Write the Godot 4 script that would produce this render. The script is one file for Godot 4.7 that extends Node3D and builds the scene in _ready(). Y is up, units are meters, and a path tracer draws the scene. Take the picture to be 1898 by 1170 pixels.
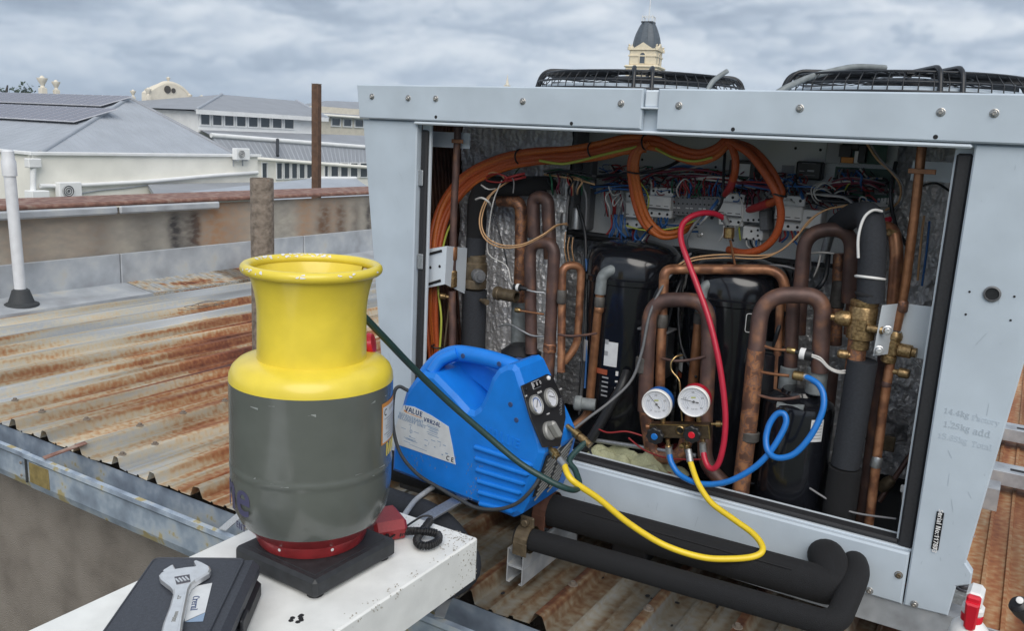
extends Node3D

# Rooftop condenser unit with its access panel off, recovery machine, cylinder and gauges.
# Axes: x to the right along the unit's front, y up from the roof pans, z out of the front.
const FOCAL := 1582.5
const CAM_AT := Vector3(0.0, 1.0, 1.75)
var cam_basis := Basis(Vector3.UP, deg_to_rad(30.94)) * Basis(Vector3.RIGHT, deg_to_rad(-11.78)) * Basis(Vector3.BACK, deg_to_rad(2.834))
var rng := RandomNumberGenerator.new()
var T := {}
var M := {}
var taken := {}


# ---------------------------------------------------------------- where things stand
func sight(u: float, v: float) -> Vector3:
	return cam_basis * Vector3((u - 949.0) / FOCAL, -(v - 585.0) / FOCAL, -1.0)

func pz(u: float, v: float, z: float) -> Vector3:   # on the upright plane z
	var d := sight(u, v)
	return CAM_AT + d * ((z - CAM_AT.z) / d.z)

func py(u: float, v: float, y: float) -> Vector3:   # on the level plane y
	var d := sight(u, v)
	return CAM_AT + d * ((y - CAM_AT.y) / d.y)

func px(u: float, v: float, x: float) -> Vector3:   # on the upright plane x
	var d := sight(u, v)
	return CAM_AT + d * ((x - CAM_AT.x) / d.x)

func pzs(list: Array, z: float) -> Array:
	var r := []
	for k in range(0, list.size(), 2):
		r.append(pz(list[k], list[k + 1], z))
	return r

func p3(list: Array) -> Array:   # u, v, z triples
	var r := []
	for k in range(0, list.size(), 3):
		r.append(pz(list[k], list[k + 1], list[k + 2]))
	return r


# ---------------------------------------------------------------- mesh builder
class MB:
	var v := PackedVector3Array()
	var n := PackedVector3Array()
	var uv := PackedVector2Array()
	var idx := PackedInt32Array()

	func vert(p: Vector3, nn: Vector3, t := Vector2.ZERO) -> int:
		v.append(p); n.append(nn); uv.append(t)
		return v.size() - 1

	func face(a: int, b: int, c: int) -> void:
		var g := (v[b] - v[a]).cross(v[c] - v[a])
		if g.dot(n[a] + n[b] + n[c]) > 0.0:
			idx.append(a); idx.append(c); idx.append(b)
		else:
			idx.append(a); idx.append(b); idx.append(c)

	func tri(a: Vector3, b: Vector3, c: Vector3, out: Vector3) -> void:
		var nn := (b - a).cross(c - a).normalized()
		if nn.dot(out) < 0.0:
			nn = -nn
		var i := vert(a, nn, Vector2(0, 0)); var j := vert(b, nn, Vector2(1, 0)); var k := vert(c, nn, Vector2(1, 1))
		face(i, j, k)

	func quad(a: Vector3, b: Vector3, c: Vector3, d: Vector3, out: Vector3) -> void:   # uv 00 10 11 01
		var nn := (c - a).cross(d - b).normalized()
		if nn.dot(out) < 0.0:
			nn = -nn
		var i := vert(a, nn, Vector2(0, 0)); var j := vert(b, nn, Vector2(1, 0)); var k := vert(c, nn, Vector2(1, 1)); var l := vert(d, nn, Vector2(0, 1))
		face(i, j, k); face(i, k, l)

	func box(at: Vector3, size: Vector3, bev := 0.0, b := Basis.IDENTITY) -> MB:
		var h := size * 0.5
		bev = minf(bev, minf(h.x, minf(h.y, h.z)) * 0.9)
		var f := func(ax: int, sx: float, sy: float, sz: float) -> Vector3:
			var e := h - Vector3(bev, bev, bev)
			e[ax] = h[ax]
			return at + b * Vector3(sx * e.x, sy * e.y, sz * e.z)
		for s in [-1.0, 1.0]:
			quad(f.call(0, s, -1, -1), f.call(0, s, 1, -1), f.call(0, s, 1, 1), f.call(0, s, -1, 1), b.x * s)
			quad(f.call(1, -1, s, -1), f.call(1, 1, s, -1), f.call(1, 1, s, 1), f.call(1, -1, s, 1), b.y * s)
			quad(f.call(2, -1, -1, s), f.call(2, 1, -1, s), f.call(2, 1, 1, s), f.call(2, -1, 1, s), b.z * s)
		if bev > 0.0:
			for s in [-1.0, 1.0]:
				for t in [-1.0, 1.0]:
					quad(f.call(0, s, t, -1), f.call(0, s, t, 1), f.call(1, s, t, 1), f.call(1, s, t, -1), b.x * s + b.y * t)
					quad(f.call(0, s, -1, t), f.call(0, s, 1, t), f.call(2, s, 1, t), f.call(2, s, -1, t), b.x * s + b.z * t)
					quad(f.call(1, -1, s, t), f.call(1, 1, s, t), f.call(2, 1, s, t), f.call(2, -1, s, t), b.y * s + b.z * t)
					for w in [-1.0, 1.0]:
						tri(f.call(0, s, t, w), f.call(1, s, t, w), f.call(2, s, t, w), b.x * s + b.y * t + b.z * w)
		return self

	func tube(path: Array, r: Variant, seg := 10, caps := true, closed := false) -> MB:
		var cnt := path.size()
		var up := Vector3.ZERO
		var base := v.size()
		var run := 0.0
		for i in cnt:
			var t: Vector3
			if closed:
				t = (path[(i + 1) % cnt] - path[(i + cnt - 1) % cnt]).normalized()
			else:
				t = (path[mini(i + 1, cnt - 1)] - path[maxi(i - 1, 0)]).normalized()
			if i == 0:
				up = (Vector3.UP if absf(t.y) < 0.9 else Vector3.RIGHT)
			else:
				run += path[i].distance_to(path[i - 1])
			up = (up - t * up.dot(t)).normalized()
			var side := t.cross(up)
			var rr: float = r[i] if r is Array else r
			for k in seg + 1:
				var a := TAU * k / seg
				var d := up * cos(a) + side * sin(a)
				vert(path[i] + d * rr, d, Vector2(float(k) / seg, run))
		var rings := cnt if closed else cnt - 1
		for i in rings:
			var i2 := (i + 1) % cnt
			for k in seg:
				var a := base + i * (seg + 1) + k
				var b := base + i2 * (seg + 1) + k
				face(a, a + 1, b + 1); face(a, b + 1, b)
		if caps and not closed:
			for e in [0, cnt - 1]:
				var t: Vector3 = (path[0] - path[1]).normalized() if e == 0 else (path[e] - path[e - 1]).normalized()
				var c := vert(path[e], t)
				var first := v.size()
				for k in seg:
					vert(v[base + e * (seg + 1) + k], t)
				for k in seg:
					face(c, first + k, first + (k + 1) % seg)
		return self

	# profile points (radius, height) turned round the y axis of xf; sharp where the profile bends more than 35 degrees
	func lathe(prof: Array, seg := 24, xf := Transform3D.IDENTITY, from := 0.0, to := TAU) -> MB:
		var m := prof.size()
		var nn := []
		for i in m - 1:
			var d: Vector2 = (prof[i + 1] - prof[i]).normalized()
			nn.append(Vector2(d.y, -d.x))
		for i in m - 1:
			var n0: Vector2 = nn[i]
			var n1: Vector2 = nn[i]
			if i > 0 and nn[i - 1].dot(nn[i]) > 0.82:
				n0 = (nn[i - 1] + nn[i]).normalized()
			if i < m - 2 and nn[i + 1].dot(nn[i]) > 0.82:
				n1 = (nn[i + 1] + nn[i]).normalized()
			var base := v.size()
			for k in seg + 1:
				var a := lerpf(from, to, float(k) / seg)
				var e := Vector3(cos(a), 0, sin(a))
				vert(xf * (e * prof[i].x + Vector3(0, prof[i].y, 0)), (xf.basis * (e * n0.x + Vector3(0, n0.y, 0))).normalized(), Vector2(float(k) / seg, float(i) / (m - 1)))
				vert(xf * (e * prof[i + 1].x + Vector3(0, prof[i + 1].y, 0)), (xf.basis * (e * n1.x + Vector3(0, n1.y, 0))).normalized(), Vector2(float(k) / seg, float(i + 1) / (m - 1)))
			for k in seg:
				var a := base + k * 2
				if prof[i].x > 1e-6:
					face(a, a + 2, a + 1)
				if prof[i + 1].x > 1e-6:
					face(a + 2, a + 3, a + 1)
		return self

	# a flat outline given depth along xf's z, centred, with a bevel on both rims
	func slab(poly: Array, depth: float, xf := Transform3D.IDENTITY, bev := 0.0) -> MB:
		var m := poly.size()
		var area := 0.0
		for i in m:
			area += poly[i].cross(poly[(i + 1) % m])
		if area < 0.0:
			poly = poly.duplicate(); poly.reverse()
		var inner := []
		for i in m:
			var e0: Vector2 = (poly[i] - poly[(i + m - 1) % m]).normalized()
			var e1: Vector2 = (poly[(i + 1) % m] - poly[i]).normalized()
			var n0 := Vector2(-e0.y, e0.x); var n1 := Vector2(-e1.y, e1.x)
			var q := (n0 + n1)
			q = q / maxf(0.4, q.length_squared() * 0.5)
			inner.append(poly[i] + q * bev)
		var tri_idx := Geometry2D.triangulate_polygon(PackedVector2Array(inner if bev > 0.0 else poly))
		var hz := depth * 0.5
		for s in [-1.0, 1.0]:
			var base := v.size()
			var nz: Vector3 = (xf.basis.z * s).normalized()
			for p in inner if bev > 0.0 else poly:
				vert(xf * Vector3(p.x, p.y, hz * s), nz, p)
			for k in range(0, tri_idx.size(), 3):
				face(base + tri_idx[k], base + tri_idx[k + 1], base + tri_idx[k + 2])
			if bev > 0.0:
				for i in m:
					var j := (i + 1) % m
					var e: Vector2 = poly[j] - poly[i]
					quad(xf * Vector3(inner[i].x, inner[i].y, hz * s), xf * Vector3(inner[j].x, inner[j].y, hz * s), xf * Vector3(poly[j].x, poly[j].y, (hz - bev) * s), xf * Vector3(poly[i].x, poly[i].y, (hz - bev) * s), xf.basis * Vector3(e.y, -e.x, s * e.length()))
		var z := hz - bev
		for i in m:
			var j := (i + 1) % m
			var e: Vector2 = poly[j] - poly[i]
			quad(xf * Vector3(poly[i].x, poly[i].y, -z), xf * Vector3(poly[j].x, poly[j].y, -z), xf * Vector3(poly[j].x, poly[j].y, z), xf * Vector3(poly[i].x, poly[i].y, z), xf.basis * Vector3(e.y, -e.x, 0))
		return self

	func mesh() -> ArrayMesh:
		var a := []
		a.resize(Mesh.ARRAY_MAX)
		a[Mesh.ARRAY_VERTEX] = v; a[Mesh.ARRAY_NORMAL] = n; a[Mesh.ARRAY_TEX_UV] = uv; a[Mesh.ARRAY_INDEX] = idx
		var m := ArrayMesh.new()
		m.add_surface_from_arrays(Mesh.PRIMITIVE_TRIANGLES, a)
		return m


# ---------------------------------------------------------------- paths
func spline(pts: Array, per := 8) -> Array:
	var r := []
	var m := pts.size()
	for i in m - 1:
		var a: Vector3 = pts[maxi(i - 1, 0)]
		var d: Vector3 = pts[mini(i + 2, m - 1)]
		for k in per:
			r.append(pts[i].cubic_interpolate(pts[i + 1], a, d, float(k) / per))
	r.append(pts[m - 1])
	return r

func fillet(pts: Array, rad: float, per := 7) -> Array:   # straight runs joined by round bends
	var r := [pts[0]]
	for i in range(1, pts.size() - 1):
		var a: Vector3 = (pts[i - 1] - pts[i])
		var b: Vector3 = (pts[i + 1] - pts[i])
		var cut := minf(rad, minf(a.length(), b.length()) * 0.49)
		var p: Vector3 = pts[i] + a.normalized() * cut
		var q: Vector3 = pts[i] + b.normalized() * cut
		for k in per + 1:
			var t := float(k) / per
			r.append(p.lerp(pts[i], t).lerp(pts[i].lerp(q, t), t))
	r.append(pts[pts.size() - 1])
	return r

func looking(dir: Vector3, up := Vector3.UP) -> Basis:   # y axis along dir
	var y := dir.normalized()
	var x := up.cross(y)
	if x.length() < 0.01:
		x = Vector3.RIGHT.cross(y)
		if x.length() < 0.01:
			x = Vector3.BACK.cross(y)
	x = x.normalized()
	return Basis(x, y, x.cross(y))

func facing(dir: Vector3, up := Vector3.UP) -> Basis:   # z axis along dir
	var z := dir.normalized()
	var x := up.cross(z).normalized()
	return Basis(x, z.cross(x), z)


# ---------------------------------------------------------------- objects
func numbered(called: String) -> String:
	var k: int = taken.get(called, -1) + 1
	taken[called] = k
	return called if k == 0 else "%s_%03d" % [called, k]

func thing(called: String, label: String, category: String, at := Vector3.ZERO, group := "") -> Node3D:
	var o := Node3D.new()
	o.name = numbered(called)
	add_child(o, true)
	o.position = at
	meta(o, label, category, group)
	return o

func meta(o: Node, label: String, category := "", group := "", kind := "") -> void:
	if label: o.set_meta("label", label)
	if category: o.set_meta("category", category)
	if group: o.set_meta("group", group)
	if kind: o.set_meta("kind", kind)

# one mesh whose vertices are in world axes, hung under parent (or the root)
func part(called: String, mb: Variant, mat: Material, parent: Node3D = null, label := "") -> MeshInstance3D:
	var o := MeshInstance3D.new()
	o.mesh = mb.mesh() if mb is MB else mb
	o.material_override = mat
	if parent == null:
		o.name = numbered(called)
		add_child(o, true)
	else:
		o.name = called
		parent.add_child(o, true)
		o.position = -world_of(parent)
	if label: o.set_meta("label", label)
	return o

# the same, with the mesh in its own axes and placed by xf (world)
func placed(called: String, m: Mesh, mat: Material, xf: Transform3D, parent: Node3D, label := "") -> MeshInstance3D:
	var o := MeshInstance3D.new()
	o.mesh = m
	o.material_override = mat
	o.name = called
	parent.add_child(o, true)
	var w := world_xf(parent)
	o.transform = w.affine_inverse() * xf
	if label: o.set_meta("label", label)
	return o

func world_xf(o: Node3D) -> Transform3D:
	var t := o.transform
	var p := o.get_parent()
	while p != self and p is Node3D:
		t = p.transform * t
		p = p.get_parent()
	return t

func world_of(o: Node3D) -> Vector3:
	return world_xf(o).origin

func structure(called: String, mb: Variant, mat: Material) -> MeshInstance3D:
	var o := part(called, mb, mat)
	o.set_meta("kind", "structure")
	return o

func text_mesh(s: String, height: float, font := "Droid Sans", bold := false, deep := 0.0006) -> ArrayMesh:
	var t := TextMesh.new()
	var f := SystemFont.new()
	f.font_names = PackedStringArray([font])
	if bold: f.font_weight = 700
	t.font = f
	t.text = s
	t.font_size = 32
	t.pixel_size = height / 32.0
	t.depth = deep
	t.curve_step = 2.0
	var m := ArrayMesh.new()
	m.add_surface_from_arrays(Mesh.PRIMITIVE_TRIANGLES, t.get_mesh_arrays())
	return m

func bend_round(m: ArrayMesh, rad: float) -> ArrayMesh:   # wraps flat print (x, y) round an upright cylinder about the origin; middle faces +z
	var a := m.surface_get_arrays(0)
	var vs: PackedVector3Array = a[Mesh.ARRAY_VERTEX]
	var ns: PackedVector3Array = a[Mesh.ARRAY_NORMAL]
	for i in vs.size():
		var g := vs[i].x / rad
		var q := Basis(Vector3.UP, g)
		vs[i] = q * Vector3(0, vs[i].y, rad + vs[i].z)
		ns[i] = q * ns[i]
	a[Mesh.ARRAY_VERTEX] = vs
	a[Mesh.ARRAY_NORMAL] = ns
	var r := ArrayMesh.new()
	r.add_surface_from_arrays(Mesh.PRIMITIVE_TRIANGLES, a)
	return r


# ---------------------------------------------------------------- textures and materials
func noise_image(sd: int, freq: float, size: int, oct := 4, kind := FastNoiseLite.TYPE_SIMPLEX_SMOOTH) -> Image:
	var f := FastNoiseLite.new()
	f.seed = sd
	f.noise_type = kind
	f.frequency = freq
	f.fractal_octaves = oct
	return f.get_seamless_image(size, size)

# grey noise from lo to hi, seamless
func noise_tex(sd: int, freq: float, lo: float, hi: float, size := 512, oct := 4, power := 1.0) -> ImageTexture:
	var src := noise_image(sd, freq, size, oct)
	src.convert(Image.FORMAT_L8)
	var d := src.get_data()
	for i in d.size():
		d[i] = int(255.0 * lerpf(lo, hi, pow(d[i] / 255.0, power)))
	var im := Image.create_from_data(size, size, false, Image.FORMAT_L8, d)
	im.convert(Image.FORMAT_RGB8)
	return ImageTexture.create_from_image(im)

# colours of a ramp (linear values) looked up by seamless noise
func ramp_tex(sd: int, freq: float, stops: Array, size := 512, oct := 5) -> ImageTexture:
	var src := noise_image(sd, freq, size, oct)
	src.convert(Image.FORMAT_L8)
	var d := src.get_data()
	var g := Gradient.new()
	g.offsets = PackedFloat32Array(stops.map(func(s): return s[0]))
	g.colors = PackedColorArray(stops.map(func(s): return s[1]))
	var lut := []
	for i in 256:
		var c := g.sample(i / 255.0).linear_to_srgb()
		lut.append([int(c.r * 255), int(c.g * 255), int(c.b * 255)])
	var o := PackedByteArray()
	o.resize(size * size * 3)
	for i in d.size():
		var c: Array = lut[d[i]]
		o[i * 3] = c[0]; o[i * 3 + 1] = c[1]; o[i * 3 + 2] = c[2]
	return ImageTexture.create_from_image(Image.create_from_data(size, size, false, Image.FORMAT_RGB8, o))

func lin(r: float, g: float, b: float) -> Color:
	return Color(r, g, b).linear_to_srgb()

func mat(called: String, c: Color, rough: float, metal := 0.0, tex: Texture2D = null, scale := 1.0, bump: Texture2D = null, bump_cm := 0.0, bump_scale := 0.0) -> StandardMaterial3D:
	var m := StandardMaterial3D.new()
	m.resource_name = called
	m.albedo_color = c
	m.roughness = rough
	m.metallic = metal
	if tex or bump:
		m.uv1_triplanar = true
		m.uv1_scale = Vector3.ONE * scale
		m.uv1_triplanar_sharpness = 4.0
		m.albedo_texture = tex
	if bump:
		m.heightmap_enabled = true
		m.heightmap_texture = bump
		m.heightmap_scale = bump_cm
	M[called] = m
	return m


# ================================================================ the scene
func _ready() -> void:
	var cam := Camera3D.new()
	cam.name = "camera"
	cam.transform = Transform3D(cam_basis, CAM_AT)
	cam.fov = rad_to_deg(2.0 * atan(585.0 / FOCAL))
	cam.near = 0.05
	cam.far = 4000.0
	cam.current = true
	add_child(cam)

	var env := Environment.new()
	env.background_mode = Environment.BG_SKY
	env.sky = Sky.new()
	env.sky.sky_material = overcast_sky()
	env.background_energy_multiplier = 0.57
	env.tonemap_mode = Environment.TONE_MAPPER_LINEAR
	env.tonemap_exposure = 1.8
	env.sdfgi_enabled = true
	env.ssao_enabled = true
	env.ssil_enabled = true
	env.fog_enabled = true
	env.fog_density = 0.0009
	env.fog_light_color = Color(0.80, 0.86, 0.93)
	var we := WorldEnvironment.new()
	we.name = "environment"
	we.environment = env
	add_child(we)

	var sun := DirectionalLight3D.new()   # the veiled sun, spread wide behind the photographer
	sun.name = "sun"
	sun.light_energy = 0.5
	sun.light_angular_distance = 55.0
	sun.light_color = Color(1.0, 0.975, 0.94)
	sun.shadow_enabled = true
	sun.basis = facing(Vector3(0.45, 0.72, 0.62))
	add_child(sun)

	rng.seed = 7
	make_materials()
	build_ground()
	build_town()
	build_roof()
	build_parapet()
	build_posts()
	build_gutter()
	build_unit()
	build_lines()
	build_beam()
	build_cylinder()
	build_recovery()
	build_gauges()
	build_small()


# clouds only: a grey layer seen in perspective, thin and thick in places
func overcast_sky() -> PanoramaSkyMaterial:
	var w := 2048
	var h := 1024
	var big := FastNoiseLite.new()
	big.seed = 21; big.frequency = 0.55; big.fractal_octaves = 3
	var mid := FastNoiseLite.new()
	mid.seed = 6; mid.frequency = 1.6; mid.fractal_octaves = 5; mid.fractal_gain = 0.55
	var wisp := FastNoiseLite.new()
	wisp.seed = 40; wisp.frequency = 3.4; wisp.fractal_octaves = 4
	var bytes := PackedByteArray()
	bytes.resize(w * h * 3)
	var dark := Color(0.590, 0.645, 0.715)
	var mean := Color(0.725, 0.775, 0.838)
	var pale := Color(0.905, 0.930, 0.958)
	var low := Color(0.745, 0.815, 0.885)
	for j in h:
		var el := PI * (0.5 - (j + 0.5) / h)
		for i in w:
			var c := low
			if el > 0.0:
				var az := TAU * ((i + 0.5) / w - 0.5)
				var flat := cos(el) / (sin(el) + 0.22)
				var x := sin(az) * flat
				var z := -cos(az) * flat
				var b := big.get_noise_2d(x, z)
				var e := mid.get_noise_2d(x + 0.5 * b, z + 5.0)
				x += 0.35 * e
				z += 0.35 * b
				var k := 0.75 * b + 0.75 * e + 0.70 * absf(wisp.get_noise_2d(x, z)) - 0.08
				k = clampf(k * 1.55, -1.0, 1.0)
				k = signf(k) * pow(absf(k), 0.85)
				c = mean.lerp(pale, k) if k > 0.0 else mean.lerp(dark, -k)
				c = c.lerp(low, exp(-el * 12.0) * 0.6)
			var o := (j * w + i) * 3
			bytes[o] = int(c.r * 255.0); bytes[o + 1] = int(c.g * 255.0); bytes[o + 2] = int(c.b * 255.0)
	var m := PanoramaSkyMaterial.new()
	m.panorama = ImageTexture.create_from_image(Image.create_from_data(w, h, false, Image.FORMAT_RGB8, bytes))
	return m


func make_materials() -> void:
	T.fine = noise_tex(1, 0.05, 0.80, 1.0, 512, 5)
	T.blotch = noise_tex(2, 0.012, 0.72, 1.0, 512, 5)
	T.speck = noise_tex(3, 0.16, 0.55, 1.0, 512, 3, 0.5)
	T.bump = noise_tex(4, 0.03, 0.0, 1.0, 512, 5)
	T.grain = noise_tex(5, 0.25, 0.0, 1.0, 512, 3)
	T.faint = noise_tex(6, 0.01, 0.93, 1.0, 512, 5)
	T.paint = noise_tex(7, 0.006, 0.92, 1.0, 1024, 7)
	T.copper = ramp_tex(11, 0.011, [[0.0, Color(0.11, 0.060, 0.042)], [0.40, Color(0.23, 0.11, 0.065)], [0.55, Color(0.36, 0.17, 0.09)], [0.70, Color(0.46, 0.235, 0.13)], [1.0, Color(0.34, 0.19, 0.12)]])
	T.oxide = ramp_tex(12, 0.011, [[0.0, Color(0.070, 0.045, 0.042)], [0.45, Color(0.115, 0.070, 0.062)], [0.62, Color(0.145, 0.085, 0.072)], [0.78, Color(0.20, 0.105, 0.072)], [1.0, Color(0.30, 0.15, 0.09)]])
	T.mottle = ramp_tex(13, 0.014, [[0.0, Color(0.085, 0.050, 0.042)], [0.42, Color(0.16, 0.082, 0.058)], [0.50, Color(0.42, 0.185, 0.085)], [0.57, Color(0.20, 0.12, 0.098)], [0.70, Color(0.46, 0.21, 0.10)], [1.0, Color(0.48, 0.25, 0.13)]])
	T.rustpost = ramp_tex(14, 0.02, [[0.0, Color(0.09, 0.072, 0.058)], [0.4, Color(0.165, 0.135, 0.108)], [0.6, Color(0.20, 0.165, 0.135)], [0.8, Color(0.235, 0.195, 0.16)], [1.0, Color(0.19, 0.12, 0.08)]])
	T.galv = ramp_tex(15, 0.008, [[0.0, Color(0.30, 0.31, 0.33)], [0.45, Color(0.40, 0.425, 0.455)], [0.6, Color(0.44, 0.465, 0.495)], [0.8, Color(0.50, 0.52, 0.53)], [1.0, Color(0.53, 0.50, 0.44)]])
	T.gutter = ramp_tex(16, 0.008, [[0.0, Color(0.17, 0.20, 0.25)], [0.42, Color(0.29, 0.35, 0.43)], [0.56, Color(0.38, 0.44, 0.51)], [0.68, Color(0.44, 0.47, 0.48)], [0.72, Color(0.42, 0.36, 0.20)], [1.0, Color(0.38, 0.29, 0.12)]])
	T.render = ramp_tex(17, 0.006, [[0.0, Color(0.15, 0.130, 0.112)], [0.45, Color(0.205, 0.180, 0.156)], [0.6, Color(0.222, 0.196, 0.170)], [1.0, Color(0.25, 0.222, 0.195)]])
	T.foilbump = noise_tex(18, 0.035, 0.0, 1.0, 512, 4)
	T.redcap = ramp_tex(19, 0.02, [[0.0, Color(0.12, 0.065, 0.05)], [0.45, Color(0.21, 0.105, 0.08)], [0.6, Color(0.26, 0.145, 0.11)], [1.0, Color(0.36, 0.30, 0.25)]])
	T.brass = ramp_tex(20, 0.03, [[0.0, Color(0.10, 0.065, 0.03)], [0.5, Color(0.30, 0.20, 0.095)], [1.0, Color(0.50, 0.36, 0.18)]])

	mat("unit_paint", lin(0.51, 0.585, 0.66), 0.42, 0.0, T.paint, 0.9)
	mat("panel_edge", lin(0.60, 0.66, 0.72), 0.4, 0.0)
	mat("seal_rubber", lin(0.022, 0.023, 0.027), 0.65, 0.0, T.fine, 5.0, T.grain, 0.05)
	mat("black_plastic", lin(0.017, 0.018, 0.021), 0.45, 0.0, T.fine, 6.0)
	mat("black_gloss", lin(0.010, 0.011, 0.015), 0.16, 0.0, T.fine, 3.0)
	mat("black_matt", lin(0.012, 0.012, 0.014), 0.8)
	mat("wire_black", lin(0.012, 0.014, 0.018), 0.4)
	mat("foam", lin(0.013, 0.0135, 0.016), 0.92, 0.0, T.speck, 5.0, T.grain, 0.22)
	mat("foam_grey", lin(0.030, 0.034, 0.043), 0.85, 0.0, T.fine, 5.0, T.grain, 0.06)
	mat("steel", lin(0.55, 0.56, 0.57), 0.32, 1.0, T.fine, 8.0)
	mat("zinc", lin(0.50, 0.52, 0.54), 0.45, 0.75, T.fine, 6.0)
	mat("galvanised", Color.WHITE, 0.5, 0.35, T.galv, 3.0)
	mat("bolt_metal", lin(0.55, 0.53, 0.50), 0.35, 0.8, T.fine, 20.0)
	mat("foil", lin(0.86, 0.87, 0.89), 0.34, 0.35, T.faint, 4.0, T.foilbump, 0.35)
	mat("deck_timber", lin(0.16, 0.12, 0.08), 0.8, 0.0, T.blotch, 3.0)
	mat("copper", lin(1, 0.96, 0.94), 0.42, 0.45, T.copper, 3.0)
	mat("copper_dull", lin(1, 1, 1), 0.5, 0.35, T.oxide, 2.5)
	mat("copper_burnt", lin(1, 1, 1), 0.45, 0.4, T.mottle, 3.0)
	mat("copper_clean", lin(0.43, 0.20, 0.10), 0.36, 0.55, T.blotch, 5.0)
	mat("solder_grey", lin(0.15, 0.14, 0.13), 0.6, 0.3, T.blotch, 8.0)
	mat("brass", lin(1, 1, 1), 0.36, 0.7, T.brass, 8.0)
	mat("brass_bright", lin(0.60, 0.42, 0.19), 0.28, 0.9, T.blotch, 20.0)
	mat("brass_dull", lin(0.22, 0.17, 0.11), 0.5, 0.5, T.blotch, 8.0)
	mat("grey_pipe", lin(0.27, 0.30, 0.31), 0.55, 0.0, T.blotch, 6.0)
	mat("steel_plate", lin(0.78, 0.81, 0.82), 0.45, 0.15, T.speck, 6.0)
	mat("orange_cable", lin(0.50, 0.095, 0.022), 0.5, 0.0, T.fine, 6.0)
	mat("orange_bright", lin(0.60, 0.145, 0.025), 0.5, 0.0, T.fine, 6.0)
	mat("rib_brown", lin(0.16, 0.07, 0.045), 0.6, 0.1, T.blotch, 4.0)
	mat("white_plastic", lin(0.80, 0.80, 0.79), 0.42, 0.0, T.faint, 5.0)
	mat("grey_plastic", lin(0.16, 0.165, 0.175), 0.5, 0.0, T.fine, 6.0)
	mat("board_green", lin(0.018, 0.085, 0.055), 0.5, 0.0, T.fine, 12.0)
	mat("wire_red", lin(0.32, 0.028, 0.030), 0.45)
	mat("wire_maroon", lin(0.15, 0.02, 0.045), 0.45)
	mat("wire_blue", lin(0.03, 0.12, 0.33), 0.45)
	mat("wire_white", lin(0.55, 0.54, 0.52), 0.45)
	mat("wire_grey", lin(0.22, 0.22, 0.23), 0.45)
	mat("wire_tan", lin(0.55, 0.33, 0.17), 0.45)
	mat("wire_earth", lin(0.38, 0.42, 0.06), 0.45)
	mat("wire_green", lin(0.02, 0.13, 0.07), 0.45)
	mat("hose_red", lin(0.46, 0.018, 0.045), 0.32, 0.0, T.faint, 8.0)
	mat("hose_blue", lin(0.012, 0.17, 0.56), 0.32, 0.0, T.faint, 8.0)
	mat("hose_yellow", lin(0.83, 0.60, 0.03), 0.35, 0.0, T.faint, 8.0)
	mat("hose_green", lin(0.022, 0.062, 0.058), 0.4, 0.0, T.fine, 8.0)
	mat("machine_blue", lin(0.008, 0.205, 0.74), 0.40, 0.0, T.paint, 2.5, T.grain, 0.02)
	mat("machine_scuff", lin(0.16, 0.20, 0.30), 0.7)
	mat("label_white", lin(0.68, 0.70, 0.72), 0.5, 0.0, T.faint, 6.0)
	mat("ink_black", lin(0.02, 0.02, 0.025), 0.6)
	mat("ink_navy", lin(0.03, 0.06, 0.16), 0.6)
	mat("ink_pale_blue", lin(0.24, 0.33, 0.46), 0.6)
	mat("ink_grey", lin(0.30, 0.31, 0.33), 0.6)
	mat("ink_orange", lin(0.62, 0.25, 0.05), 0.6)
	mat("ink_rust", lin(0.30, 0.07, 0.03), 0.6)
	mat("ink_white", lin(0.7, 0.7, 0.7), 0.6)
	mat("ink_pencil", lin(0.375, 0.435, 0.495), 0.6)
	mat("ink_pencil_faint", lin(0.455, 0.525, 0.595), 0.6)
	mat("cyl_grey", lin(0.112, 0.123, 0.112), 0.26, 0.0, T.faint, 3.0)
	mat("cyl_yellow", lin(0.80, 0.63, 0.055), 0.40, 0.0, T.faint, 3.0)
	mat("cyl_red", lin(0.40, 0.035, 0.040), 0.35, 0.0, T.blotch, 5.0)
	mat("cyl_violet", lin(0.070, 0.068, 0.135), 0.4)
	mat("beam_white", lin(0.85, 0.86, 0.84), 0.5, 0.0, T.paint, 2.0)
	mat("scale_black", lin(0.034, 0.037, 0.042), 0.55, 0.0, T.blotch, 6.0, T.grain, 0.03)
	mat("case_black", lin(0.060, 0.066, 0.083), 0.55, 0.0, T.fine, 6.0, T.grain, 0.05)
	mat("case_dark", lin(0.022, 0.024, 0.030), 0.55, 0.0, T.fine, 6.0)
	mat("chrome", lin(0.80, 0.81, 0.82), 0.30, 0.7, T.faint, 10.0)
	mat("chrome_dark", lin(0.16, 0.15, 0.16), 0.4, 0.9)
	mat("red_plastic", lin(0.34, 0.030, 0.036), 0.45, 0.0, T.fine, 8.0)
	mat("red_bright", lin(0.62, 0.012, 0.03), 0.3)
	mat("pvc_white", lin(0.72, 0.74, 0.77), 0.4, 0.0, T.faint, 3.0)
	mat("boot_grey", lin(0.05, 0.055, 0.06), 0.7, 0.0, T.fine, 6.0)
	mat("post_rust", Color.WHITE, 0.8, 0.0, T.rustpost, 3.0, T.bump, 0.25)
	mat("post_brown", lin(0.17, 0.095, 0.060), 0.8, 0.0, T.blotch, 2.0, T.bump, 0.3)
	mat("gutter_metal", Color.WHITE, 0.55, 0.15, T.gutter, 1.6)
	mat("gutter_yellow", lin(0.34, 0.26, 0.10), 0.6, 0.0, T.blotch, 4.0)
	mat("render_wall", Color.WHITE, 0.9, 0.0, T.render, 1.4, T.grain, 0.3)
	mat("cap_rust", Color.WHITE, 0.75, 0.0, T.redcap, 1.2, T.bump, 0.2)
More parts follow.
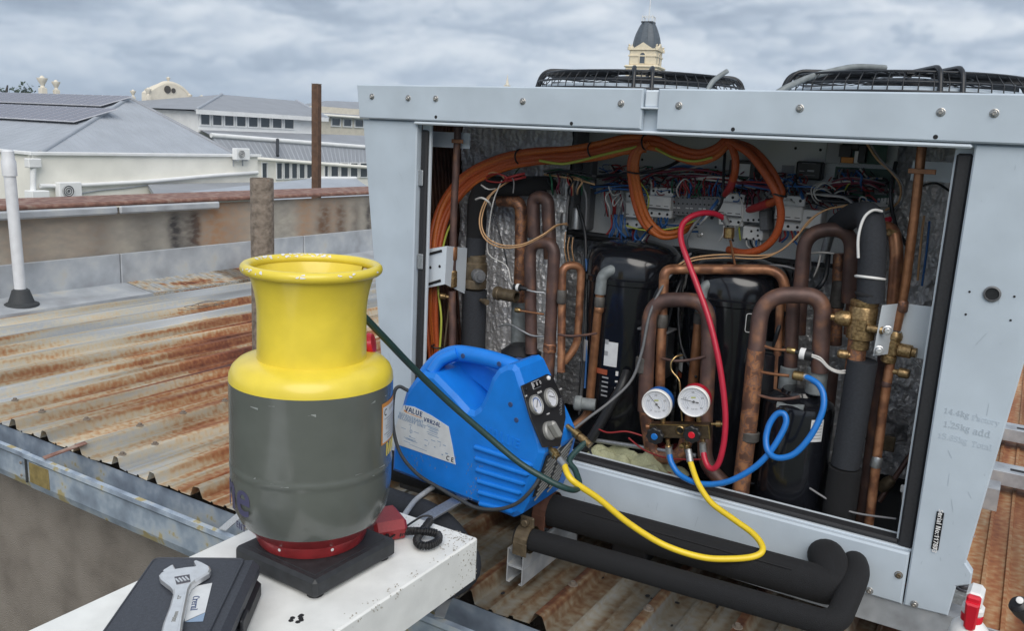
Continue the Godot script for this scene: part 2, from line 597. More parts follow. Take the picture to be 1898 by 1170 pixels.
	mat("flashing", Color.WHITE, 0.6, 0.2, T.galv, 1.0)
	mat("rag", lin(0.46, 0.47, 0.30), 0.9, 0.0, T.fine, 8.0)
	mat("strap_white", lin(0.50, 0.52, 0.54), 0.6, 0.0, T.fine, 8.0)
	mat("gauge_face", lin(0.72, 0.74, 0.80), 0.5)
	mat("gauge_case_blue", lin(0.012, 0.10, 0.36), 0.35)
	mat("gauge_case_red", lin(0.40, 0.012, 0.03), 0.35)
	mat("knob_grey", lin(0.27, 0.27, 0.26), 0.4, 0.2)
	mat("town_cream", lin(0.88, 0.86, 0.78), 0.8, 0.0, T.faint, 0.12)
	mat("town_white", lin(0.82, 0.83, 0.83), 0.8, 0.0, T.faint, 0.2)
	mat("town_roof", lin(0.40, 0.43, 0.475), 0.6, 0.1, T.paint, 0.10)
	mat("town_roof_dark", lin(0.31, 0.325, 0.355), 0.6, 0.1, T.paint, 0.10)
	mat("town_glass", lin(0.055, 0.065, 0.075), 0.12)
	mat("solar_glass", lin(0.13, 0.125, 0.165), 0.25, 0.0, T.faint, 0.4)
	mat("solar_frame", lin(0.66, 0.66, 0.70), 0.4, 0.2)
	mat("tower_cream", lin(0.76, 0.70, 0.58), 0.85, 0.0, T.faint, 0.3)
	mat("tower_stone", lin(0.80, 0.70, 0.51), 0.85, 0.0, T.faint, 0.3)
	mat("tower_slate", lin(0.085, 0.105, 0.125), 0.5, 0.0, T.blotch, 0.4)
	mat("town_ground", lin(0.11, 0.13, 0.085), 0.95, 0.0, T.blotch, 0.05)
	mat("leaf", lin(0.035, 0.06, 0.03), 0.8)
	mat("bark", lin(0.06, 0.05, 0.04), 0.9)
	var glass := mat("clear_glass", Color(1, 1, 1, 0.10), 0.03)
	glass.transparency = BaseMaterial3D.TRANSPARENCY_ALPHA
	for k in ["cyl_grey", "cyl_yellow", "cyl_red", "black_gloss"]:
		M[k].clearcoat_enabled = true
		M[k].clearcoat = 0.35
		M[k].clearcoat_roughness = 0.12


func build_ground() -> void:
	var mb := MB.new()
	mb.quad(Vector3(-1500, -6, 1500), Vector3(1500, -6, 1500), Vector3(1500, -6, -1500), Vector3(-1500, -6, -1500), Vector3.UP)
	structure("ground", mb, M.town_ground)


# ================================================================ the town beyond the parapet
func flat_poly(mb: MB, pts: Array, out: Vector3) -> void:
	for k in range(1, pts.size() - 1):
		mb.tri(pts[0], pts[k], pts[k + 1], out)

# a wall on the plane x with its opening for each window built as frame, pane
func window_in(parent: Node3D, x: float, z0: float, z1: float, y0: float, y1: float, bar := 0.08) -> void:
	var f := MB.new()
	var zc := (z0 + z1) * 0.5
	var yc := (y0 + y1) * 0.5
	var w := absf(z1 - z0)
	for s in [-1.0, 1.0]:
		f.box(Vector3(x, yc, zc + s * (w * 0.5 - bar * 0.5)), Vector3(0.1, y1 - y0, bar))
		f.box(Vector3(x, yc + s * ((y1 - y0) * 0.5 - bar * 0.5), zc), Vector3(0.1, bar, w - 2 * bar))
	var win := part("window", f, M.town_white, parent)
	part("pane", MB.new().box(Vector3(x - 0.03, yc, zc), Vector3(0.03, y1 - y0 - 2 * bar, w - 2 * bar)), M.town_glass, win)

func aircon(at: Vector3, w: float, h: float, label: String) -> void:   # outdoor unit, back to a wall that faces +x
	var t := thing("outdoor_air_conditioner", label, "air conditioner", at)
	var d := 0.34 * w
	part("casing", MB.new().box(at + Vector3(d * 0.5 + 0.12, h * 0.5, 0), Vector3(d, h, w), 0.03), M.town_white, t)
	var fx := at.x + d + 0.125
	var ring := MB.new()
	var grille := MB.new()
	var c := Vector3(fx, at.y + h * 0.5, at.z + w * 0.12)
	grille.lathe([Vector2(0.0, 0.0), Vector2(h * 0.36, 0.0), Vector2(h * 0.36, 0.02)], 20, Transform3D(looking(Vector3.RIGHT), c))
	part("fan_opening", grille, M.grey_plastic, t)
	for k in 3:
		var circ := []
		for a in 20:
			circ.append(c + Vector3(0.03, 0, 0) + Vector3(0, cos(TAU * a / 20), sin(TAU * a / 20)) * h * (0.12 + 0.11 * k))
		ring.tube(circ, 0.012, 4, false, true)
	part("fan_guard", ring, M.town_white, t)
	for s in [-1.0, 1.0]:
		part("bracket", MB.new().box(at + Vector3((d + 0.12) * 0.5, -0.03, s * w * 0.33), Vector3(d + 0.12, 0.06, 0.05)).box(at + Vector3(0.03, -0.18, s * w * 0.33), Vector3(0.05, 0.3, 0.05)), M.galvanised, t)

func urn(at: Vector3, s: float, label: String) -> void:
	var t := thing("roof_urn", label, "urn", at, "urns along the far parapets")
	part("pedestal", MB.new().box(at + Vector3(0, s * 0.3, 0), Vector3(s * 0.5, s * 0.6, s * 0.5), 0.02), M.tower_cream, t)
	part("bowl", MB.new().lathe([Vector2(0, s * 0.6), Vector2(s * 0.22, s * 0.62), Vector2(s * 0.14, s * 0.8), Vector2(s * 0.3, s * 1.1), Vector2(s * 0.42, s * 1.35), Vector2(s * 0.42, s * 1.42), Vector2(s * 0.2, s * 1.45), Vector2(s * 0.1, s * 1.6), Vector2(0, s * 1.62)], 12, Transform3D(Basis.IDENTITY, at)), M.tower_cream, t)

func build_town() -> void:
	# --- near house: hipped iron roof with solar panels over a cream wall
	var X := -36.0
	var K := 36.0 / 28.0
	var c0 := px(60, 285, X)
	var top := -0.68
	var zr := px(478, 293, X).z
	var house := thing("hip_roofed_house", "cream walled house with grey hipped iron roof carrying solar panels", "house", Vector3(X - 8, -6, (c0.z + zr) * 0.5))
	var w := MB.new()
	w.box(Vector3(X - 10.0, (top - 6.0) * 0.5, (c0.z + zr) * 0.5), Vector3(20.0, top + 6.0, c0.z - zr))
	part("wall", w, M.town_cream, house)
	var cap := MB.new()
	cap.box(Vector3(X, top + 0.05, (c0.z + zr) * 0.5), Vector3(0.3, 0.14, c0.z - zr + 0.3), 0.02)
	cap.box(Vector3(X - 10.2, top + 0.05, c0.z), Vector3(19.9, 0.14, 0.3), 0.02)
	part("wall_coping", cap, M.town_white, house)
	var e0 := px(76, 284, X - 0.5); e0.y = top + 0.06
	var e1 := px(438, 291, X - 0.5); e1.y = top + 0.06
	var ap := px(240, 182, X - 7.0)
	var rl := Vector3(X - 32.0, ap.y, ap.z)
	var el := Vector3(X - 32.0, e0.y, e0.z)
	var hip := MB.new()
	hip.tri(e0, e1, ap, Vector3.RIGHT + Vector3.UP)
	part("hip_slope", hip, M.town_roof, house, "bare grey iron hip slope facing the rusty roof")
	var side := MB.new()
	side.quad(el, e0, ap, rl, Vector3.BACK + Vector3.UP)
	side.quad(Vector3(X - 32, e1.y, e1.z - 7), e1, ap, rl, Vector3.FORWARD + Vector3.UP)
	part("roof_slope", side, M.town_roof, house)
	part("hip_capping", MB.new().tube([e0, ap], 0.13, 6), M.town_roof, house)
	part("hip_capping", MB.new().tube([e1, ap], 0.11, 6), M.town_roof_dark, house)
	part("ridge_capping", MB.new().tube([ap, rl], 0.12, 6), M.town_roof, house)
	# ribs of the iron on both slopes
	var ribs := MB.new()
	for k in range(1, 26):
		var f := k / 26.0
		var foot := e0.lerp(e1, f)
		var g := minf(f / ((ap.z - e0.z) / (e1.z - e0.z)), (1.0 - f) / (1.0 - (ap.z - e0.z) / (e1.z - e0.z)))
		var up := Vector3(ap.x - foot.x, ap.y - foot.y, 0.0) * minf(g, 1.0)
		ribs.tube([foot + Vector3(0, 0.0, 0), foot + up + Vector3(0, 0.0, 0)], 0.020, 4, false)
	for k in range(1, 30):
		var x := e0.x - k * 0.62
		var g := minf((e0.x - x) / (e0.x - ap.x), 1.0)
		ribs.tube([Vector3(x, e0.y, e0.z), Vector3(x, lerpf(e0.y, ap.y, g), lerpf(e0.z, ap.z, g))], 0.018, 4, false)
	var rb := part("roof_rib", ribs, M.town_roof, house)
	rb.set_meta("kind", "stuff")
	# solar panels on the slope that faces +z
	var down := (el - rl).normalized()
	var nrm := Vector3.LEFT.cross(down).normalized()
	if nrm.y < 0: nrm = -nrm
	var slope_len := (el - rl).length()
	var words := ["first", "second", "third", "fourth", "fifth", "sixth", "seventh", "eighth", "ninth", "tenth", "eleventh", "twelfth", "thirteenth", "fourteenth", "fifteenth"]
	for row in 2:
		var hit_u: float = [188, 140][row]
		var hit_v: float = [202, 232][row]
		var d := sight(hit_u, hit_v)
		var t0 := (rl - CAM_AT).dot(nrm) / d.dot(nrm)
		var corner := CAM_AT + d * t0
		var lower := (corner - rl).dot(down)
		var d2 := sight([215, 172][row], [178, 206][row])
		var upper := ((CAM_AT + d2 * ((rl - CAM_AT).dot(nrm) / d2.dot(nrm))) - rl).dot(down)
		upper = maxf(upper, 0.25)
		var ph := lower - upper
		var pw := 0.86
		for k in [15, 14][row]:
			var mid := Vector3(corner.x - pw * (k + 0.5), 0, 0)
			var cpt := rl + down * ((lower + upper) * 0.5)
			cpt = Vector3(mid.x, cpt.y, cpt.z) + nrm * 0.16
			var bs := Basis(Vector3.RIGHT, nrm, Vector3.RIGHT.cross(nrm))
			var sp := thing("solar_panel", "solar panel in the %s row on the hipped roof, %s from the hip" % [["upper", "lower"][row], words[k]], "solar panel", cpt, "solar panels on the hipped roof")
			part("frame", MB.new().box(cpt, Vector3(pw - 0.02, 0.05, ph), 0.0, bs), M.solar_frame, sp)
			part("glass", MB.new().box(cpt + nrm * 0.027, Vector3(pw - 0.13, 0.02, ph - 0.10), 0.0, bs), M.solar_glass, sp)
			part("mounting_rail", MB.new().box(cpt - nrm * 0.09 + down * ph * 0.44, Vector3(pw, 0.13, 0.06), 0.0, bs), M.black_matt, sp)
	# things on the cream wall
	var wx := X + 0.01
	var p := px(122, 369, wx)
	aircon(p, px(101, 350, wx).z - px(143, 350, wx).z, 32.0 / 1582.0 * 37.0, "large white outdoor air conditioner low on the cream wall beside the pipe")
	p = px(441, 296, wx)
	aircon(p, px(430, 285, wx).z - px(456, 285, wx).z, 22.0 / 1582.0 * 43.0, "small white outdoor air conditioner high on the cream wall under the hip")
	var pipe_pts := []
	for q in [[75, 345], [100, 345], [145, 344], [270, 337], [400, 325], [478, 320]]:
		pipe_pts.append(px(q[0], q[1], wx + 0.12))
	var pipe := part("wall_pipe", MB.new().tube(fillet(pipe_pts, 0.3), 0.095, 8), M.town_white)
	meta(pipe, "long white pipe sloping along the cream house wall", "pipe")
	var thin := []
	for q in [[145, 360], [185, 353], [230, 349], [275, 343]]:
		thin.append(px(q[0], q[1], wx + 0.06))
	meta(part("wall_conduit", MB.new().tube(spline(thin, 4), 0.03, 6), M.town_roof), "thin grey conduit rising from the large wall air conditioner", "conduit")
	var dp := thing("downpipe", "white rainhead and downpipe at the left end of the cream wall", "downpipe", px(62, 362, wx))
	var q0 := px(62, 300, wx + 0.15)
	part("rainhead", MB.new().box(q0 + Vector3(0, -0.05, 0), Vector3(0.35, 0.38, 0.55), 0.03), M.town_white, dp)
	part("pipe", MB.new().tube([q0 + Vector3(0, -0.25, 0), px(62, 358, wx + 0.15)], 0.12, 8), M.town_white, dp)
	part("base_box", MB.new().box(px(70, 362, wx + 0.3), Vector3(0.6, 0.4, 0.75), 0.03), M.town_white, dp)
	# annex roof at the foot of the wall
	var an := thing("annex", "low annex with flat grey iron roof against the cream wall", "annex", px(380, 365, -31))
	var a0 := px(275, 342, X + 0.2); var a1 := px(470, 338, X + 0.2)
	var b0 := px(292, 368, X + 4.0); var b1 := px(520, 358, X + 4.0)
	var am := MB.new()
	am.quad(a0, a1, b1, b0, Vector3.UP)
	am.quad(a0 + Vector3(0, -0.18, 0), a1 + Vector3(0, -0.18, 0), b1 + Vector3(0, -0.18, 0), b0 + Vector3(0, -0.18, 0), Vector3.DOWN)
	am.quad(b0, b1, b1 + Vector3(0, -0.18, 0), b0 + Vector3(0, -0.18, 0), Vector3.RIGHT)
	am.quad(a0, b0, b0 + Vector3(0, -0.18, 0), a0 + Vector3(0, -0.18, 0), Vector3.BACK)
	part("roof", am, M.town_roof_dark, an)
	part("wall", MB.new().box(Vector3(X + 2.0, (-6.0 + minf(a0.y, b1.y) - 0.3) * 0.5, (a0.z + a1.z) * 0.5), Vector3(3.4, minf(a0.y, b1.y) - 0.3 + 6.0, absf(a1.z - a0.z) - 0.6)), M.town_cream, an)

	# --- long building with a clerestory of square windows, and its lower storeys
	var Y := -52.0
	var hall := thing("clerestory_hall", "white hall with grey hipped roof and a row of square high windows", "building", px(460, 250, Y) * Vector3(1, 0, 1) + Vector3(0, -6, 0))
	var ev0 := px(356, 203, Y); var ev1 := px(600, 219, Y)
	var wy1 := px(460, 212, Y).y
	var wy0 := px(460, 247, Y).y
	var z0 := px(368, 225, Y).z; var z1 := px(585, 238, Y).z
	part("wall", MB.new().box(Vector3(Y - 5.0, (wy0 - 0.8 + wy1) * 0.5, (z0 + z1) * 0.5), Vector3(10.0, wy1 - wy0 + 0.8, z0 - z1)), M.town_white, hall)
	var rf := MB.new()
	var ey := ev0.y
	var r0 := Vector3(Y + 0.5, ey, ev0.z); var r1 := Vector3(Y + 0.5, ey, ev1.z)
	var k0 := px(412, 179, Y - 6.0); var k1 := px(550, 184, Y - 6.0)
	k0.y = (k0.y + k1.y) * 0.5; k1.y = k0.y
	rf.quad(r0, r1, k1, k0, Vector3.UP + Vector3.RIGHT)
	rf.tri(r0, k0, Vector3(Y - 13.0, ey, ev0.z), Vector3.BACK + Vector3.UP)
	rf.tri(r1, k1, Vector3(Y - 13.0, ey, ev1.z), Vector3.FORWARD + Vector3.UP)
	rf.quad(Vector3(Y - 13, ey, ev0.z), Vector3(Y - 13, ey, ev1.z), k1, k0, Vector3.UP + Vector3.LEFT)
	rf.quad(r0 + Vector3(0, -0.02, 0), r1 + Vector3(0, -0.02, 0), Vector3(Y - 13, ey - 0.02, ev1.z), Vector3(Y - 13, ey - 0.02, ev0.z), Vector3.DOWN)
	part("roof", rf, M.town_roof_dark, hall)
	part("hip_capping", MB.new().tube([r1, k1], 0.14, 6), M.town_roof, hall)
	part("hip_capping", MB.new().tube([r0, k0], 0.14, 6), M.town_roof, hall)
	part("eaves_fascia", MB.new().box(Vector3(Y + 0.52, ey - 0.14, (ev0.z + ev1.z) * 0.5), Vector3(0.12, 0.32, ev0.z - ev1.z)), M.town_white, hall)
	for k in 8:
		var u0 := 370.0 + 22.2 * k
		window_in(hall, Y + 0.04, px(u0, 220, Y).z, px(u0 + 20.0, 220, Y).z, px(460, 237, Y).y, px(460, 213, Y).y, 0.10)
	part("sill_band", MB.new().box(Vector3(Y + 0.1, wy0 + 0.05, (z0 + z1) * 0.5), Vector3(0.25, 0.22, z0 - z1 + 0.3)), M.town_white, hall)
	# lower roofs stepping down to the right
	var low := thing("lower_wing", "long grey wing with white gutters and a band of louvred windows", "building", px(560, 330, -46) * Vector3(1, 0, 1) + Vector3(0, -6, 0))
	var s0 := px(372, 241, Y + 0.2); var s1 := px(690, 252, Y + 0.2)
	var g0 := px(392, 251, -48.0); var g1 := px(690, 274, -48.0)
	part("upper_roof", quad_mb(s0, s1, g1, g0, Vector3.UP + Vector3.RIGHT), M.town_roof_dark, low)
	part("upper_gutter", MB.new().tube([g0, g1], 0.17, 6), M.town_white, low)
	var h0 := px(428, 300, -47.0); var h1 := px(690, 312, -47.0)
	part("seamed_wall", quad_mb(g0 + Vector3(-0.02, -0.1, 0), g1 + Vector3(-0.02, -0.1, 0), h1, h0, Vector3.RIGHT), M.town_roof_dark, low)
	var seam := MB.new()
	for k in 34:
		var f := (k + 0.5) / 34.0
		seam.tube([g0.lerp(g1, f) + Vector3(0.02, -0.2, 0), h0.lerp(h1, f) + Vector3(0.02, 0, 0)], 0.045, 4, false)
	part("wall_seam", seam, M.town_roof, low).set_meta("kind", "stuff")
	part("downpipe", MB.new().tube([px(515, 259, -47.6), px(515, 289, -46.8)], 0.13, 6), M.black_plastic, low)
	part("lower_gutter", MB.new().tube([px(468, 294, -46.5), px(690, 311, -46.5)], 0.14, 6), M.town_cream, low)
	var lw := -46.8
	part("window_wall", quad_mb(px(478, 296, lw), px(690, 311, lw), px(690, 420, lw), px(478, 420, lw), Vector3.RIGHT), M.town_cream, low)
	for uu in [[484, 495], [511, 523], [525, 537], [539, 551], [553, 565], [567, 579], [600, 608], [612, 627], [630, 645], [648, 663], [666, 681]]:
		var fa: float = (uu[0] - 478.0) / 200.0
		window_in(low, lw + 0.06, px(uu[0], 310, lw).z, px(uu[1], 310, lw).z, px(500, 333, lw).y, px(500, 301, lw).y, 0.06)
	# hall behind to the right, its windows and eaves
	var far := thing("rear_hall", "pale building behind the brown post with three high windows", "building", px(640, 240, -58) * Vector3(1, 0, 1) + Vector3(0, -6, 0))
	var V := -58.0
	part("wall", MB.new().box(Vector3(V - 4, px(640, 240, V).y, (px(596, 225, V).z + px(720, 235, V).z) * 0.5), Vector3(8.0, 4.0, px(596, 225, V).z - px(720, 235, V).z)), M.tower_cream, far)
	var fr := MB.new()
	fr.quad(px(590, 212, V + 0.5), px(720, 221, V + 0.5), px(720, 191, V - 4), px(606, 187, V - 4), Vector3.UP + Vector3.RIGHT)
	fr.tri(px(590, 212, V + 0.5), px(606, 187, V - 4), px(590, 212, V + 0.5) + Vector3(-9, 0, 0), Vector3.BACK + Vector3.UP)
	part("roof", fr, M.town_roof_dark, far)
	part("eaves_fascia", MB.new().tube([px(590, 213, V + 0.55), px(720, 222, V + 0.55)], 0.13, 5), M.town_cream, far)
	for uu in [[613, 631], [635, 652], [656, 674]]:
		window_in(far, V + 0.06, px(uu[0], 225, V).z, px(uu[1], 225, V).z, px(640, 236, V).y, px(640, 218.5, V).y, 0.12)
	# pale shed roofs just over the parapet
	var sh := thing("pale_shed", "low shed with pale grey hipped roof just behind the parapet", "shed", px(620, 356, -30) * Vector3(1, 0, 1) + Vector3(0, -6, 0))
	var sm := MB.new()
	var h2 := px(578, 331, -30.0); var h3 := px(660, 331, -30.0)
	sm.quad(px(500, 372, -27), px(720, 372, -27), h3, h2, Vector3.UP + Vector3.RIGHT)
	sm.tri(px(500, 372, -27), h2, px(500, 372, -27) + Vector3(-5, 0, 0), Vector3.BACK + Vector3.UP)
	sm.tri(px(720, 372, -27), h3, px(720, 372, -27) + Vector3(-5, 0, 0), Vector3.FORWARD + Vector3.UP)
	part("roof", sm, M.town_roof, sh)
	part("ridge_capping", MB.new().tube([h2, h3], 0.1, 6), M.town_white, sh)
	part("wall", MB.new().box(Vector3(-29.5, -4.6, (h2.z + h3.z) * 0.5), Vector3(3.0, 2.8, absf(h3.z - h2.z))), M.town_cream, sh)

	# --- ornate gable with urns, chimneys and urns on the skyline
	var G := -62.0
	var gab := thing("ornate_gable", "weathered cream ornamental gable rising behind the house roof", "gable", px(312, 215, G) * Vector3(1, 0, 1) + Vector3(0, -6, 0))
	var outline := [[278, 230], [278, 172], [284, 167], [296, 160], [306, 156], [320, 157], [334, 163], [345, 172], [352, 182], [352, 230]]
	var gm := MB.new()
	var ga := []
	var gc := px(315, 200, G)
	for q in outline:
		var r := px(q[0], q[1], G)
		ga.append(Vector2(r.z - gc.z, r.y - gc.y))
	gm.slab(ga, 1.0, Transform3D(Basis(Vector3(0, 0, 1), Vector3.UP, Vector3.LEFT), Vector3(G - 0.5, gc.y, gc.z)))
	part("wall", gm, M.tower_cream, gab)
	var cop := []
	for q in outline.slice(1, 9):
		cop.append(px(q[0], q[1] - 0.5, G - 0.3))
	part("coping", MB.new().tube(spline(cop, 3), 0.22, 6), M.tower_cream, gab)
	part("lower_roof", quad_mb(px(266, 190, G + 0.6), px(352, 222, G + 0.6), px(345, 214, G - 3), px(275, 188, G - 3), Vector3.UP + Vector3.RIGHT), M.town_white, gab)
	part("rear_mass", MB.new().box(Vector3(G - 4.0, -2.2, gc.z), Vector3(6.0, 7.4, 4.4)), M.tower_cream, gab)
	for q in [[311, 157, "blackened", 0.62], [322, 159, "smaller", 0.4]]:
		part("roundel", MB.new().lathe([Vector2(0, 0.05), Vector2(q[3] * 0.5, 0.05), Vector2(q[3] * 0.5, 0.0)], 14, Transform3D(looking(Vector3.RIGHT), px(q[0], q[1] + 9, G + 0.02))), M.bark, gab)
	urn(px(313, 158, G - 0.5), 0.42, "stone urn crowning the ornate gable")
	urn(px(276, 186, G), 0.62, "dark topped stone urn at the gable's left shoulder")
	urn(px(353, 192, G), 0.5, "stone urn at the gable's right shoulder")
	urn(px(81, 177, -58), 0.80, "stone urn with a thin spike, above the solar panels")
	urn(px(106, 178, -58), 0.66, "stone urn without spike, above the solar panels")
	urn(px(248, 187, -58), 0.5, "stone urn just right of the hipped roof's peak")
	urn(px(375, 193, -66), 0.5, "pale stone urn above the clerestory hall's eaves")
	# hidden parapets that carry the urns of the skyline
	var far_wall := thing("far_parapet", "cream parapet behind the hipped roof that carries the urns", "parapet", Vector3(-62, -6, -33))
	part("wall", MB.new().box(Vector3(-58.5, -2.2, (px(60, 180, -58).z + px(260, 190, -58).z) * 0.5), Vector3(0.8, 7.7, px(60, 180, -58).z - px(260, 190, -58).z)), M.tower_cream, far_wall)
	part("end_wall", MB.new().box(Vector3(-66.4, -2.0, px(372, 192, -66).z), Vector3(0.8, 8.0, 4.0)), M.tower_cream, far_wall)
	# --- a tree with a vent cowl in front
	var tb := px(14, 175, -80.0)
	var tree := thing("distant_tree", "dark tree showing above the solar roof at the left edge", "tree", Vector3(tb.x, -6, tb.z))
	part("trunk", MB.new().tube([Vector3(tb.x, -6, tb.z), tb + Vector3(0, -0.5, 0.2), tb + Vector3(0.2, 0.8, 0)], [0.3, 0.2, 0.06], 7), M.bark, tree)
	var lf := MB.new()
	var rr := RandomNumberGenerator.new()
	rr.seed = 3
	for k in 420:
		var ctr: Vector3 = [Vector3(0, 0.1, 1.6), Vector3(0, -0.2, 0.4), Vector3(0, 0.3, -1.6), Vector3(0, -0.7, -1.0)][k % 4]
		var o := tb + ctr + Vector3(rr.randfn(), rr.randfn() * 0.8, rr.randfn()) * 0.42
		var a := Vector3(rr.randfn(), rr.randfn(), rr.randfn()).normalized() * 0.17
		var b := a.cross(Vector3(rr.randfn(), rr.randfn(), rr.randfn()).normalized()).normalized() * 0.1
		lf.quad(o - a, o + b, o + a, o - b, Vector3.UP)
	part("crown", lf, M.leaf, tree)
	# --- clock tower with a slate dome
	build_tower()
	var sp := px(940, 158, -95.0)
	var spire := thing("far_spire", "tiny pale spire far off above the unit's top edge", "spire", Vector3(sp.x, -6, sp.z))
	part("shaft", MB.new().box(Vector3(sp.x, (sp.y - 6.0) * 0.5, sp.z), Vector3(1.0, sp.y + 6.0, 1.0)), M.tower_cream, spire)
	part("point", MB.new().lathe([Vector2(0.42, 0), Vector2(0.12, 1.5), Vector2(0.0, 2.3)], 6, Transform3D(Basis.IDENTITY, sp)), M.tower_cream, spire)

func quad_mb(a: Vector3, b: Vector3, c: Vector3, d: Vector3, out: Vector3) -> MB:
	var mb := MB.new()
	mb.quad(a, b, c, d, out)
	return mb

func build_tower() -> void:
	var s := sight(1195, 128)
	var at := CAM_AT + s * 118.0       # foot of the lantern storey
	var g := 118.0 / FOCAL             # metres per pixel there
	var b := Basis(Vector3.UP, deg_to_rad(30.94 - 22.0))
	var tw := thing("town_tower", "cream stone tower with dark slate dome and flagpole", "tower", Vector3(at.x, -6, at.z))
	var f := func(x: float, y: float, z: float) -> Vector3:
		return at + b * Vector3(x * g, y * g, z * g)
	part("shaft", MB.new().box(Vector3(at.x, (at.y - 6.0) * 0.5 - 0.3, at.z), Vector3(56 * g, at.y + 6.0, 56 * g), 0.0, b), M.tower_stone, tw)
	part("cornice", MB.new().box(f.call(0, 2, 0), Vector3(64, 5, 64) * g, 0.2, b).box(f.call(0, -3, 0), Vector3(60, 5, 60) * g, 0.2, b), M.tower_stone, tw)
	part("lantern", MB.new().box(f.call(0, 18, 0), Vector3(50, 28, 50) * g, 0.15, b), M.tower_stone, tw)
	part("string_course", MB.new().box(f.call(0, 21, 0), Vector3(53, 2.2, 53) * g, 0.0, b).box(f.call(0, 32.5, 0), Vector3(55, 3, 55) * g, 0.0, b), M.tower_stone, tw)
	for k in 4:
		var q := b * Basis(Vector3.UP, PI * 0.5 * k)
		var o := at + q * Vector3(0, 34 * g, 22.5 * g)
		part("pediment", MB.new().slab([Vector2(-17, 0) * g, Vector2(17, 0) * g, Vector2(0, 10.5) * g], 9 * g, Transform3D(q, o)), M.tower_stone, tw)
		var arch := []
		for a in 9:
			arch.append(Vector2(cos(PI * a / 8) * 4.6, 19.5 + sin(PI * a / 8) * 4.6) * g)
		arch.append(Vector2(-4.6, 6) * g); arch.append(Vector2(4.6, 6) * g)
		part("arched_window", MB.new().slab(arch, 0.5 * g, Transform3D(q, at + q * Vector3(0, 2 * g, 25.3 * g))), M.town_glass, tw)
		var ar := []
		for a in 9:
			ar.append(at + q * Vector3(cos(PI * a / 8) * 5.6 * g, (21.5 + sin(PI * a / 8) * 5.6) * g, 25.4 * g))
		ar.push_front(at + q * Vector3(5.6 * g, 8 * g, 25.4 * g)); ar.append(at + q * Vector3(-5.6 * g, 8 * g, 25.4 * g))
		part("window_surround", MB.new().tube(ar, 1.1 * g, 5), M.tower_stone, tw)
		part("corner_finial", MB.new().lathe([Vector2(3.2, 0) * g, Vector2(3.2, 5) * g, Vector2(1.4, 6) * g, Vector2(2.4, 9) * g, Vector2(0, 11) * g], 8, Transform3D(b, at + q * Vector3(25.5 * g, 31 * g, 25.5 * g))), M.tower_stone, tw)
	var prof := []
	for q in [[24.8, 33], [25.0, 40], [24.4, 47], [23.0, 54], [20.8, 61], [18.0, 68], [14.8, 75], [11.2, 81]]:
		prof.append(Vector2(q[0], q[1]) * g)
	var dome := MB.new()
	var corners := 12
	for i in prof.size() - 1:
		for k in corners:
			var a0 := TAU * (k + 0.5) / corners; var a1 := TAU * (k + 1.5) / corners
			dome.quad(at + b * Vector3(cos(a0) * prof[i].x, prof[i].y, sin(a0) * prof[i].x), at + b * Vector3(cos(a1) * prof[i].x, prof[i].y, sin(a1) * prof[i].x), at + b * Vector3(cos(a1) * prof[i + 1].x, prof[i + 1].y, sin(a1) * prof[i + 1].x), at + b * Vector3(cos(a0) * prof[i + 1].x, prof[i + 1].y, sin(a0) * prof[i + 1].x), b * Vector3(cos((a0 + a1) * 0.5), 0.3, sin((a0 + a1) * 0.5)))
	part("dome", dome, M.tower_slate, tw)
	for k in corners:
		var a0 := TAU * (k + 0.5) / corners
		var line := []
		for q in prof:
			line.append(at + b * Vector3(cos(a0) * q.x, q.y, sin(a0) * q.x))
		part("dome_rib", MB.new().tube(line, 0.7 * g, 4), M.tower_slate, tw)
	part("dome_cap", MB.new().box(f.call(0, 82, 0), Vector3(22, 2.4, 22) * g, 0.0, b), M.black_plastic, tw)
	var rail := MB.new()
	for k in 4:
		var q := b * Basis(Vector3.UP, PI * 0.5 * k)
		rail.box(at + q * Vector3(9.5 * g, 88 * g, 9.5 * g), Vector3(1.6, 11, 1.6) * g)
		rail.box(at + q * Vector3(0, 92 * g, 9.5 * g), Vector3(19, 1.2, 1.0) * g, 0.0, q)
	part("widow_walk", rail, M.town_white, tw)
	part("flagpole", MB.new().tube([at + Vector3(0, 83 * g, 0), at + Vector3(0.1, 140 * g, 0)], [0.09, 0.04], 6), M.town_white, tw)


# ================================================================ the rusty roof we look across
const PITCH := 0.1785
const RIB0 := -0.755
const EAVE := 0.325

func plain_noise(sd: int, w: int, h: int, freq: float, oct: int, stretch := 1) -> PackedByteArray:   # stretch: drawn out along the height
	var f := FastNoiseLite.new()
	f.seed = sd
	f.frequency = freq
	f.fractal_octaves = oct
	var im := f.get_image(w, maxi(4, h / stretch))
	if stretch > 1:
		im.resize(w, h, Image.INTERPOLATE_CUBIC)
	im.convert(Image.FORMAT_L8)
	return im.get_data()

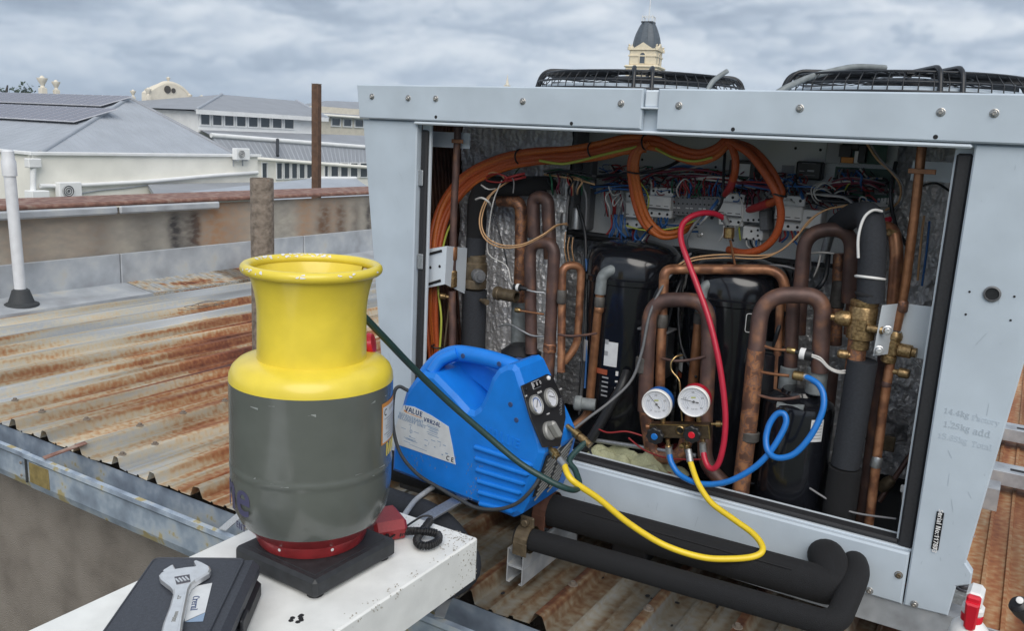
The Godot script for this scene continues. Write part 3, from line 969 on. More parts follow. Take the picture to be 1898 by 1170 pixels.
# zinc sheet gone to rust: streaks run down the ribs, patches where the coating failed
func roof_texture() -> ImageTexture:
	var w := 1536
	var h := 1100
	var x0 := -4.6; var x1 := 0.9
	var z0 := -3.6; var z1 := 0.4
	var streak := plain_noise(31, w, h, 0.075, 4, 26)
	var patch := plain_noise(32, w, h, 0.008, 5, 3)
	var fine := plain_noise(33, w, h, 0.16, 4)
	var tone := plain_noise(34, w, h, 0.03, 3, 12)
	var g := Gradient.new()
	g.offsets = PackedFloat32Array([0.0, 0.14, 0.28, 0.40, 0.50, 0.64, 0.80, 1.0])
	g.colors = PackedColorArray([Color(0.40, 0.42, 0.44), Color(0.48, 0.46, 0.40), Color(0.52, 0.43, 0.30), Color(0.43, 0.25, 0.125), Color(0.36, 0.145, 0.060), Color(0.22, 0.068, 0.032), Color(0.10, 0.034, 0.022), Color(0.05, 0.022, 0.018)])
	var lut := []
	for i in 256:
		var c := g.sample(i / 255.0).linear_to_srgb()
		lut.append([int(c.r * 255), int(c.g * 255), int(c.b * 255)])
	# places where the rust has gone furthest: x, z, half width, half length, amount
	var worst := [[-3.71, -1.6, 0.05, 0.55, 0.46], [-3.32, -1.25, 0.06, 0.65, 0.52], [-3.10, -0.92, 0.075, 0.72, 0.68], [-2.90, -0.85, 0.07, 0.68, 0.72], [-2.72, -0.75, 0.075, 0.65, 0.72], [-2.55, -0.8, 0.09, 0.6, 0.55], [-2.41, -0.40, 0.07, 0.45, 0.42], [-2.20, -0.25, 0.09, 0.42, 0.42], [-2.03, 0.0, 0.08, 0.30, 0.34], [-1.86, 0.0, 0.12, 0.5, 0.34], [-3.51, -0.9, 0.04, 0.5, 0.26], [-2.25, -1.1, 0.2, 0.7, 0.5], [-4.3, -3.0, 0.12, 1.2, 0.22], [-1.5, -0.4, 0.5, 0.7, 0.22]]
	var bw := 384
	var bh := 100
	var bias := PackedFloat32Array()
	var calm := PackedFloat32Array()
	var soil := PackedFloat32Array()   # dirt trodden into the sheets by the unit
	bias.resize(bw * bh)
	calm.resize(bw * bh)
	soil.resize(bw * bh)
	var trod := FastNoiseLite.new()
	trod.seed = 8
	trod.frequency = 4.0
	for j in bh:
		for i in bw:
			var x := lerpf(x0, x1, (i + 0.5) / bw)
			var z := lerpf(z0, z1, (j + 0.5) / bh)
			var b := 0.0
			for q in worst:
				var dx: float = (x - q[0] + 0.05 * trod.get_noise_2d(z * 2.0, q[0])) / (q[2] * 1.9)
				var dz: float = (z - q[1] + 0.3 * trod.get_noise_2d(x * 5.0, q[1])) / q[3]
				b = maxf(b, q[4] * exp(-dx * dx - dz * dz))
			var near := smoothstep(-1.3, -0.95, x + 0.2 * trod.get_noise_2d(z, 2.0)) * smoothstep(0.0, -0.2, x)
			var right := smoothstep(-0.35, -0.1, x) * smoothstep(0.15, -0.2, z)
			var crest := (x - RIB0) / PITCH
			crest = (crest - roundf(crest)) * PITCH / 0.016
			b += near * (0.10 + (0.30 + 0.2 * trod.get_noise_2d(x, z)) * exp(-crest * crest)) + 0.36 * right
			bias[j * bw + i] = b
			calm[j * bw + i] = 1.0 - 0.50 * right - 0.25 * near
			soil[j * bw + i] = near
	var out := PackedByteArray()
	out.resize(w * h * 3)
	for j in h:
		var bj := (j * bh / h) * bw
		for i in w:
			var o := j * w + i
			var b := bj + i * bw / w
			var r := (0.44 * (streak[o] / 255.0 - 0.5) + 0.62 * (patch[o] / 255.0 - 0.5)) * calm[b] * (1.0 - 0.75 * minf(bias[b] * 2.0, 1.0)) + 0.26 * (fine[o] / 255.0 - 0.5) + 0.10 + bias[b] * (0.72 + 0.55 * streak[o] / 255.0)
			var l: Array = lut[clampi(int(r * 255.0), 0, 255)]
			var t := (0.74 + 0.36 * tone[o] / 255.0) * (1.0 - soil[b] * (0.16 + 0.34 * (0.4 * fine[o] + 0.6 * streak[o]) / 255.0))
			o *= 3
			out[o] = mini(255, int(l[0] * t)); out[o + 1] = mini(255, int(l[1] * t)); out[o + 2] = mini(255, int(l[2] * t))
	return ImageTexture.create_from_image(Image.create_from_data(w, h, false, Image.FORMAT_RGB8, out))

func roof_uv(p: Vector3) -> Vector2:
	return Vector2((p.x + 4.6) / 5.5, (p.z + 3.6) / 4.0)

func build_roof() -> void:
	var m := StandardMaterial3D.new()
	m.resource_name = "roof_sheet"
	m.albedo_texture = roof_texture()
	m.roughness = 0.72
	m.metallic = 0.12
	m.texture_repeat = false
	M.roof_sheet = m
	var roof := Node3D.new()
	roof.name = "sheet_roof"
	add_child(roof, true)
	meta(roof, "", "", "", "structure")
	var prof := [[-0.5, 0.0], [-0.17, 0.0], [-0.135, 0.028], [-0.07, 0.030], [0.07, 0.030], [0.135, 0.028], [0.17, 0.0], [0.28, 0.0], [0.295, 0.004], [0.315, 0.004], [0.33, 0.0], [0.42, 0.0], [0.435, 0.004], [0.455, 0.004], [0.47, 0.0]]
	# pan between rib k and k+1 carries two small stiffening swages
	prof = [[-0.120, 0.0], [-0.062, 0.026], [-0.046, 0.0285], [0.046, 0.0285], [0.062, 0.026], [0.125, 0.0], [0.33, 0.0], [0.345, 0.0055], [0.385, 0.0055], [0.40, 0.0], [0.60, 0.0], [0.615, 0.0055], [0.655, 0.0055], [0.67, 0.0]]
	var zs := [EAVE, 0.24, 0.1, -0.1, -0.35, -0.6, -0.9, -1.3, -1.8, -2.4, -3.2, -4.2, -5.5, -7.0]
	var wave := FastNoiseLite.new()
	wave.seed = 9
	wave.frequency = 0.9
	var hole := 0
	for s in range(-21, 17, 4):
		var mb := MB.new()
		var cols := []
		for r in 4:
			for q in prof:
				cols.append([RIB0 + (s + r + q[0]) * PITCH, q[1]])
		cols.append([RIB0 + (s + 4 - 0.120) * PITCH, 0.0])
		cols.append([RIB0 + (s + 4 - 0.062) * PITCH, 0.0256])   # laps under the next sheet
		var lift := 0.0012 * ((s + 21) / 4 % 2)
		var base := 0
		var runs := [0.0]          # the print follows the sheet over ribs and swages
		for i in cols.size() - 1:
			runs.append(runs[i] + Vector2(cols[i][0], cols[i][1]).distance_to(Vector2(cols[i + 1][0], cols[i + 1][1])))
		for i in cols.size():
			cols[i].append(lerpf(cols[0][0], cols[cols.size() - 1][0], runs[i] / runs[cols.size() - 1]))
		for i in cols.size() - 1:
			var a: Array = cols[i]
			var b: Array = cols[i + 1]
			if a[0] < -4.46:
				continue
			var nn := Vector3(-(b[1] - a[1]), b[0] - a[0], 0).normalized()
			base = mb.v.size()
			for z in zs:
				for e in [a, b]:
					var wob: float = 0.0028 * wave.get_noise_2d(e[0] * 2.0, z) * (1.0 + maxf(0.0, 1.0 - absf(z - EAVE) * 8.0))
					var jag: float = 0.012 * wave.get_noise_2d(e[0] * 9.0, 3.0) if z == EAVE else 0.0
					var p := Vector3(e[0], e[1] + wob + lift, z + jag)
					mb.vert(p, nn, roof_uv(Vector3(e[2], 0, p.z)))
			for k in zs.size() - 1:
				mb.face(base + k * 2, base + k * 2 + 1, base + k * 2 + 3)
				mb.face(base + k * 2, base + k * 2 + 3, base + k * 2 + 2)
		if mb.v.size():
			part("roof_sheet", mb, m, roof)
	# fixing screws on the crests
	var screw := MB.new().lathe([Vector2(0.012, 0.0), Vector2(0.011, 0.002), Vector2(0.006, 0.003), Vector2(0.006, 0.008), Vector2(0.0, 0.009)], 8).mesh()
	for q in [[170, 780], [100, 770], [10, 735], [265, 790], [340, 765], [195, 830], [265, 815], [425, 745], [1058, 1082], [1200, 1128], [1360, 1160], [960, 760]]:
		var p := py(q[0], q[1], 0.031)
		var r := roundf((p.x - RIB0) / PITCH)
		placed("roof_screw", screw, M.post_rust, Transform3D(Basis.IDENTITY, Vector3(RIB0 + r * PITCH, 0.0300, p.z)), roof)
	for q in [[932, 1100], [1115, 1071], [1200, 1105], [1207, 1110], [1255, 1118], [1245, 1160], [1100, 1130], [970, 1122], [1330, 1125], [217, 588]]:
		var p := py(q[0], q[1], 0.004)
		placed("rust_hole", MB.new().lathe([Vector2(0.006, 0.0), Vector2(0.004, 0.0004), Vector2(0.0, 0.0004)], 7).mesh(), M.black_matt, Transform3D(Basis.from_scale(Vector3(rng.randf_range(0.4, 1.1), 1, rng.randf_range(0.5, 1.4))), Vector3(p.x, 0.0048, p.z)), roof)
	# decking below the sheets so that nothing shows through
	var deck := MB.new().box(Vector3(-0.7, -0.06, -3.42), Vector3(7.3, 0.06, 7.0))
	part("roof_deck", deck, M.deck_timber, roof)
	# wall of the building under the gutter
	var wall := thing("rendered_wall", "stained brown rendered wall below the old gutter", "wall", Vector3(-1, -6, 0.2))
	part("wall_face", MB.new().box(Vector3(-0.7, -3.06, -0.01), Vector3(9.0, 5.88, 0.6)), M.render_wall, wall)
	# loose tie wire on the roof
	var wc := py(385, 566, 0.04)
	var wp := []
	for k in 34:
		var a := k * 0.62
		wp.append(wc + Vector3(cos(a) * 0.05 + (k / 33.0 - 0.5) * 0.02, 0.006 + 0.004 * sin(k * 1.7), sin(a) * 0.11 + 0.16 * (k / 33.0 - 0.5)))
	var tw := part("tie_wire", MB.new().tube(spline(wp, 3), 0.0016, 5), M.post_rust)
	meta(tw, "loose coil of thin wire lying on the rusty ribs", "wire")


func build_parapet() -> void:
	var x := -4.45
	# stained face: soot runs and rust bleeding from the capping
	var w := 1024
	var h := 128
	var n1 := plain_noise(51, w, h, 0.02, 5)
	var n2 := plain_noise(52, w, h, 0.06, 3, 1)
	var bytes := PackedByteArray()
	bytes.resize(w * h * 3)
	var za := 0.6; var zb := -4.4          # texture runs from za to zb
	var runs := []
	for q in [[325, 0.9, 0.05, 0], [362, 1.0, 0.055, 0], [345, 0.5, 0.09, 0], [270, 0.35, 0.12, 0], [185, 0.3, 0.1, 0], [601, 0.8, 0.09, 0], [632, 0.7, 0.07, 0], [660, 0.4, 0.06, 0], [683, 0.7, 0.05, 0], [400, 0.9, 0.16, 1], [440, 0.5, 0.2, 1], [565, 0.7, 0.1, 1], [610, 0.45, 0.3, 1], [145, 0.25, 0.3, 1], [30, 0.3, 0.2, 1]]:
		runs.append([(za - px(q[0], 430, x).z) / (za - zb), q[1], q[2] / (za - zb), q[3]])
	for j in h:
		var v := (j + 0.5) / h
		for i in w:
			var u := (i + 0.5) / w
			var o := j * w + i
			var c := Color(0.40, 0.37, 0.315).lerp(Color(0.30, 0.285, 0.255), n1[o] / 255.0) * (0.86 + 0.28 * n2[o] / 255.0)
			for r in runs:
				var d: float = absf(u + (n1[o] / 255.0 - 0.5) * 0.008 - r[0]) / r[2]
				if d < 2.0:
					var k: float = r[1] * exp(-d * d * 1.6) * clampf(0.25 + 1.1 * n2[o] / 255.0, 0.0, 1.0)
					c = c.lerp(Color(0.045, 0.042, 0.045) if r[3] == 0 else Color(0.36, 0.17, 0.065), clampf(k * (1.25 if r[3] == 0 else 0.8) * (smoothstep(0.0, 0.35, v) if r[3] == 0 else 1.0), 0.0, 0.95))
			c = c.linear_to_srgb()
			o *= 3
			bytes[o] = int(c.r * 255); bytes[o + 1] = int(c.g * 255); bytes[o + 2] = int(c.b * 255)
	var m := StandardMaterial3D.new()
	m.resource_name = "parapet_render"
	m.albedo_texture = ImageTexture.create_from_image(Image.create_from_data(w, h, false, Image.FORMAT_RGB8, bytes))
	m.roughness = 0.9
	m.heightmap_enabled = true
	m.heightmap_texture = m.albedo_texture
	m.heightmap_scale = 0.25
	m.texture_repeat = true
	var t := thing("parapet_wall", "low weathered parapet wall with rust red capping and soot stains", "parapet", Vector3(x, 0, -2))
	part("core", MB.new().box(Vector3(x - 0.17, -2.7, -3.0), Vector3(0.3, 6.3, 9.0)), M.render_wall, t)
	var f := MB.new()
	for k in 3:
		var z0 := za + 5.0 - 5.0 * k
		f.quad(Vector3(x, 0.5, z0), Vector3(x, 0.5, z0 - 5.0), Vector3(x, 0.2, z0 - 5.0), Vector3(x, 0.2, z0), Vector3.RIGHT)
	part("stained_face", f, m, t)
	# capping: red rusted top sheet, grey clip lengths along its front
	part("capping", MB.new().box(Vector3(x - 0.15, 0.526, -3.0), Vector3(0.40, 0.026, 9.0), 0.008), M.cap_rust, t)
	var zb0 := 1.4
	for u in [222, 410]:
		var z := px(u, 395, x + 0.06).z
		part("capping_clip", MB.new().box(Vector3(x + 0.058, 0.492, (zb0 + z) * 0.5 + 0.004), Vector3(0.022, 0.045, zb0 - z - 0.012), 0.009), M.flashing, t)
		zb0 = z
	# base flashing in lengths, each lapped on the last
	var edges := [1.5, px(225, 510, x + 0.02).z, px(480, 470, x + 0.02).z, px(563, 450, x + 0.02).z, -3.9, -5.6, -7.0]
	for k in edges.size() - 1:
		var o := 0.012 + 0.004 * (k % 2)
		part("base_flashing", MB.new().box(Vector3(x + o, 0.150, (edges[k] + edges[k + 1]) * 0.5), Vector3(0.02, 0.175, edges[k] - edges[k + 1] - 0.004), 0.004), M.flashing, t)
	var ap := [1.5, px(250, 535, x + 0.1).z, px(490, 495, x + 0.1).z, -4.0, -7.0]
	for k in ap.size() - 1:
		var mb := MB.new()
		var l := 0.002 * (k % 2)
		var y0 := 0.062 + l
		mb.quad(Vector3(x + 0.02, y0 + 0.006, ap[k]), Vector3(x + 0.02, y0 + 0.006, ap[k + 1]), Vector3(x + 0.27, 0.038 + l, ap[k + 1]), Vector3(x + 0.27, 0.038 + l, ap[k]), Vector3.UP)
		mb.quad(Vector3(x + 0.27, 0.038 + l, ap[k]), Vector3(x + 0.27, 0.038 + l, ap[k + 1]), Vector3(x + 0.272, 0.015, ap[k + 1]), Vector3(x + 0.272, 0.015, ap[k]), Vector3.RIGHT)
		part("apron_flashing", mb, M.roof_sheet if k % 2 else M.flashing, t)


func build_posts() -> void:
	# white vent pipe with push-on cap and rubber boot
	var foot := px(42, 575, -4.30)
	foot.y = 0.05
	var head := px(17, 300, -4.30)
	head.y = maxf(head.y, 0.6)
	var axis := (head - foot).normalized()
	var t := thing("vent_pipe", "white plastic vent pipe standing in a dark rubber boot", "pipe", foot)
	part("pipe", MB.new().tube([foot, head], 0.027, 16), M.pvc_white, t)
	part("socket_cap", MB.new().lathe([Vector2(0.028, -0.02), Vector2(0.033, -0.018), Vector2(0.033, 0.05), Vector2(0.028, 0.062), Vector2(0.028, 0.10), Vector2(0.022, 0.108), Vector2(0.0, 0.108)], 18, Transform3D(looking(axis), head - axis * 0.05)), M.pvc_white, t)
	part("rubber_boot", MB.new().lathe([Vector2(0.082, -0.01), Vector2(0.080, 0.006), Vector2(0.060, 0.014), Vector2(0.040, 0.075), Vector2(0.030, 0.082), Vector2(0.027, 0.082)], 18, Transform3D(Basis.IDENTITY, foot)), M.boot_grey, t)
	# rusty open steel tube
	var b := py(490, 705, 0.0)
	var tp := pz(490, 360, b.z)
	tp.x = b.x
	var t2 := thing("steel_post", "thick rust-grey open steel tube behind the yellow cylinder", "post", b)
	part("tube", MB.new().lathe([Vector2(0.034, -0.06), Vector2(0.044, -0.06), Vector2(0.044, tp.y - b.y - 0.004), Vector2(0.042, tp.y - b.y), Vector2(0.037, tp.y - b.y), Vector2(0.036, tp.y - b.y - 0.3)], 24, Transform3D(Basis.IDENTITY, b + Vector3(0, 0.06, 0))), M.post_rust, t2)
	part("flange", MB.new().lathe([Vector2(0.0, 0.04), Vector2(0.09, 0.04), Vector2(0.09, 0.032), Vector2(0.09, 0.0)], 20, Transform3D(Basis.IDENTITY, b)), M.post_rust, t2)
	# brown square post beyond the parapet
	var c := px(587, 250, -5.5)
	var top := px(587, 157, -5.5)
	var t3 := thing("brown_post", "tall square brown post rising behind the parapet", "post", Vector3(c.x, -6, c.z))
	var wd := 21.0 * 6.9 / FOCAL
	part("shaft", MB.new().box(Vector3(c.x, (top.y - 6.0) * 0.5, c.z), Vector3(wd * 0.72, top.y + 6.0, wd * 0.72), 0.006, Basis(Vector3.UP, 0.2)), M.post_brown, t3)
	part("end_cap", MB.new().box(Vector3(c.x, top.y + 0.004, c.z), Vector3(wd * 0.72, 0.008, wd * 0.72), 0.002, Basis(Vector3.UP, 0.2)), M.post_rust, t3)


func build_gutter() -> void:
	var t := thing("gutter", "old galvanised gutter with flaking yellow paint along the roof edge", "gutter", Vector3(-1, -0.1, 0.38))
	# quad profile: back, sole, front, rolled lip (z, y)
	var prof := [[0.300, -0.02], [0.300, -0.105], [0.408, -0.112], [0.420, -0.085], [0.422, -0.018], [0.430, -0.008], [0.428, 0.004], [0.416, 0.006], [0.410, -0.004], [0.412, -0.02]]
	var joints := [-4.3, py(82, 865, -0.05).x, -1.52, 0.2, 2.6]
	for k in joints.size() - 1:
		var mb := MB.new()
		var x0: float = joints[k] + (0.0 if k == 0 else -0.02)
		var x1: float = joints[k + 1]
		var o := 0.0025 * (k % 2)
		for i in prof.size() - 1:
			var a: Array = prof[i]; var b: Array = prof[i + 1]
			var n := Vector3(0, b[0] - a[0], -(b[1] - a[1])).normalized()
			if i < 6: n = -n
			mb.quad(Vector3(x0, a[1], a[0] + o), Vector3(x1, a[1], a[0] + o), Vector3(x1, b[1], b[0] + o), Vector3(x0, b[1], b[0] + o), n)
		part("gutter_length", mb, M.gutter_metal, t)
		if k > 0:
			part("joint_cover", MB.new().box(Vector3(x0 + 0.012, -0.05, 0.425 + o), Vector3(0.006, 0.075, 0.004)), M.boot_grey, t)
			for y in [-0.03, -0.07]:
				placed("rivet", MB.new().lathe([Vector2(0.005, 0.0), Vector2(0.004, 0.003), Vector2(0.0, 0.004)], 8).mesh(), M.post_rust, Transform3D(looking(Vector3.BACK), Vector3(x0 - 0.012, y, 0.426 + o)), t)
	part("paint_patch", MB.new().box(Vector3(joints[1] + 0.055, -0.052, 0.4245), Vector3(0.10, 0.064, 0.003), 0.001), M.gutter_yellow, t)
	# straps from the lip up to the roof
	for q in [[-2.37, 0.33, "cap_rust", -0.03], [-1.60, 0.33, "strap_white", 0.02], [-0.935, 0.29, "galvanised", 0.06]]:
		var a := Vector3(q[0], 0.012, 0.425)
		var b := Vector3(q[0] - q[3], 0.034, q[1] - 0.02)
		var dir := (b - a).normalized()
		part("strap", MB.new().box((a + b) * 0.5, Vector3(0.022, 0.003, a.distance_to(b)), 0.0, facing(dir)), M[q[2]], t)


func build_beam() -> void:
	var Y := 0.25
	var b := py(886, 997, Y)
	var l := py(449, 986, Y)
	var x0 := l.x; var x1 := b.x
	var h := 0.088
	var z1 := 2.3
	var t := thing("white_bench", "white painted box beam carrying the cylinder and tool case", "bench", Vector3((x0 + x1) * 0.5, -6, 1.9))
	part("box", MB.new().box(Vector3((x0 + x1) * 0.5, Y - h * 0.5, (b.z + z1) * 0.5), Vector3(x1 - x0, h, z1 - b.z), 0.003), M.beam_white, t)
	part("pillar", MB.new().box(Vector3((x0 + x1) * 0.5, (Y - h - 6.0) * 0.5, 2.1), Vector3(x1 - x0 - 0.05, Y - h + 6.0 - 0.002, 0.3)), M.beam_white, t)
	# grime with grain of its own: lichen specks and drip stains along the near edge and the end
	var rr := RandomNumberGenerator.new()
	rr.seed = 12
	var spots := MB.new()
	for k in 560:
		var end := k % 5 < 2
		var z := b.z + (absf(rr.randfn()) * 0.045 if end else rr.randf() * 0.75)
		if not end and fmod(z * 37.0, 2.0) > 0.9 + 0.6 * sin(z * 19.0):
			continue
		var r := rr.randf_range(0.0004, 0.0014)
		var x := x1 - absf(rr.randfn()) * (0.05 if end else 0.009) - 0.004
		if k % 3 == 0:
			var y := Y - rr.randf() * (0.085 if end else 0.012)
			var c := Vector3(x1 + 0.0006, y, z)
			spots.quad(c + Vector3(0, -r * 1.8, -r), c + Vector3(0, -r, r), c + Vector3(0, r * 1.6, r), c + Vector3(0, r, -r), Vector3.RIGHT)
		else:
			var c := Vector3(x, Y + 0.0006, z)
			spots.quad(c + Vector3(-r, 0, -r), c + Vector3(r, 0, -r * 0.6), c + Vector3(r * 0.8, 0, r * 1.5), c + Vector3(-r, 0, r), Vector3.UP)
	var gr := part("grime", spots, mat("grime", lin(0.38, 0.35, 0.30), 0.9), t)
	gr.set_meta("kind", "stuff")
	var sp := py(552, 1147, Y)
	var blob := MB.new()
	for k in 7:
		blob.lathe([Vector2(0.0045, 0), Vector2(0.003, 0.0012), Vector2(0, 0.0015)], 6, Transform3D(Basis.IDENTITY, Vector3(sp.x + rr.randf_range(-0.008, 0.008), Y + 0.0002, sp.z - 0.01 * (k / 3.0 - 1.0))))
	part("tar_spot", blob, M.black_matt, t)


# ================================================================ the condenser unit
var unit: Node3D
const OP_L := -1.355
const OP_R := -0.1085
const OP_B := 0.238
const OP_T := 1.020

func out_l(y: float) -> float: return -1.44 - (y - 0.24) * 0.12
func out_r(y: float) -> float: return -0.012 + (y - 0.24) * 0.0885

func bolt(at: Vector3, dir: Vector3, r: float, parent: Node3D, m: Material) -> void:
	if not T.has("bolt_mesh"):
		T.bolt_mesh = MB.new().lathe([Vector2(1.25, 0.0), Vector2(1.25, 0.18), Vector2(1.05, 0.28)], 16).lathe([Vector2(0.85, 0.25), Vector2(0.85, 0.72), Vector2(0.68, 0.86), Vector2(0.40, 0.88), Vector2(0.30, 0.74), Vector2(0.0, 0.74)], 6).mesh()
	placed("bolt", T.bolt_mesh, m, Transform3D(looking(dir).scaled(Vector3.ONE * r), at), parent)

func hole(at: Vector3, dir: Vector3, r: float, parent: Node3D) -> void:
	if not T.has("hole_mesh"):
		T.hole_mesh = MB.new().lathe([Vector2(1.0, 0.0), Vector2(0.95, 0.05), Vector2(0.0, 0.05)], 14).mesh()
	placed("drilled_hole", T.hole_mesh, M.black_matt, Transform3D(looking(dir) * Basis.from_scale(Vector3(r, 0.01, r)), at), parent)

func flat(pts: Array) -> Array:
	return pts.map(func(p): return Vector2(p.x, p.y))

func build_unit() -> void:
	unit = thing("condenser_unit", "pale blue-grey rooftop condenser unit with its front access panel removed", "condenser unit", Vector3(-0.73, 0.03, -0.45))
	var fz := Transform3D(Basis.IDENTITY, Vector3(0, 0, -0.012))
	# --- posts and panels of the front
	var lp := part("corner_post", MB.new().slab([Vector2(out_l(0.13), 0.13), Vector2(OP_L, 0.13), Vector2(OP_L, 1.028), Vector2(out_l(1.028), 1.028)], 0.024, fz, 0.003), M.unit_paint, unit)
	var rp_pts := [Vector2(OP_R, 0.125), Vector2(-0.029, 0.129), Vector2(-0.023, 0.194), Vector2(0.0, 0.205), Vector2(0.0, 0.229), Vector2(-0.014, 0.246), Vector2(out_r(1.028), 1.028), Vector2(OP_R, 1.028)]
	var rp := part("corner_post", MB.new().slab(rp_pts, 0.024, fz, 0.003), M.unit_paint, unit, "wide right hand corner post with pencilled charge weights")
	var bp := part("bottom_panel", MB.new().slab([Vector2(-1.352, 0.128), Vector2(-0.1115, 0.125), Vector2(-0.1115, 0.236), Vector2(-1.352, 0.238)], 0.026, fz, 0.004), M.unit_paint, unit)
	part("header_rail", MB.new().box(Vector3(-0.74, 1.063, -0.018), Vector3(1.56, 0.086, 0.024), 0.003), M.unit_paint, unit)
	part("header_lip", MB.new().box(Vector3(-0.735, 1.0235, -0.004), Vector3(1.246, 0.0075, 0.03), 0.003), M.panel_edge, unit)
	var xs0 := pz(1190, 200, 0.012).x
	var xs1 := pz(1218, 200, 0.012).x
	var xm := Transform3D(Basis.IDENTITY, Vector3(0, 0, 0.005))
	var tl := part("top_panel", MB.new().slab([Vector2(out_l(1.03), 1.0295), Vector2(xs0, 1.0295), Vector2(xs0, 1.115), Vector2(out_l(1.115), 1.115)], 0.016, xm, 0.003), M.unit_paint, unit)
	var tr := part("top_panel", MB.new().slab([Vector2(xs1, 1.0295), Vector2(out_r(1.03), 1.0295), Vector2(out_r(1.115), 1.115), Vector2(xs1, 1.115)], 0.016, xm, 0.003), M.unit_paint, unit)
	for q in [[690, 179], [757, 182], [808, 183], [969, 188], [1151, 192]]:
		bolt(pz(q[0], q[1], 0.013), Vector3.BACK, 0.0062, tl, M.bolt_metal)
	for q in [[1258, 196], [1482, 201], [1743, 208], [1842, 210]]:
		bolt(pz(q[0], q[1], 0.013), Vector3.BACK, 0.0062, tr, M.bolt_metal)
	for q in [[808, 217], [1059, 229]]:
		hole(pz(q[0], q[1], 0.013), Vector3.BACK, 0.0042, tl)
	for q in [[1358, 240], [1733, 254]]:
		hole(pz(q[0], q[1], 0.013), Vector3.BACK, 0.0042, tr)
	# clip bridging the two top panels
	var xc := (xs0 + xs1) * 0.5
	part("joint_clip", MB.new().box(Vector3(xc, 1.094, 0.002), Vector3(xs1 - xs0 - 0.004, 0.036, 0.010), 0.003).box(Vector3(xc, 1.0745, 0.006), Vector3(xs1 - xs0 + 0.004, 0.004, 0.018), 0.001), M.panel_edge, unit)
	# right post: grommet, drilled holes, bolts, plate, pencil
	var gc := pz(1838, 545, 0.0)
	part("grommet", MB.new().lathe([Vector2(0.0145, 0.0), Vector2(0.0145, 0.003), Vector2(0.0115, 0.0045), Vector2(0.011, 0.0005)], 24, Transform3D(looking(Vector3.BACK), gc)), M.grey_plastic, rp)
	part("grommet_plug", MB.new().lathe([Vector2(0.0113, 0.0006), Vector2(0.0, 0.0006)], 20, Transform3D(looking(Vector3.BACK), gc)), M.black_plastic, rp)
	for q in [[1796, 541], [1879, 550], [1789, 583], [1872, 594]]:
		hole(pz(q[0], q[1], 0.0003), Vector3.BACK, 0.0021, rp)
	bolt(pz(1665, 1066, 0.001), Vector3.BACK, 0.0062, bp, M.brass_dull)
	bolt(pz(1611, 1095, 0.001), Vector3.BACK, 0.0058, bp, M.bolt_metal)
	bolt(pz(1694, 1120, 0.001), Vector3.BACK, 0.0058, rp, M.bolt_metal)
	var pl := pz(1737, 984, 0.0)
	var plate_b := Basis(Vector3.BACK, -PI * 0.5)
	part("serial_plate", MB.new().box(pl + Vector3(0, 0, 0.0012), Vector3(0.013, 0.078, 0.002), 0.0005), M.black_gloss, rp)
	var stxt := text_mesh("Serial No:117873", 0.0112, "Droid Sans", true)
	placed("serial_number", stxt, M.ink_white, Transform3D(plate_b, pl + Vector3(0, 0, 0.0026)), rp)
	for s in [-1.0, 1.0]:
		part("plate_hole", MB.new().lathe([Vector2(0.0032, 0.0), Vector2(0.002, 0.0)], 12, Transform3D(looking(Vector3.BACK), pl + Vector3(0, s * 0.0352, 0.0027))), M.ink_white, rp)
	for q in [["14.4kg", 1772, 766, 0.0140, "ink_pencil"], ["Factory", 1826, 780, 0.0125, "ink_pencil_faint"], ["1.25kg", 1772, 791, 0.0145, "ink_pencil"], ["add", 1818, 803, 0.0165, "ink_pencil"], ["15.65kg", 1765, 813, 0.0140, "ink_pencil_faint"], ["Total", 1819, 827, 0.0140, "ink_pencil_faint"]]:
		placed("pencil_note", text_mesh(q[0], q[3], "Droid Serif", false, 0.0003), M[q[4]], Transform3D(Basis(Vector3.BACK, -0.04), pz(q[1], q[2], 0.0006)), rp)
	# specks and small scratches on the paint
	var rs := RandomNumberGenerator.new()
	rs.seed = 31
	var sp := MB.new()
	for k in 70:
		var c := Vector3(rs.randf_range(-0.09, -0.005), rs.randf_range(0.16, 1.0), 0.0005) if k < 30 else Vector3(rs.randf_range(-1.43, -1.37), rs.randf_range(0.3, 1.0), 0.0005) if k < 45 else Vector3(rs.randf_range(-1.3, -0.15), rs.randf_range(0.14, 0.225), 0.0015)
		var s := rs.randf_range(0.0004, 0.0013)
		var l := s * rs.randf_range(1.0, 5.0) * (1.0 if k % 3 else 3.0)
		var b := Basis(Vector3.BACK, rs.randf_range(0.9, 2.2))
		sp.quad(c + b * Vector3(-l, -s * 0.5, 0), c + b * Vector3(l, -s * 0.4, 0), c + b * Vector3(l * 0.8, s * 0.5, 0), c + b * Vector3(-l, s * 0.5, 0), Vector3.BACK)
	part("paint_speck", sp, M.ink_pencil, unit).set_meta("kind", "stuff")
	# opening flanges and their seals
	var fl := MB.new()
	fl.box(Vector3(OP_R - 0.015, 0.62, -0.030), Vector3(0.034, 0.80, 0.006))
	fl.box(Vector3(OP_L + 0.012, 0.62, -0.030), Vector3(0.028, 0.80, 0.006))
	fl.box(Vector3(-0.73, OP_B - 0.002, -0.040), Vector3(1.24, 0.006, 0.05))
	part("opening_flange", fl, M.panel_edge, unit)
	part("door_seal", MB.new().box(Vector3(OP_R - 0.0145, 0.625, -0.021), Vector3(0.027, 0.772, 0.012), 0.004), M.seal_rubber, unit)
	part("door_seal", MB.new().box(Vector3(OP_L + 0.012, 0.625, -0.021), Vector3(0.020, 0.765, 0.012), 0.004), M.seal_rubber, unit)
	part("door_seal", MB.new().box(Vector3(-0.735, OP_B + 0.006, -0.036), Vector3(1.20, 0.011, 0.034), 0.004), M.seal_rubber, unit)
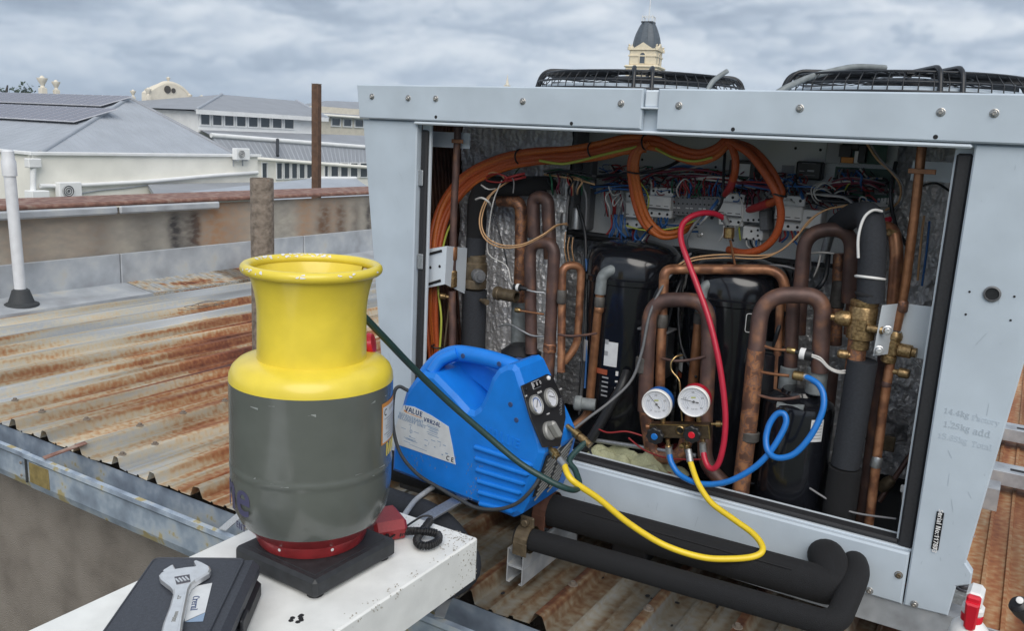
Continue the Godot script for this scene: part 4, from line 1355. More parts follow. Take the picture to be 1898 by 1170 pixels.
	part("sill_edge", MB.new().box(Vector3(-0.735, OP_B + 0.005, -0.0565), Vector3(1.20, 0.014, 0.0015)), M.panel_edge, unit)
	for q in [[779, 330], [779, 485]]:
		part("latch_plate", MB.new().box(pz(q[0], q[1], -0.012), Vector3(0.018, 0.04, 0.004), 0.002), M.zinc, unit)
	# --- carcass
	part("floor_pan", MB.new().box(Vector3(-0.73, 0.165, -0.49), Vector3(1.36, 0.02, 0.90)), M.black_plastic, unit)
	part("top_deck", MB.new().box(Vector3(-0.735, 1.098, -0.49), Vector3(1.52, 0.012, 0.92)), M.unit_paint, unit)
	var sides := MB.new()
	for z in [-0.03, -0.95]:
		pass
	for s in [0, 1]:
		var xb: float = out_l(0.15) + 0.012 if s == 0 else out_r(0.15) - 0.012
		var xt: float = out_l(1.09) + 0.012 if s == 0 else out_r(1.09) - 0.012
		var w := MB.new()
		w.slab([Vector2(xb - 0.008, 0.15), Vector2(xb + 0.008, 0.15), Vector2(xt + 0.008, 1.09), Vector2(xt - 0.008, 1.09)], 0.90, Transform3D(Basis.IDENTITY, Vector3(0, 0, -0.49)))
		part("coil_side", w, M.rib_brown, unit, "dark finned coil side wall")
		# fins of the coil, upright, on the inside
		var fins := MB.new()
		for k in 26:
			var z := -0.05 - k * 0.018
			var dx := 0.012 if s == 0 else -0.012
			fins.tube([Vector3(xb + dx, 0.2, z), Vector3(xt + dx, 1.08, z)], 0.0045, 4, false)
		part("coil_fin", fins, M.black_plastic if s else M.rib_brown, unit).set_meta("kind", "stuff")
	part("back_panel", MB.new().box(Vector3(-0.73, 0.63, -0.945), Vector3(1.45, 0.92, 0.012)), M.unit_paint, unit)
	# base channels and their feet on the ribs
	for z in [-0.045, -0.85]:
		part("base_rail", MB.new().box(Vector3(-0.71, 0.1255, z), Vector3(1.48, 0.004, 0.075)).box(Vector3(-0.71, 0.095, z + 0.035), Vector3(1.48, 0.058, 0.004)).box(Vector3(-0.71, 0.0665, z + 0.012), Vector3(1.48, 0.004, 0.045)), M.galvanised, unit)
		for x in [-1.35, -0.70, -0.06]:
			part("foot", MB.new().box(Vector3(x, 0.047, z), Vector3(0.09, 0.034, 0.07), 0.004), M.black_plastic, unit)
	bolt(pz(1784, 1092, -0.03) + Vector3(0, 0, 0), Vector3.UP, 0.012, unit, M.chrome_dark)
	part("lifting_lug", MB.new().box(pz(1778, 1108, -0.02), Vector3(0.05, 0.03, 0.006), 0.001).box(pz(1778, 1098, -0.035), Vector3(0.05, 0.005, 0.04)), M.zinc, unit)
	part("rail_end", MB.new().box(Vector3(0.03, 0.096, -0.01), Vector3(0.10, 0.058, 0.004), 0.001).box(Vector3(0.03, 0.066, -0.03), Vector3(0.10, 0.004, 0.04)), M.galvanised, unit)
	build_fans()
	build_linings()
	build_panelboard()
	build_compressors()
	build_pipework()
	build_cables()

func build_fans() -> void:
	for q in [[-0.977, 0.272], [-0.300, 0.272]]:
		var c := Vector3(q[0], 1.104, -0.50)
		var R: float = q[1]
		var fan := part("fan_shroud", MB.new().lathe([Vector2(R - 0.02, 0.0), Vector2(R + 0.004, 0.0), Vector2(R, 0.036), Vector2(R - 0.012, 0.04), Vector2(R - 0.02, 0.034), Vector2(R - 0.02, 0.0)], 48, Transform3D(Basis.IDENTITY, c)), M.unit_paint, unit)
		var wires := MB.new()
		for k in 7:
			var rr: float = [R + 0.012, R + 0.014, R + 0.006, R * 0.95, R * 0.75, R * 0.5, R * 0.28][k]
			var y: float = [0.012, 0.028, 0.048, 0.070, 0.075, 0.076, 0.076][k]
			var ring := []
			for a in 48:
				ring.append(c + Vector3(cos(TAU * a / 48) * rr, y, sin(TAU * a / 48) * rr))
			wires.tube(ring, 0.0028, 5, false, true)
		for k in 60:
			var d := Vector3(cos(TAU * k / 60), 0, sin(TAU * k / 60))
			wires.tube([c + d * (R + 0.012) + Vector3(0, 0.006, 0), c + d * (R + 0.008) + Vector3(0, 0.048, 0), c + d * R * 0.95 + Vector3(0, 0.071, 0), c + d * R * 0.3 + Vector3(0, 0.077, 0)], 0.0014, 4, false)
		part("grille_wire", wires, M.wire_black, fan)
		for k in 4:
			var a := PI * 0.25 + PI * 0.5 * k + 0.35
			for o in [-0.022, 0.022]:
				var d := Vector3(cos(a), 0, sin(a))
				var s: Vector3 = Vector3(-d.z, 0, d.x) * o
				part("grille_leg", MB.new().tube(fillet([c + d * (R + 0.018) + s, c + d * (R - 0.005) + s + Vector3(0, 0.080, 0), c + d * 0.06 + s + Vector3(0, 0.082, 0)], 0.03), 0.0055, 8), M.wire_black, fan)
		part("fan_motor", MB.new().lathe([Vector2(0.0, 0.03), Vector2(0.075, 0.03), Vector2(0.085, 0.04), Vector2(0.085, 0.066), Vector2(0.07, 0.072), Vector2(0.0, 0.072)], 20, Transform3D(Basis.IDENTITY, c)), M.black_plastic, fan)
		for k in 5:
			var a := TAU * k / 5
			var d := Vector3(cos(a), 0, sin(a)); var s := Vector3(-d.z, 0, d.x)
			var bl := MB.new()
			bl.quad(c + d * 0.08 + s * 0.03 + Vector3(0, 0.055, 0), c + d * (R - 0.04) + s * 0.09 + Vector3(0, 0.055, 0), c + d * (R - 0.04) - s * 0.05 + Vector3(0, 0.03, 0), c + d * 0.08 - s * 0.03 + Vector3(0, 0.045, 0), Vector3.UP)
			part("fan_blade", bl, M.black_plastic, fan)
	# flexible conduits lying over the grilles
	var cd := []
	for q in [[1310, 170, -0.30], [1322, 150, -0.32], [1347, 132, -0.36]]:
		cd.append(pz(q[0], q[1], q[2]))
	part("fan_conduit", MB.new().tube(spline(cd, 6), 0.006, 8), M.grey_pipe, unit)
	cd = []
	for q in [[1440, 172, -0.22], [1462, 160, -0.24], [1505, 142, -0.30], [1560, 128, -0.36], [1592, 124, -0.40], [1640, 126, -0.46]]:
		cd.append(pz(q[0], q[1], q[2]))
	part("fan_conduit", MB.new().tube(spline(cd, 6), 0.007, 8), M.grey_pipe, unit)

# crumpled foil insulation on the partition
func crumple(x0: float, x1: float, y0: float, y1: float, z: float, sd: int, upright: float) -> MB:
	var mb := MB.new()
	var n := FastNoiseLite.new()
	n.seed = sd
	n.frequency = 1.0
	n.fractal_octaves = 4
	n.fractal_type = FastNoiseLite.FRACTAL_RIDGED
	var cols := int((x1 - x0) / 0.004)
	var rows := int((y1 - y0) / 0.006)
	var pts := []
	for j in rows + 1:
		for i in cols + 1:
			var x := lerpf(x0, x1, float(i) / cols)
			var y := lerpf(y0, y1, float(j) / rows)
			var a := n.get_noise_2d(x * lerpf(7.0, 44.0, upright), y * lerpf(44.0, 7.0, upright))
			var b := n.get_noise_2d(x * 14.0 + 40.0, y * 14.0)
			pts.append(Vector3(x, y, z + a * 0.008 + b * 0.005))
	for j in rows + 1:
		for i in cols + 1:
			var dx: Vector3 = pts[j * (cols + 1) + mini(i + 1, cols)] - pts[j * (cols + 1) + maxi(i - 1, 0)]
			var dy: Vector3 = pts[mini(j + 1, rows) * (cols + 1) + i] - pts[maxi(j - 1, 0) * (cols + 1) + i]
			mb.vert(pts[j * (cols + 1) + i], dx.cross(dy).normalized(), Vector2(float(i) / cols, float(j) / rows))
	for j in rows:
		for i in cols:
			var o := j * (cols + 1) + i
			mb.face(o, o + 1, o + cols + 2); mb.face(o, o + cols + 2, o + cols + 1)
	return mb

func build_linings() -> void:
	var z := -0.53
	var xa := out_l(0.6) + 0.03
	var x1 := pz(1046, 500, z).x
	var x2 := pz(1470, 500, z).x
	var xl := pz(857, 300, -0.35).x
	part("foil_lining", crumple(xl, pz(1046, 500, -0.35).x, 0.2, 1.09, -0.35, 5, 1.0), M.foil, unit, "silvery foil lining with upright creases")
	part("foil_lining", crumple(x1 + 0.002, x2, 0.2, 0.86, z + 0.004, 6, 0.0), M.foil, unit, "bright foil lining with level creases")
	part("foil_lining", crumple(x2 + 0.002, out_r(0.6) - 0.03, 0.2, 1.09, z, 8, 0.85), M.foil, unit, "crumpled foil lining at the right end")
	part("partition", MB.new().box(Vector3(-0.73, 0.62, -0.565), Vector3(1.40, 0.9, 0.01)), M.black_plastic, unit)
	# dark upright strip between foil and wiring board
	part("upright_strip", MB.new().box(pz(975, 290, -0.50) , Vector3(0.035, 0.30, 0.012), 0.002), M.grey_plastic, unit)
	# white clip plates that hold the thin copper lines
	var a := pz(790, 243, -0.10); var b := pz(866, 276, -0.10)
	part("pipe_plate", MB.new().box((a + b) * 0.5 + Vector3(0, 0, -0.012), Vector3(b.x - a.x, a.y - b.y, 0.003)), M.panel_edge, unit)
	a = pz(1690, 298, -0.16); b = pz(1778, 340, -0.16)
	part("pipe_plate", MB.new().box((a + b) * 0.5 + Vector3(0, 0, -0.012), Vector3(absf(b.x - a.x), absf(a.y - b.y), 0.003)), M.panel_edge, unit)
	# slotted bracket at the left
	a = pz(786, 462, -0.06); b = pz(829, 536, -0.06)
	var br := part("slotted_bracket", MB.new().slab(flat([pz(786, 463, -0.06), pz(829, 456, -0.06), pz(825, 527, -0.06), pz(785, 535, -0.06)]), 0.003, Transform3D(Basis.IDENTITY, Vector3(0, 0, -0.06))), M.panel_edge, unit)
	var wing := MB.new()
	wing.quad(pz(829, 456, -0.06), pz(866, 460, -0.16), pz(862, 545, -0.16), pz(825, 527, -0.06), Vector3(1, 0, 0.5))
	wing.quad(pz(829, 456, -0.062), pz(866, 460, -0.162), pz(862, 545, -0.162), pz(825, 527, -0.062), Vector3(-1, 0, -0.5))
	part("bracket_wing", wing, M.panel_edge, br)
	for q in [[796, 471, 819, 465], [794, 527, 817, 520]]:
		part("slot", MB.new().tube([pz(q[0], q[1], -0.0575), pz(q[2], q[3], -0.0575)], 0.0035, 8), M.black_matt, br)
	for q in [[798, 496], [815, 494]]:
		hole(pz(q[0], q[1], -0.0582), Vector3.BACK, 0.004, br)
	# bracket plate of the right hand valves
	var rb := part("valve_bracket", MB.new().slab(flat([pz(1672, 562, -0.13), pz(1735, 570, -0.13), pz(1722, 668, -0.13), pz(1658, 655, -0.13)]), 0.003, Transform3D(Basis.IDENTITY, Vector3(0, 0, -0.13))), M.panel_edge, unit)
	var wg := MB.new()
	wg.quad(pz(1672, 562, -0.13), pz(1634, 566, -0.06), pz(1617, 660, -0.06), pz(1658, 655, -0.13), Vector3(-0.5, 0, 1))
	wg.quad(pz(1672, 562, -0.132), pz(1634, 566, -0.062), pz(1617, 660, -0.062), pz(1658, 655, -0.132), Vector3(0.5, 0, -1))
	part("bracket_wing", wg, M.panel_edge, rb)
	for q in [[1644, 613], [1628, 650]]:
		bolt(pz(q[0], q[1], -0.062), Vector3(0.3, 0, 1), 0.008, rb, M.chrome)
	# red painted compressor rails and bolts on the floor
	for q in [[1075, 800, 1285, 845, -0.12], [1160, 790, 1330, 822, -0.30]]:
		var f := pz(q[0], q[1], q[4]); var g := pz(q[2], q[3], q[4])
		f.y = 0.205; g.y = 0.205
		part("compressor_rail", MB.new().box((f + g) * 0.5, Vector3(f.distance_to(g), 0.03, 0.05), 0.003), M.cyl_red, unit)
		for k in 3:
			bolt(f.lerp(g, 0.15 + 0.35 * k) + Vector3(0, 0.016, 0), Vector3.UP, 0.008, unit, M.bolt_metal)


# ---------------------------------------------------------------- wiring board
func rect_box(called: String, u0: float, v0: float, u1: float, v1: float, z: float, deep: float, m: Material, parent: Node3D, bev := 0.002) -> MeshInstance3D:   # front face fills the rectangle at depth z
	var a := pz(u0, v0, z); var b := pz(u1, v1, z)
	var c := (a + b) * 0.5 + Vector3(0, 0, -deep * 0.5)
	return part(called, MB.new().box(c, Vector3(absf(b.x - a.x), absf(a.y - b.y), deep), bev), m, parent)

func contactor(board: Node3D, u0: float, v0: float, u1: float, v1: float, z: float, poles: int) -> void:
	var a := pz(u0, v0, z); var b := pz(u1, v1, z)
	var w := absf(b.x - a.x); var h := absf(a.y - b.y)
	var c := (a + b) * 0.5
	var mb := MB.new()
	mb.box(c + Vector3(0, h * 0.36, -0.030), Vector3(w, h * 0.28, 0.050), 0.002)
	mb.box(c + Vector3(0, 0.0, -0.022), Vector3(w, h * 0.44, 0.060), 0.003)
	mb.box(c + Vector3(0, -h * 0.36, -0.030), Vector3(w, h * 0.28, 0.050), 0.002)
	var o := part("contactor", mb, M.white_plastic, board)
	for k in poles:
		var x := c.x + w * ((k + 0.5) / poles - 0.5)
		for s in [-1.0, 1.0]:
			part("terminal_screw", MB.new().lathe([Vector2(0.0036, 0.0), Vector2(0.003, 0.001), Vector2(0.0, 0.001)], 10, Transform3D(looking(Vector3.BACK), Vector3(x, c.y + s * h * 0.37, c.z - 0.0045))), M.black_matt, o)
		part("toggle_mark", MB.new().box(Vector3(x, c.y - h * 0.10, c.z + 0.0085), Vector3(w / poles * 0.55, 0.0016, 0.001)), M.black_matt, o)
	part("handle_bar", MB.new().box(Vector3(c.x, c.y - h * 0.19, c.z + 0.008), Vector3(w * 0.94, h * 0.05, 0.006), 0.001), M.grey_plastic, o)

func wire(path: Array, r: float, m: Material, parent: Node3D) -> void:
	part("wire", MB.new().tube(spline(path, 4), r, 6), m, parent)

func build_panelboard() -> void:
	var zb := -0.43
	var a := pz(1086, 240, zb); var b := pz(1640, 455, zb)
	var y0 := pz(1300, 462, zb).y
	var board := part("wiring_board", MB.new().box(Vector3((a.x + b.x) * 0.5, (y0 + 1.085) * 0.5, zb - 0.003), Vector3(b.x - a.x, 1.085 - y0, 0.006), 0.001), M.steel_plate, unit, "speckled steel board full of contactors and tangled wires")
	# frame, rails and slots of the board
	var lx := pz(1103, 400, zb + 0.04)
	part("board_flange", MB.new().box(Vector3(a.x + 0.006, (y0 + 1.08) * 0.5, zb + 0.035), Vector3(0.012, 1.08 - y0, 0.075), 0.002), M.grey_plastic, board)
	part("board_trunking", MB.new().box(Vector3(a.x + 0.030, y0 + 0.12, zb + 0.02), Vector3(0.03, 0.20, 0.04), 0.004), M.grey_plastic, board)
	part("lower_rail", MB.new().tube([pz(1038, 428, -0.36), pz(1190, 447, -0.36)], 0.008, 8), M.black_plastic, board)
	part("lower_edge", MB.new().box(Vector3((a.x + b.x) * 0.5, y0 - 0.004, zb + 0.012), Vector3(b.x - a.x, 0.008, 0.03), 0.001), M.seal_rubber, board)
	rect_box("cut_out", 1136, 312, 1170, 325, zb + 0.001, 0.001, M.black_matt, board, 0.0)
	rect_box("cut_out", 1142, 277, 1176, 287, zb + 0.001, 0.001, M.black_matt, board, 0.0)
	for q in [[1224, 280], [1190, 296], [1326, 310], [1474, 275], [1520, 278], [1546, 274]]:
		hole(pz(q[0], q[1], zb + 0.0008), Vector3.BACK, 0.0035, board)
	bolt(pz(1297, 435, zb + 0.001), Vector3.BACK, 0.006, board, M.chrome)
	# din rails
	for q in [[1150, 392, 1250, 398], [1335, 394, 1525, 412], [1240, 372, 1340, 380]]:
		part("din_rail", MB.new().box((pz(q[0], q[1], zb + 0.006) + pz(q[2], q[3], zb + 0.006)) * 0.5, Vector3(absf(pz(q[2], q[3], zb).x - pz(q[0], q[1], zb).x), 0.035, 0.008), 0.001), M.zinc, board)
	# contactors and breakers
	contactor(board, 1158, 354, 1186, 427, -0.36, 2)
	contactor(board, 1203, 346, 1242, 406, -0.36, 3)
	contactor(board, 1335, 357, 1374, 421, -0.36, 3)
	contactor(board, 1440, 361, 1484, 431, -0.36, 3)
	var rl := rect_box("relay", 1378, 379, 1413, 414, -0.36, 0.06, M.white_plastic, board)
	for k in 3:
		part("terminal_screw", MB.new().lathe([Vector2(0.003, 0.0), Vector2(0.0, 0.0008)], 8, Transform3D(looking(Vector3.BACK), pz(1386 + 10 * k, 408, -0.3595))), M.black_matt, rl)
	rl = rect_box("overload_relay", 1377, 419, 1412, 447, -0.355, 0.06, M.white_plastic, board)
	for q in [[1392, 429], [1404, 427], [1404, 437], [1383, 443], [1396, 443], [1406, 445]]:
		part("terminal_screw", MB.new().lathe([Vector2(0.003, 0.0), Vector2(0.0, 0.0008)], 8, Transform3D(looking(Vector3.BACK), pz(q[0], q[1], -0.3545))), M.black_matt, rl)
	rl = rect_box("relay", 1485, 388, 1519, 426, -0.36, 0.06, M.white_plastic, board)
	part("relay_window", MB.new().box(pz(1501, 404, -0.3595), Vector3(0.016, 0.005, 0.001)), M.grey_plastic, rl)
	part("plug_block", MB.new().box(pz(1420, 408, -0.36), Vector3(0.022, 0.05, 0.05), 0.003, Basis(Vector3.BACK, 0.15)), M.grey_plastic, board)
	# terminal strip of narrow blocks
	for k in 11:
		var u := 1246.0 + 8.0 * k
		var tb := rect_box("terminal_block", u, 361 + k * 0.35, u + 6.6, 399 + k * 0.35, -0.375, 0.045, M.wire_grey, board, 0.001)
		for v in [366, 377, 394]:
			part("terminal_screw", MB.new().lathe([Vector2(0.0024, 0.0), Vector2(0.0, 0.0008)], 6, Transform3D(looking(Vector3.BACK), pz(u + 3.3, v + k * 0.35, -0.3745))), M.black_matt, tb)
		if k % 3 != 2:
			part("marker_strip", MB.new().box(pz(u + 3.3, 385 + k * 0.35, -0.3742), Vector3(0.0085, 0.003, 0.001)), M.ink_white, tb)
	# transformer with a white label, black module, printed boards
	var tr := rect_box("transformer", 1352, 296, 1398, 332, -0.37, 0.05, M.black_plastic, board)
	rect_box("rating_label", 1362, 303, 1388, 327, -0.3692, 0.001, M.label_white, tr, 0.0)
	var md := rect_box("control_module", 1476, 298, 1520, 335, -0.385, 0.035, M.black_plastic, board, 0.004)
	for q in [[1486, 302, 1512, 304], [1481, 316, 1490, 318], [1496, 315, 1508, 319], [1486, 324, 1510, 326]]:
		rect_box("module_print", q[0], q[1], q[2], q[3], -0.3842, 0.0006, M.ink_grey, md, 0.0)
	rect_box("maker_label", 1449, 306, 1470, 327, zb + 0.001, 0.001, M.ink_grey, board, 0.0)
	var pb := rect_box("printed_board", 1533, 262, 1640, 306, -0.40, 0.003, M.board_green, board, 0.0)
	for q in [[1533, 264, 1556, 304, "ink_grey", 0.004], [1556, 268, 1576, 292, "black_plastic", 0.014], [1559, 291, 1580, 303, "ink_orange", 0.012], [1584, 280, 1590, 303, "white_plastic", 0.010], [1592, 270, 1602, 302, "black_plastic", 0.018], [1576, 266, 1590, 279, "black_plastic", 0.012]]:
		rect_box("board_component", q[0], q[1], q[2], q[3], -0.40 + q[5], q[5], M[q[4]], pb, 0.001)
	var pc := rect_box("printed_board", 1548, 309, 1652, 386, -0.395, 0.003, M.board_green, board, 0.0)
	for q in [[1550, 312, 1584, 326, "black_plastic", 0.016], [1622, 336, 1642, 362, "grey_plastic", 0.010], [1601, 338, 1615, 352, "white_plastic", 0.010], [1560, 352, 1600, 366, "black_plastic", 0.014], [1596, 370, 1640, 382, "white_plastic", 0.008], [1590, 324, 1606, 336, "black_plastic", 0.012]]:
		rect_box("board_component", q[0], q[1], q[2], q[3], -0.395 + q[5], q[5], M[q[4]], pc, 0.001)
	for k in 8:
		rect_box("connector_pin", 1626 + k * 6.2, 368 - k * 0.4, 1628.5 + k * 6.2, 378 - k * 0.4, -0.385, 0.008, M.white_plastic, pc, 0.0)
	build_wires(board)
	# capacitors hanging left of the board
	for q in [[1062, 385, 1075, 425], [1040, 395, 1050, 425]]:
		var c0 := pz(q[0], q[1], -0.33); var c1 := pz(q[2], q[3], -0.33)
		var r := absf(c1.x - c0.x) * 0.5
		part("capacitor", MB.new().lathe([Vector2(0, c1.y - c0.y), Vector2(r, c1.y - c0.y), Vector2(r, -0.006), Vector2(r * 0.8, 0.0), Vector2(0, 0)], 14, Transform3D(Basis.IDENTITY, Vector3((c0.x + c1.x) * 0.5, c0.y, c0.z))), M.zinc, board)
	part("capacitor", MB.new().lathe([Vector2(0, -0.062), Vector2(0.011, -0.062), Vector2(0.011, 0), Vector2(0, 0)], 14, Transform3D(Basis(Vector3.BACK, -0.15), pz(1537, 437, -0.34))), M.zinc, board)

func build_wires(board: Node3D) -> void:
	var r := RandomNumberGenerator.new()
	r.seed = 77
	var hues := {"r": M.wire_red, "m": M.wire_maroon, "b": M.wire_blue, "w": M.wire_white, "g": M.wire_grey, "k": M.wire_black, "t": M.wire_tan, "y": M.wire_earth, "n": M.wire_green}
	# level looms along the top of the devices: from, to, drop, count, hues
	for q in [[1118, 330, 1245, 318, 14, 7, "mrgkb"], [1190, 326, 1300, 312, 10, 8, "rmbwr"], [1230, 318, 1345, 322, 10, 9, "brmbg"], [1290, 330, 1400, 345, 8, 12, "mbkwgr"], [1340, 342, 1450, 348, 8, 12, "bmgkbr"], [1440, 342, 1530, 355, 8, 9, "bkgmb"], [1500, 352, 1590, 372, 8, 13, "kwkgk"], [1540, 335, 1640, 345, 12, 9, "mkrwgt"], [1100, 345, 1200, 350, 16, 8, "mrkgb"], [1015, 318, 1100, 330, 9, 9, "gkntk"], [1160, 415, 1290, 428, -12, 5, "rybk"]]:
		for k in q[5]:
			var z := r.randf_range(-0.40, -0.345) + (0.08 if q[0] < 1090 else 0.0)
			var o := r.randf_range(-6, 6)
			var h: String = q[6]
			wire([pz(q[0] + r.randf_range(-8, 8), q[1] + o + r.randf_range(0, 10), z), pz(lerpf(q[0], q[2], 0.3), lerpf(q[1], q[3], 0.3) + o - r.randf_range(-3, 5), z + 0.015), pz(lerpf(q[0], q[2], 0.7), lerpf(q[1], q[3], 0.7) + o + r.randf_range(-4, 4), z + 0.015), pz(q[2] + r.randf_range(-6, 6), q[3] + o + r.randf_range(0, q[4]), z)], r.randf_range(0.0017, 0.0029), hues[h[r.randi() % h.length()]], board)
	# drops from the loom into the terminals: rectangle, count, hues, hang
	for q in [[1246, 322, 1332, 362, 22, "rrrbwbgnrm", 9], [1165, 330, 1240, 348, 9, "bwmkrg", 8], [1120, 345, 1160, 400, 12, "rrkgwbm", 10], [1335, 335, 1375, 358, 7, "bgwykr", 6], [1440, 335, 1484, 360, 8, "gbwkm", 7], [1380, 345, 1430, 378, 7, "kbgmw", 8], [1553, 318, 1600, 345, 10, "mkwgbm", 5], [1020, 322, 1080, 360, 12, "kgntmr", 9]]:
		for k in q[4]:
			var u := lerpf(q[0], q[2], (k + r.randf()) / q[4])
			var z := r.randf_range(-0.385, -0.345) + (0.08 if q[0] < 1090 else 0.0)
			var h: String = q[5]
			wire([pz(u + r.randf_range(-14, 14), q[1] + r.randf_range(-4, 4), z - 0.01), pz(u + r.randf_range(-q[6], q[6]), lerpf(q[1], q[3], 0.35), z + 0.02), pz(u + r.randf_range(-3, 3), lerpf(q[1], q[3], 0.75), z + 0.02), pz(u, q[3] + r.randf_range(-1, 3), z)], r.randf_range(0.0017, 0.0028), hues[h[r.randi() % h.length()]], board)
	# tails below the devices
	for q in [[1168, 428, 1182, 442, 4, "bbr"], [1206, 406, 1240, 424, 6, "brbgw"], [1338, 421, 1372, 445, 5, "gywrk"], [1380, 447, 1412, 463, 5, "gwbk"], [1444, 431, 1482, 447, 6, "mbmr"], [1130, 400, 1160, 440, 8, "brbmg"]]:
		for k in q[4]:
			var u := lerpf(q[0], q[2], (k + 0.5) / q[4])
			var h: String = q[5]
			var z := r.randf_range(-0.38, -0.35)
			wire([pz(u, q[1] - 2, z), pz(u + r.randf_range(-3, 3), lerpf(q[1], q[3], 0.5), z + 0.012), pz(u + r.randf_range(-12, 12), q[3] + r.randf_range(-2, 3), z + 0.005)], 0.0024, hues[h[r.randi() % h.length()]], board)
	# the tangle behind them, too fine to tell apart
	for q in [["wire_red", "r", 46], ["wire_blue", "b", 34], ["wire_black", "k", 46], ["wire_white", "w", 30], ["wire_green", "n", 16], ["wire_maroon", "m", 30]]:
		var mb := MB.new()
		for k in q[2]:
			var u := r.randf_range(1110, 1640)
			var v := 325.0 + (u - 1110.0) * 0.055 + r.randf_range(-16, 30)
			if u > 1540.0: v = r.randf_range(310, 385)
			var z := r.randf_range(-0.415, -0.37)
			var pts := [pz(u, v, z)]
			var a := r.randf_range(-0.5, 0.5)
			for j in 4:
				u += cos(a) * r.randf_range(9, 20)
				v += sin(a) * r.randf_range(9, 20)
				a += r.randfn() * 0.9
				v = clampf(v, 305.0 + (u - 1110.0) * 0.05, 385.0 + (u - 1110.0) * 0.03)
				pts.append(pz(minf(u, 1655), v, z + r.randf_range(0.0, 0.025)))
			mb.tube(spline(pts, 3), r.randf_range(0.0012, 0.0022), 5, false)
		part("wire_tangle", mb, M[q[0]], board).set_meta("kind", "stuff")
	# loops one can tell apart
	for q in [
		["w", 0.0016, [1140, 355, -0.35, 1128, 346, -0.33, 1136, 362, -0.33, 1150, 358, -0.34]],
		["w", 0.0016, [1150, 358, -0.35, 1136, 372, -0.33, 1138, 382, -0.33, 1150, 366, -0.34]],
		["y", 0.0020, [1184, 335, -0.30, 1200, 360, -0.29, 1200, 385, -0.29, 1180, 408, -0.30]],
		["y", 0.0020, [1160, 418, -0.30, 1195, 427, -0.28, 1250, 423, -0.30, 1290, 408, -0.34]],
		["m", 0.0024, [1172, 432, -0.34, 1176, 458, -0.32, 1188, 461, -0.32, 1203, 435, -0.34]],
		["b", 0.0030, [1180, 426, -0.34, 1176, 440, -0.32, 1184, 446, -0.32, 1198, 430, -0.34]],
		["w", 0.0022, [1180, 452, -0.33, 1190, 446, -0.32, 1198, 436, -0.33]],
		["m", 0.0024, [1148, 433, -0.36, 1151, 450, -0.35, 1152, 475, -0.35]],
		["b", 0.0034, [1140, 405, -0.36, 1146, 425, -0.34, 1160, 440, -0.35]],
		["w", 0.0020, [1258, 366, -0.34, 1254, 350, -0.32, 1268, 332, -0.32, 1280, 340, -0.35]],
		["b", 0.0034, [1275, 325, -0.37, 1280, 345, -0.34, 1276, 366, -0.35]],
		["w", 0.0018, [1365, 358, -0.33, 1376, 380, -0.31, 1374, 410, -0.31, 1362, 428, -0.34]],
		["k", 0.0040, [1345, 262, -0.36, 1342, 300, -0.33, 1340, 340, -0.31, 1337, 375, -0.31, 1318, 405, -0.33]],
		["k", 0.0045, [1085, 330, -0.36, 1130, 325, -0.33, 1180, 322, -0.31, 1230, 312, -0.33, 1258, 298, -0.38]],
		["g", 0.0045, [1300, 400, -0.34, 1283, 422, -0.32, 1272, 445, -0.33, 1274, 460, -0.35]],
		["b", 0.0040, [1330, 372, -0.33, 1318, 388, -0.31, 1300, 412, -0.33]],
		["w", 0.0034, [1318, 390, -0.325, 1308, 404, -0.31, 1298, 415, -0.33]],
		["t", 0.0022, [1255, 492, -0.20, 1285, 478, -0.22, 1340, 472, -0.24, 1400, 474, -0.24, 1440, 468, -0.24, 1475, 440, -0.24, 1500, 408, -0.24, 1540, 386, -0.26, 1600, 383, -0.30]],
		["t", 0.0018, [1258, 495, -0.20, 1290, 482, -0.22, 1345, 478, -0.24, 1410, 479, -0.24, 1450, 462, -0.24, 1485, 428, -0.24, 1520, 394, -0.25, 1570, 380, -0.28]],
		["t", 0.0026, [1605, 265, -0.30, 1625, 295, -0.28, 1650, 318, -0.28, 1668, 345, -0.28, 1664, 375, -0.29, 1640, 390, -0.30]],
		["g", 0.0022, [1610, 262, -0.30, 1632, 297, -0.27, 1655, 320, -0.27, 1673, 345, -0.27, 1668, 380, -0.28, 1640, 396, -0.30]],
		["r", 0.0018, [1600, 318, -0.36, 1594, 334, -0.34, 1602, 352, -0.34, 1618, 354, -0.36]],
		["w", 0.0016, [1520, 340, -0.35, 1504, 348, -0.33, 1505, 365, -0.33, 1515, 378, -0.35]],
		["w", 0.0016, [1524, 338, -0.35, 1508, 352, -0.33, 1514, 370, -0.33, 1530, 372, -0.35]],
		["w", 0.0016, [1548, 352, -0.35, 1530, 340, -0.33, 1516, 346, -0.33, 1508, 360, -0.34]],
		["w", 0.0016, [1540, 358, -0.35, 1522, 350, -0.33, 1506, 356, -0.33]],
		["y", 0.0016, [1566, 352, -0.35, 1572, 342, -0.33, 1582, 338, -0.35]],
		["w", 0.0018, [1592, 378, -0.33, 1594, 366, -0.32, 1604, 368, -0.32, 1606, 380, -0.33]],
		["w", 0.0032, [1560, 382, -0.31, 1600, 383, -0.30, 1645, 381, -0.31]],
		["b", 0.0045, [1462, 333, -0.36, 1478, 348, -0.34, 1488, 368, -0.36]],
		["k", 0.0050, [1500, 366, -0.36, 1530, 372, -0.34, 1580, 376, -0.35]],
		["k", 0.0050, [1506, 374, -0.36, 1540, 364, -0.34, 1590, 366, -0.35]]]:
		wire(p3(q[2]), q[1], hues[q[0]], board)
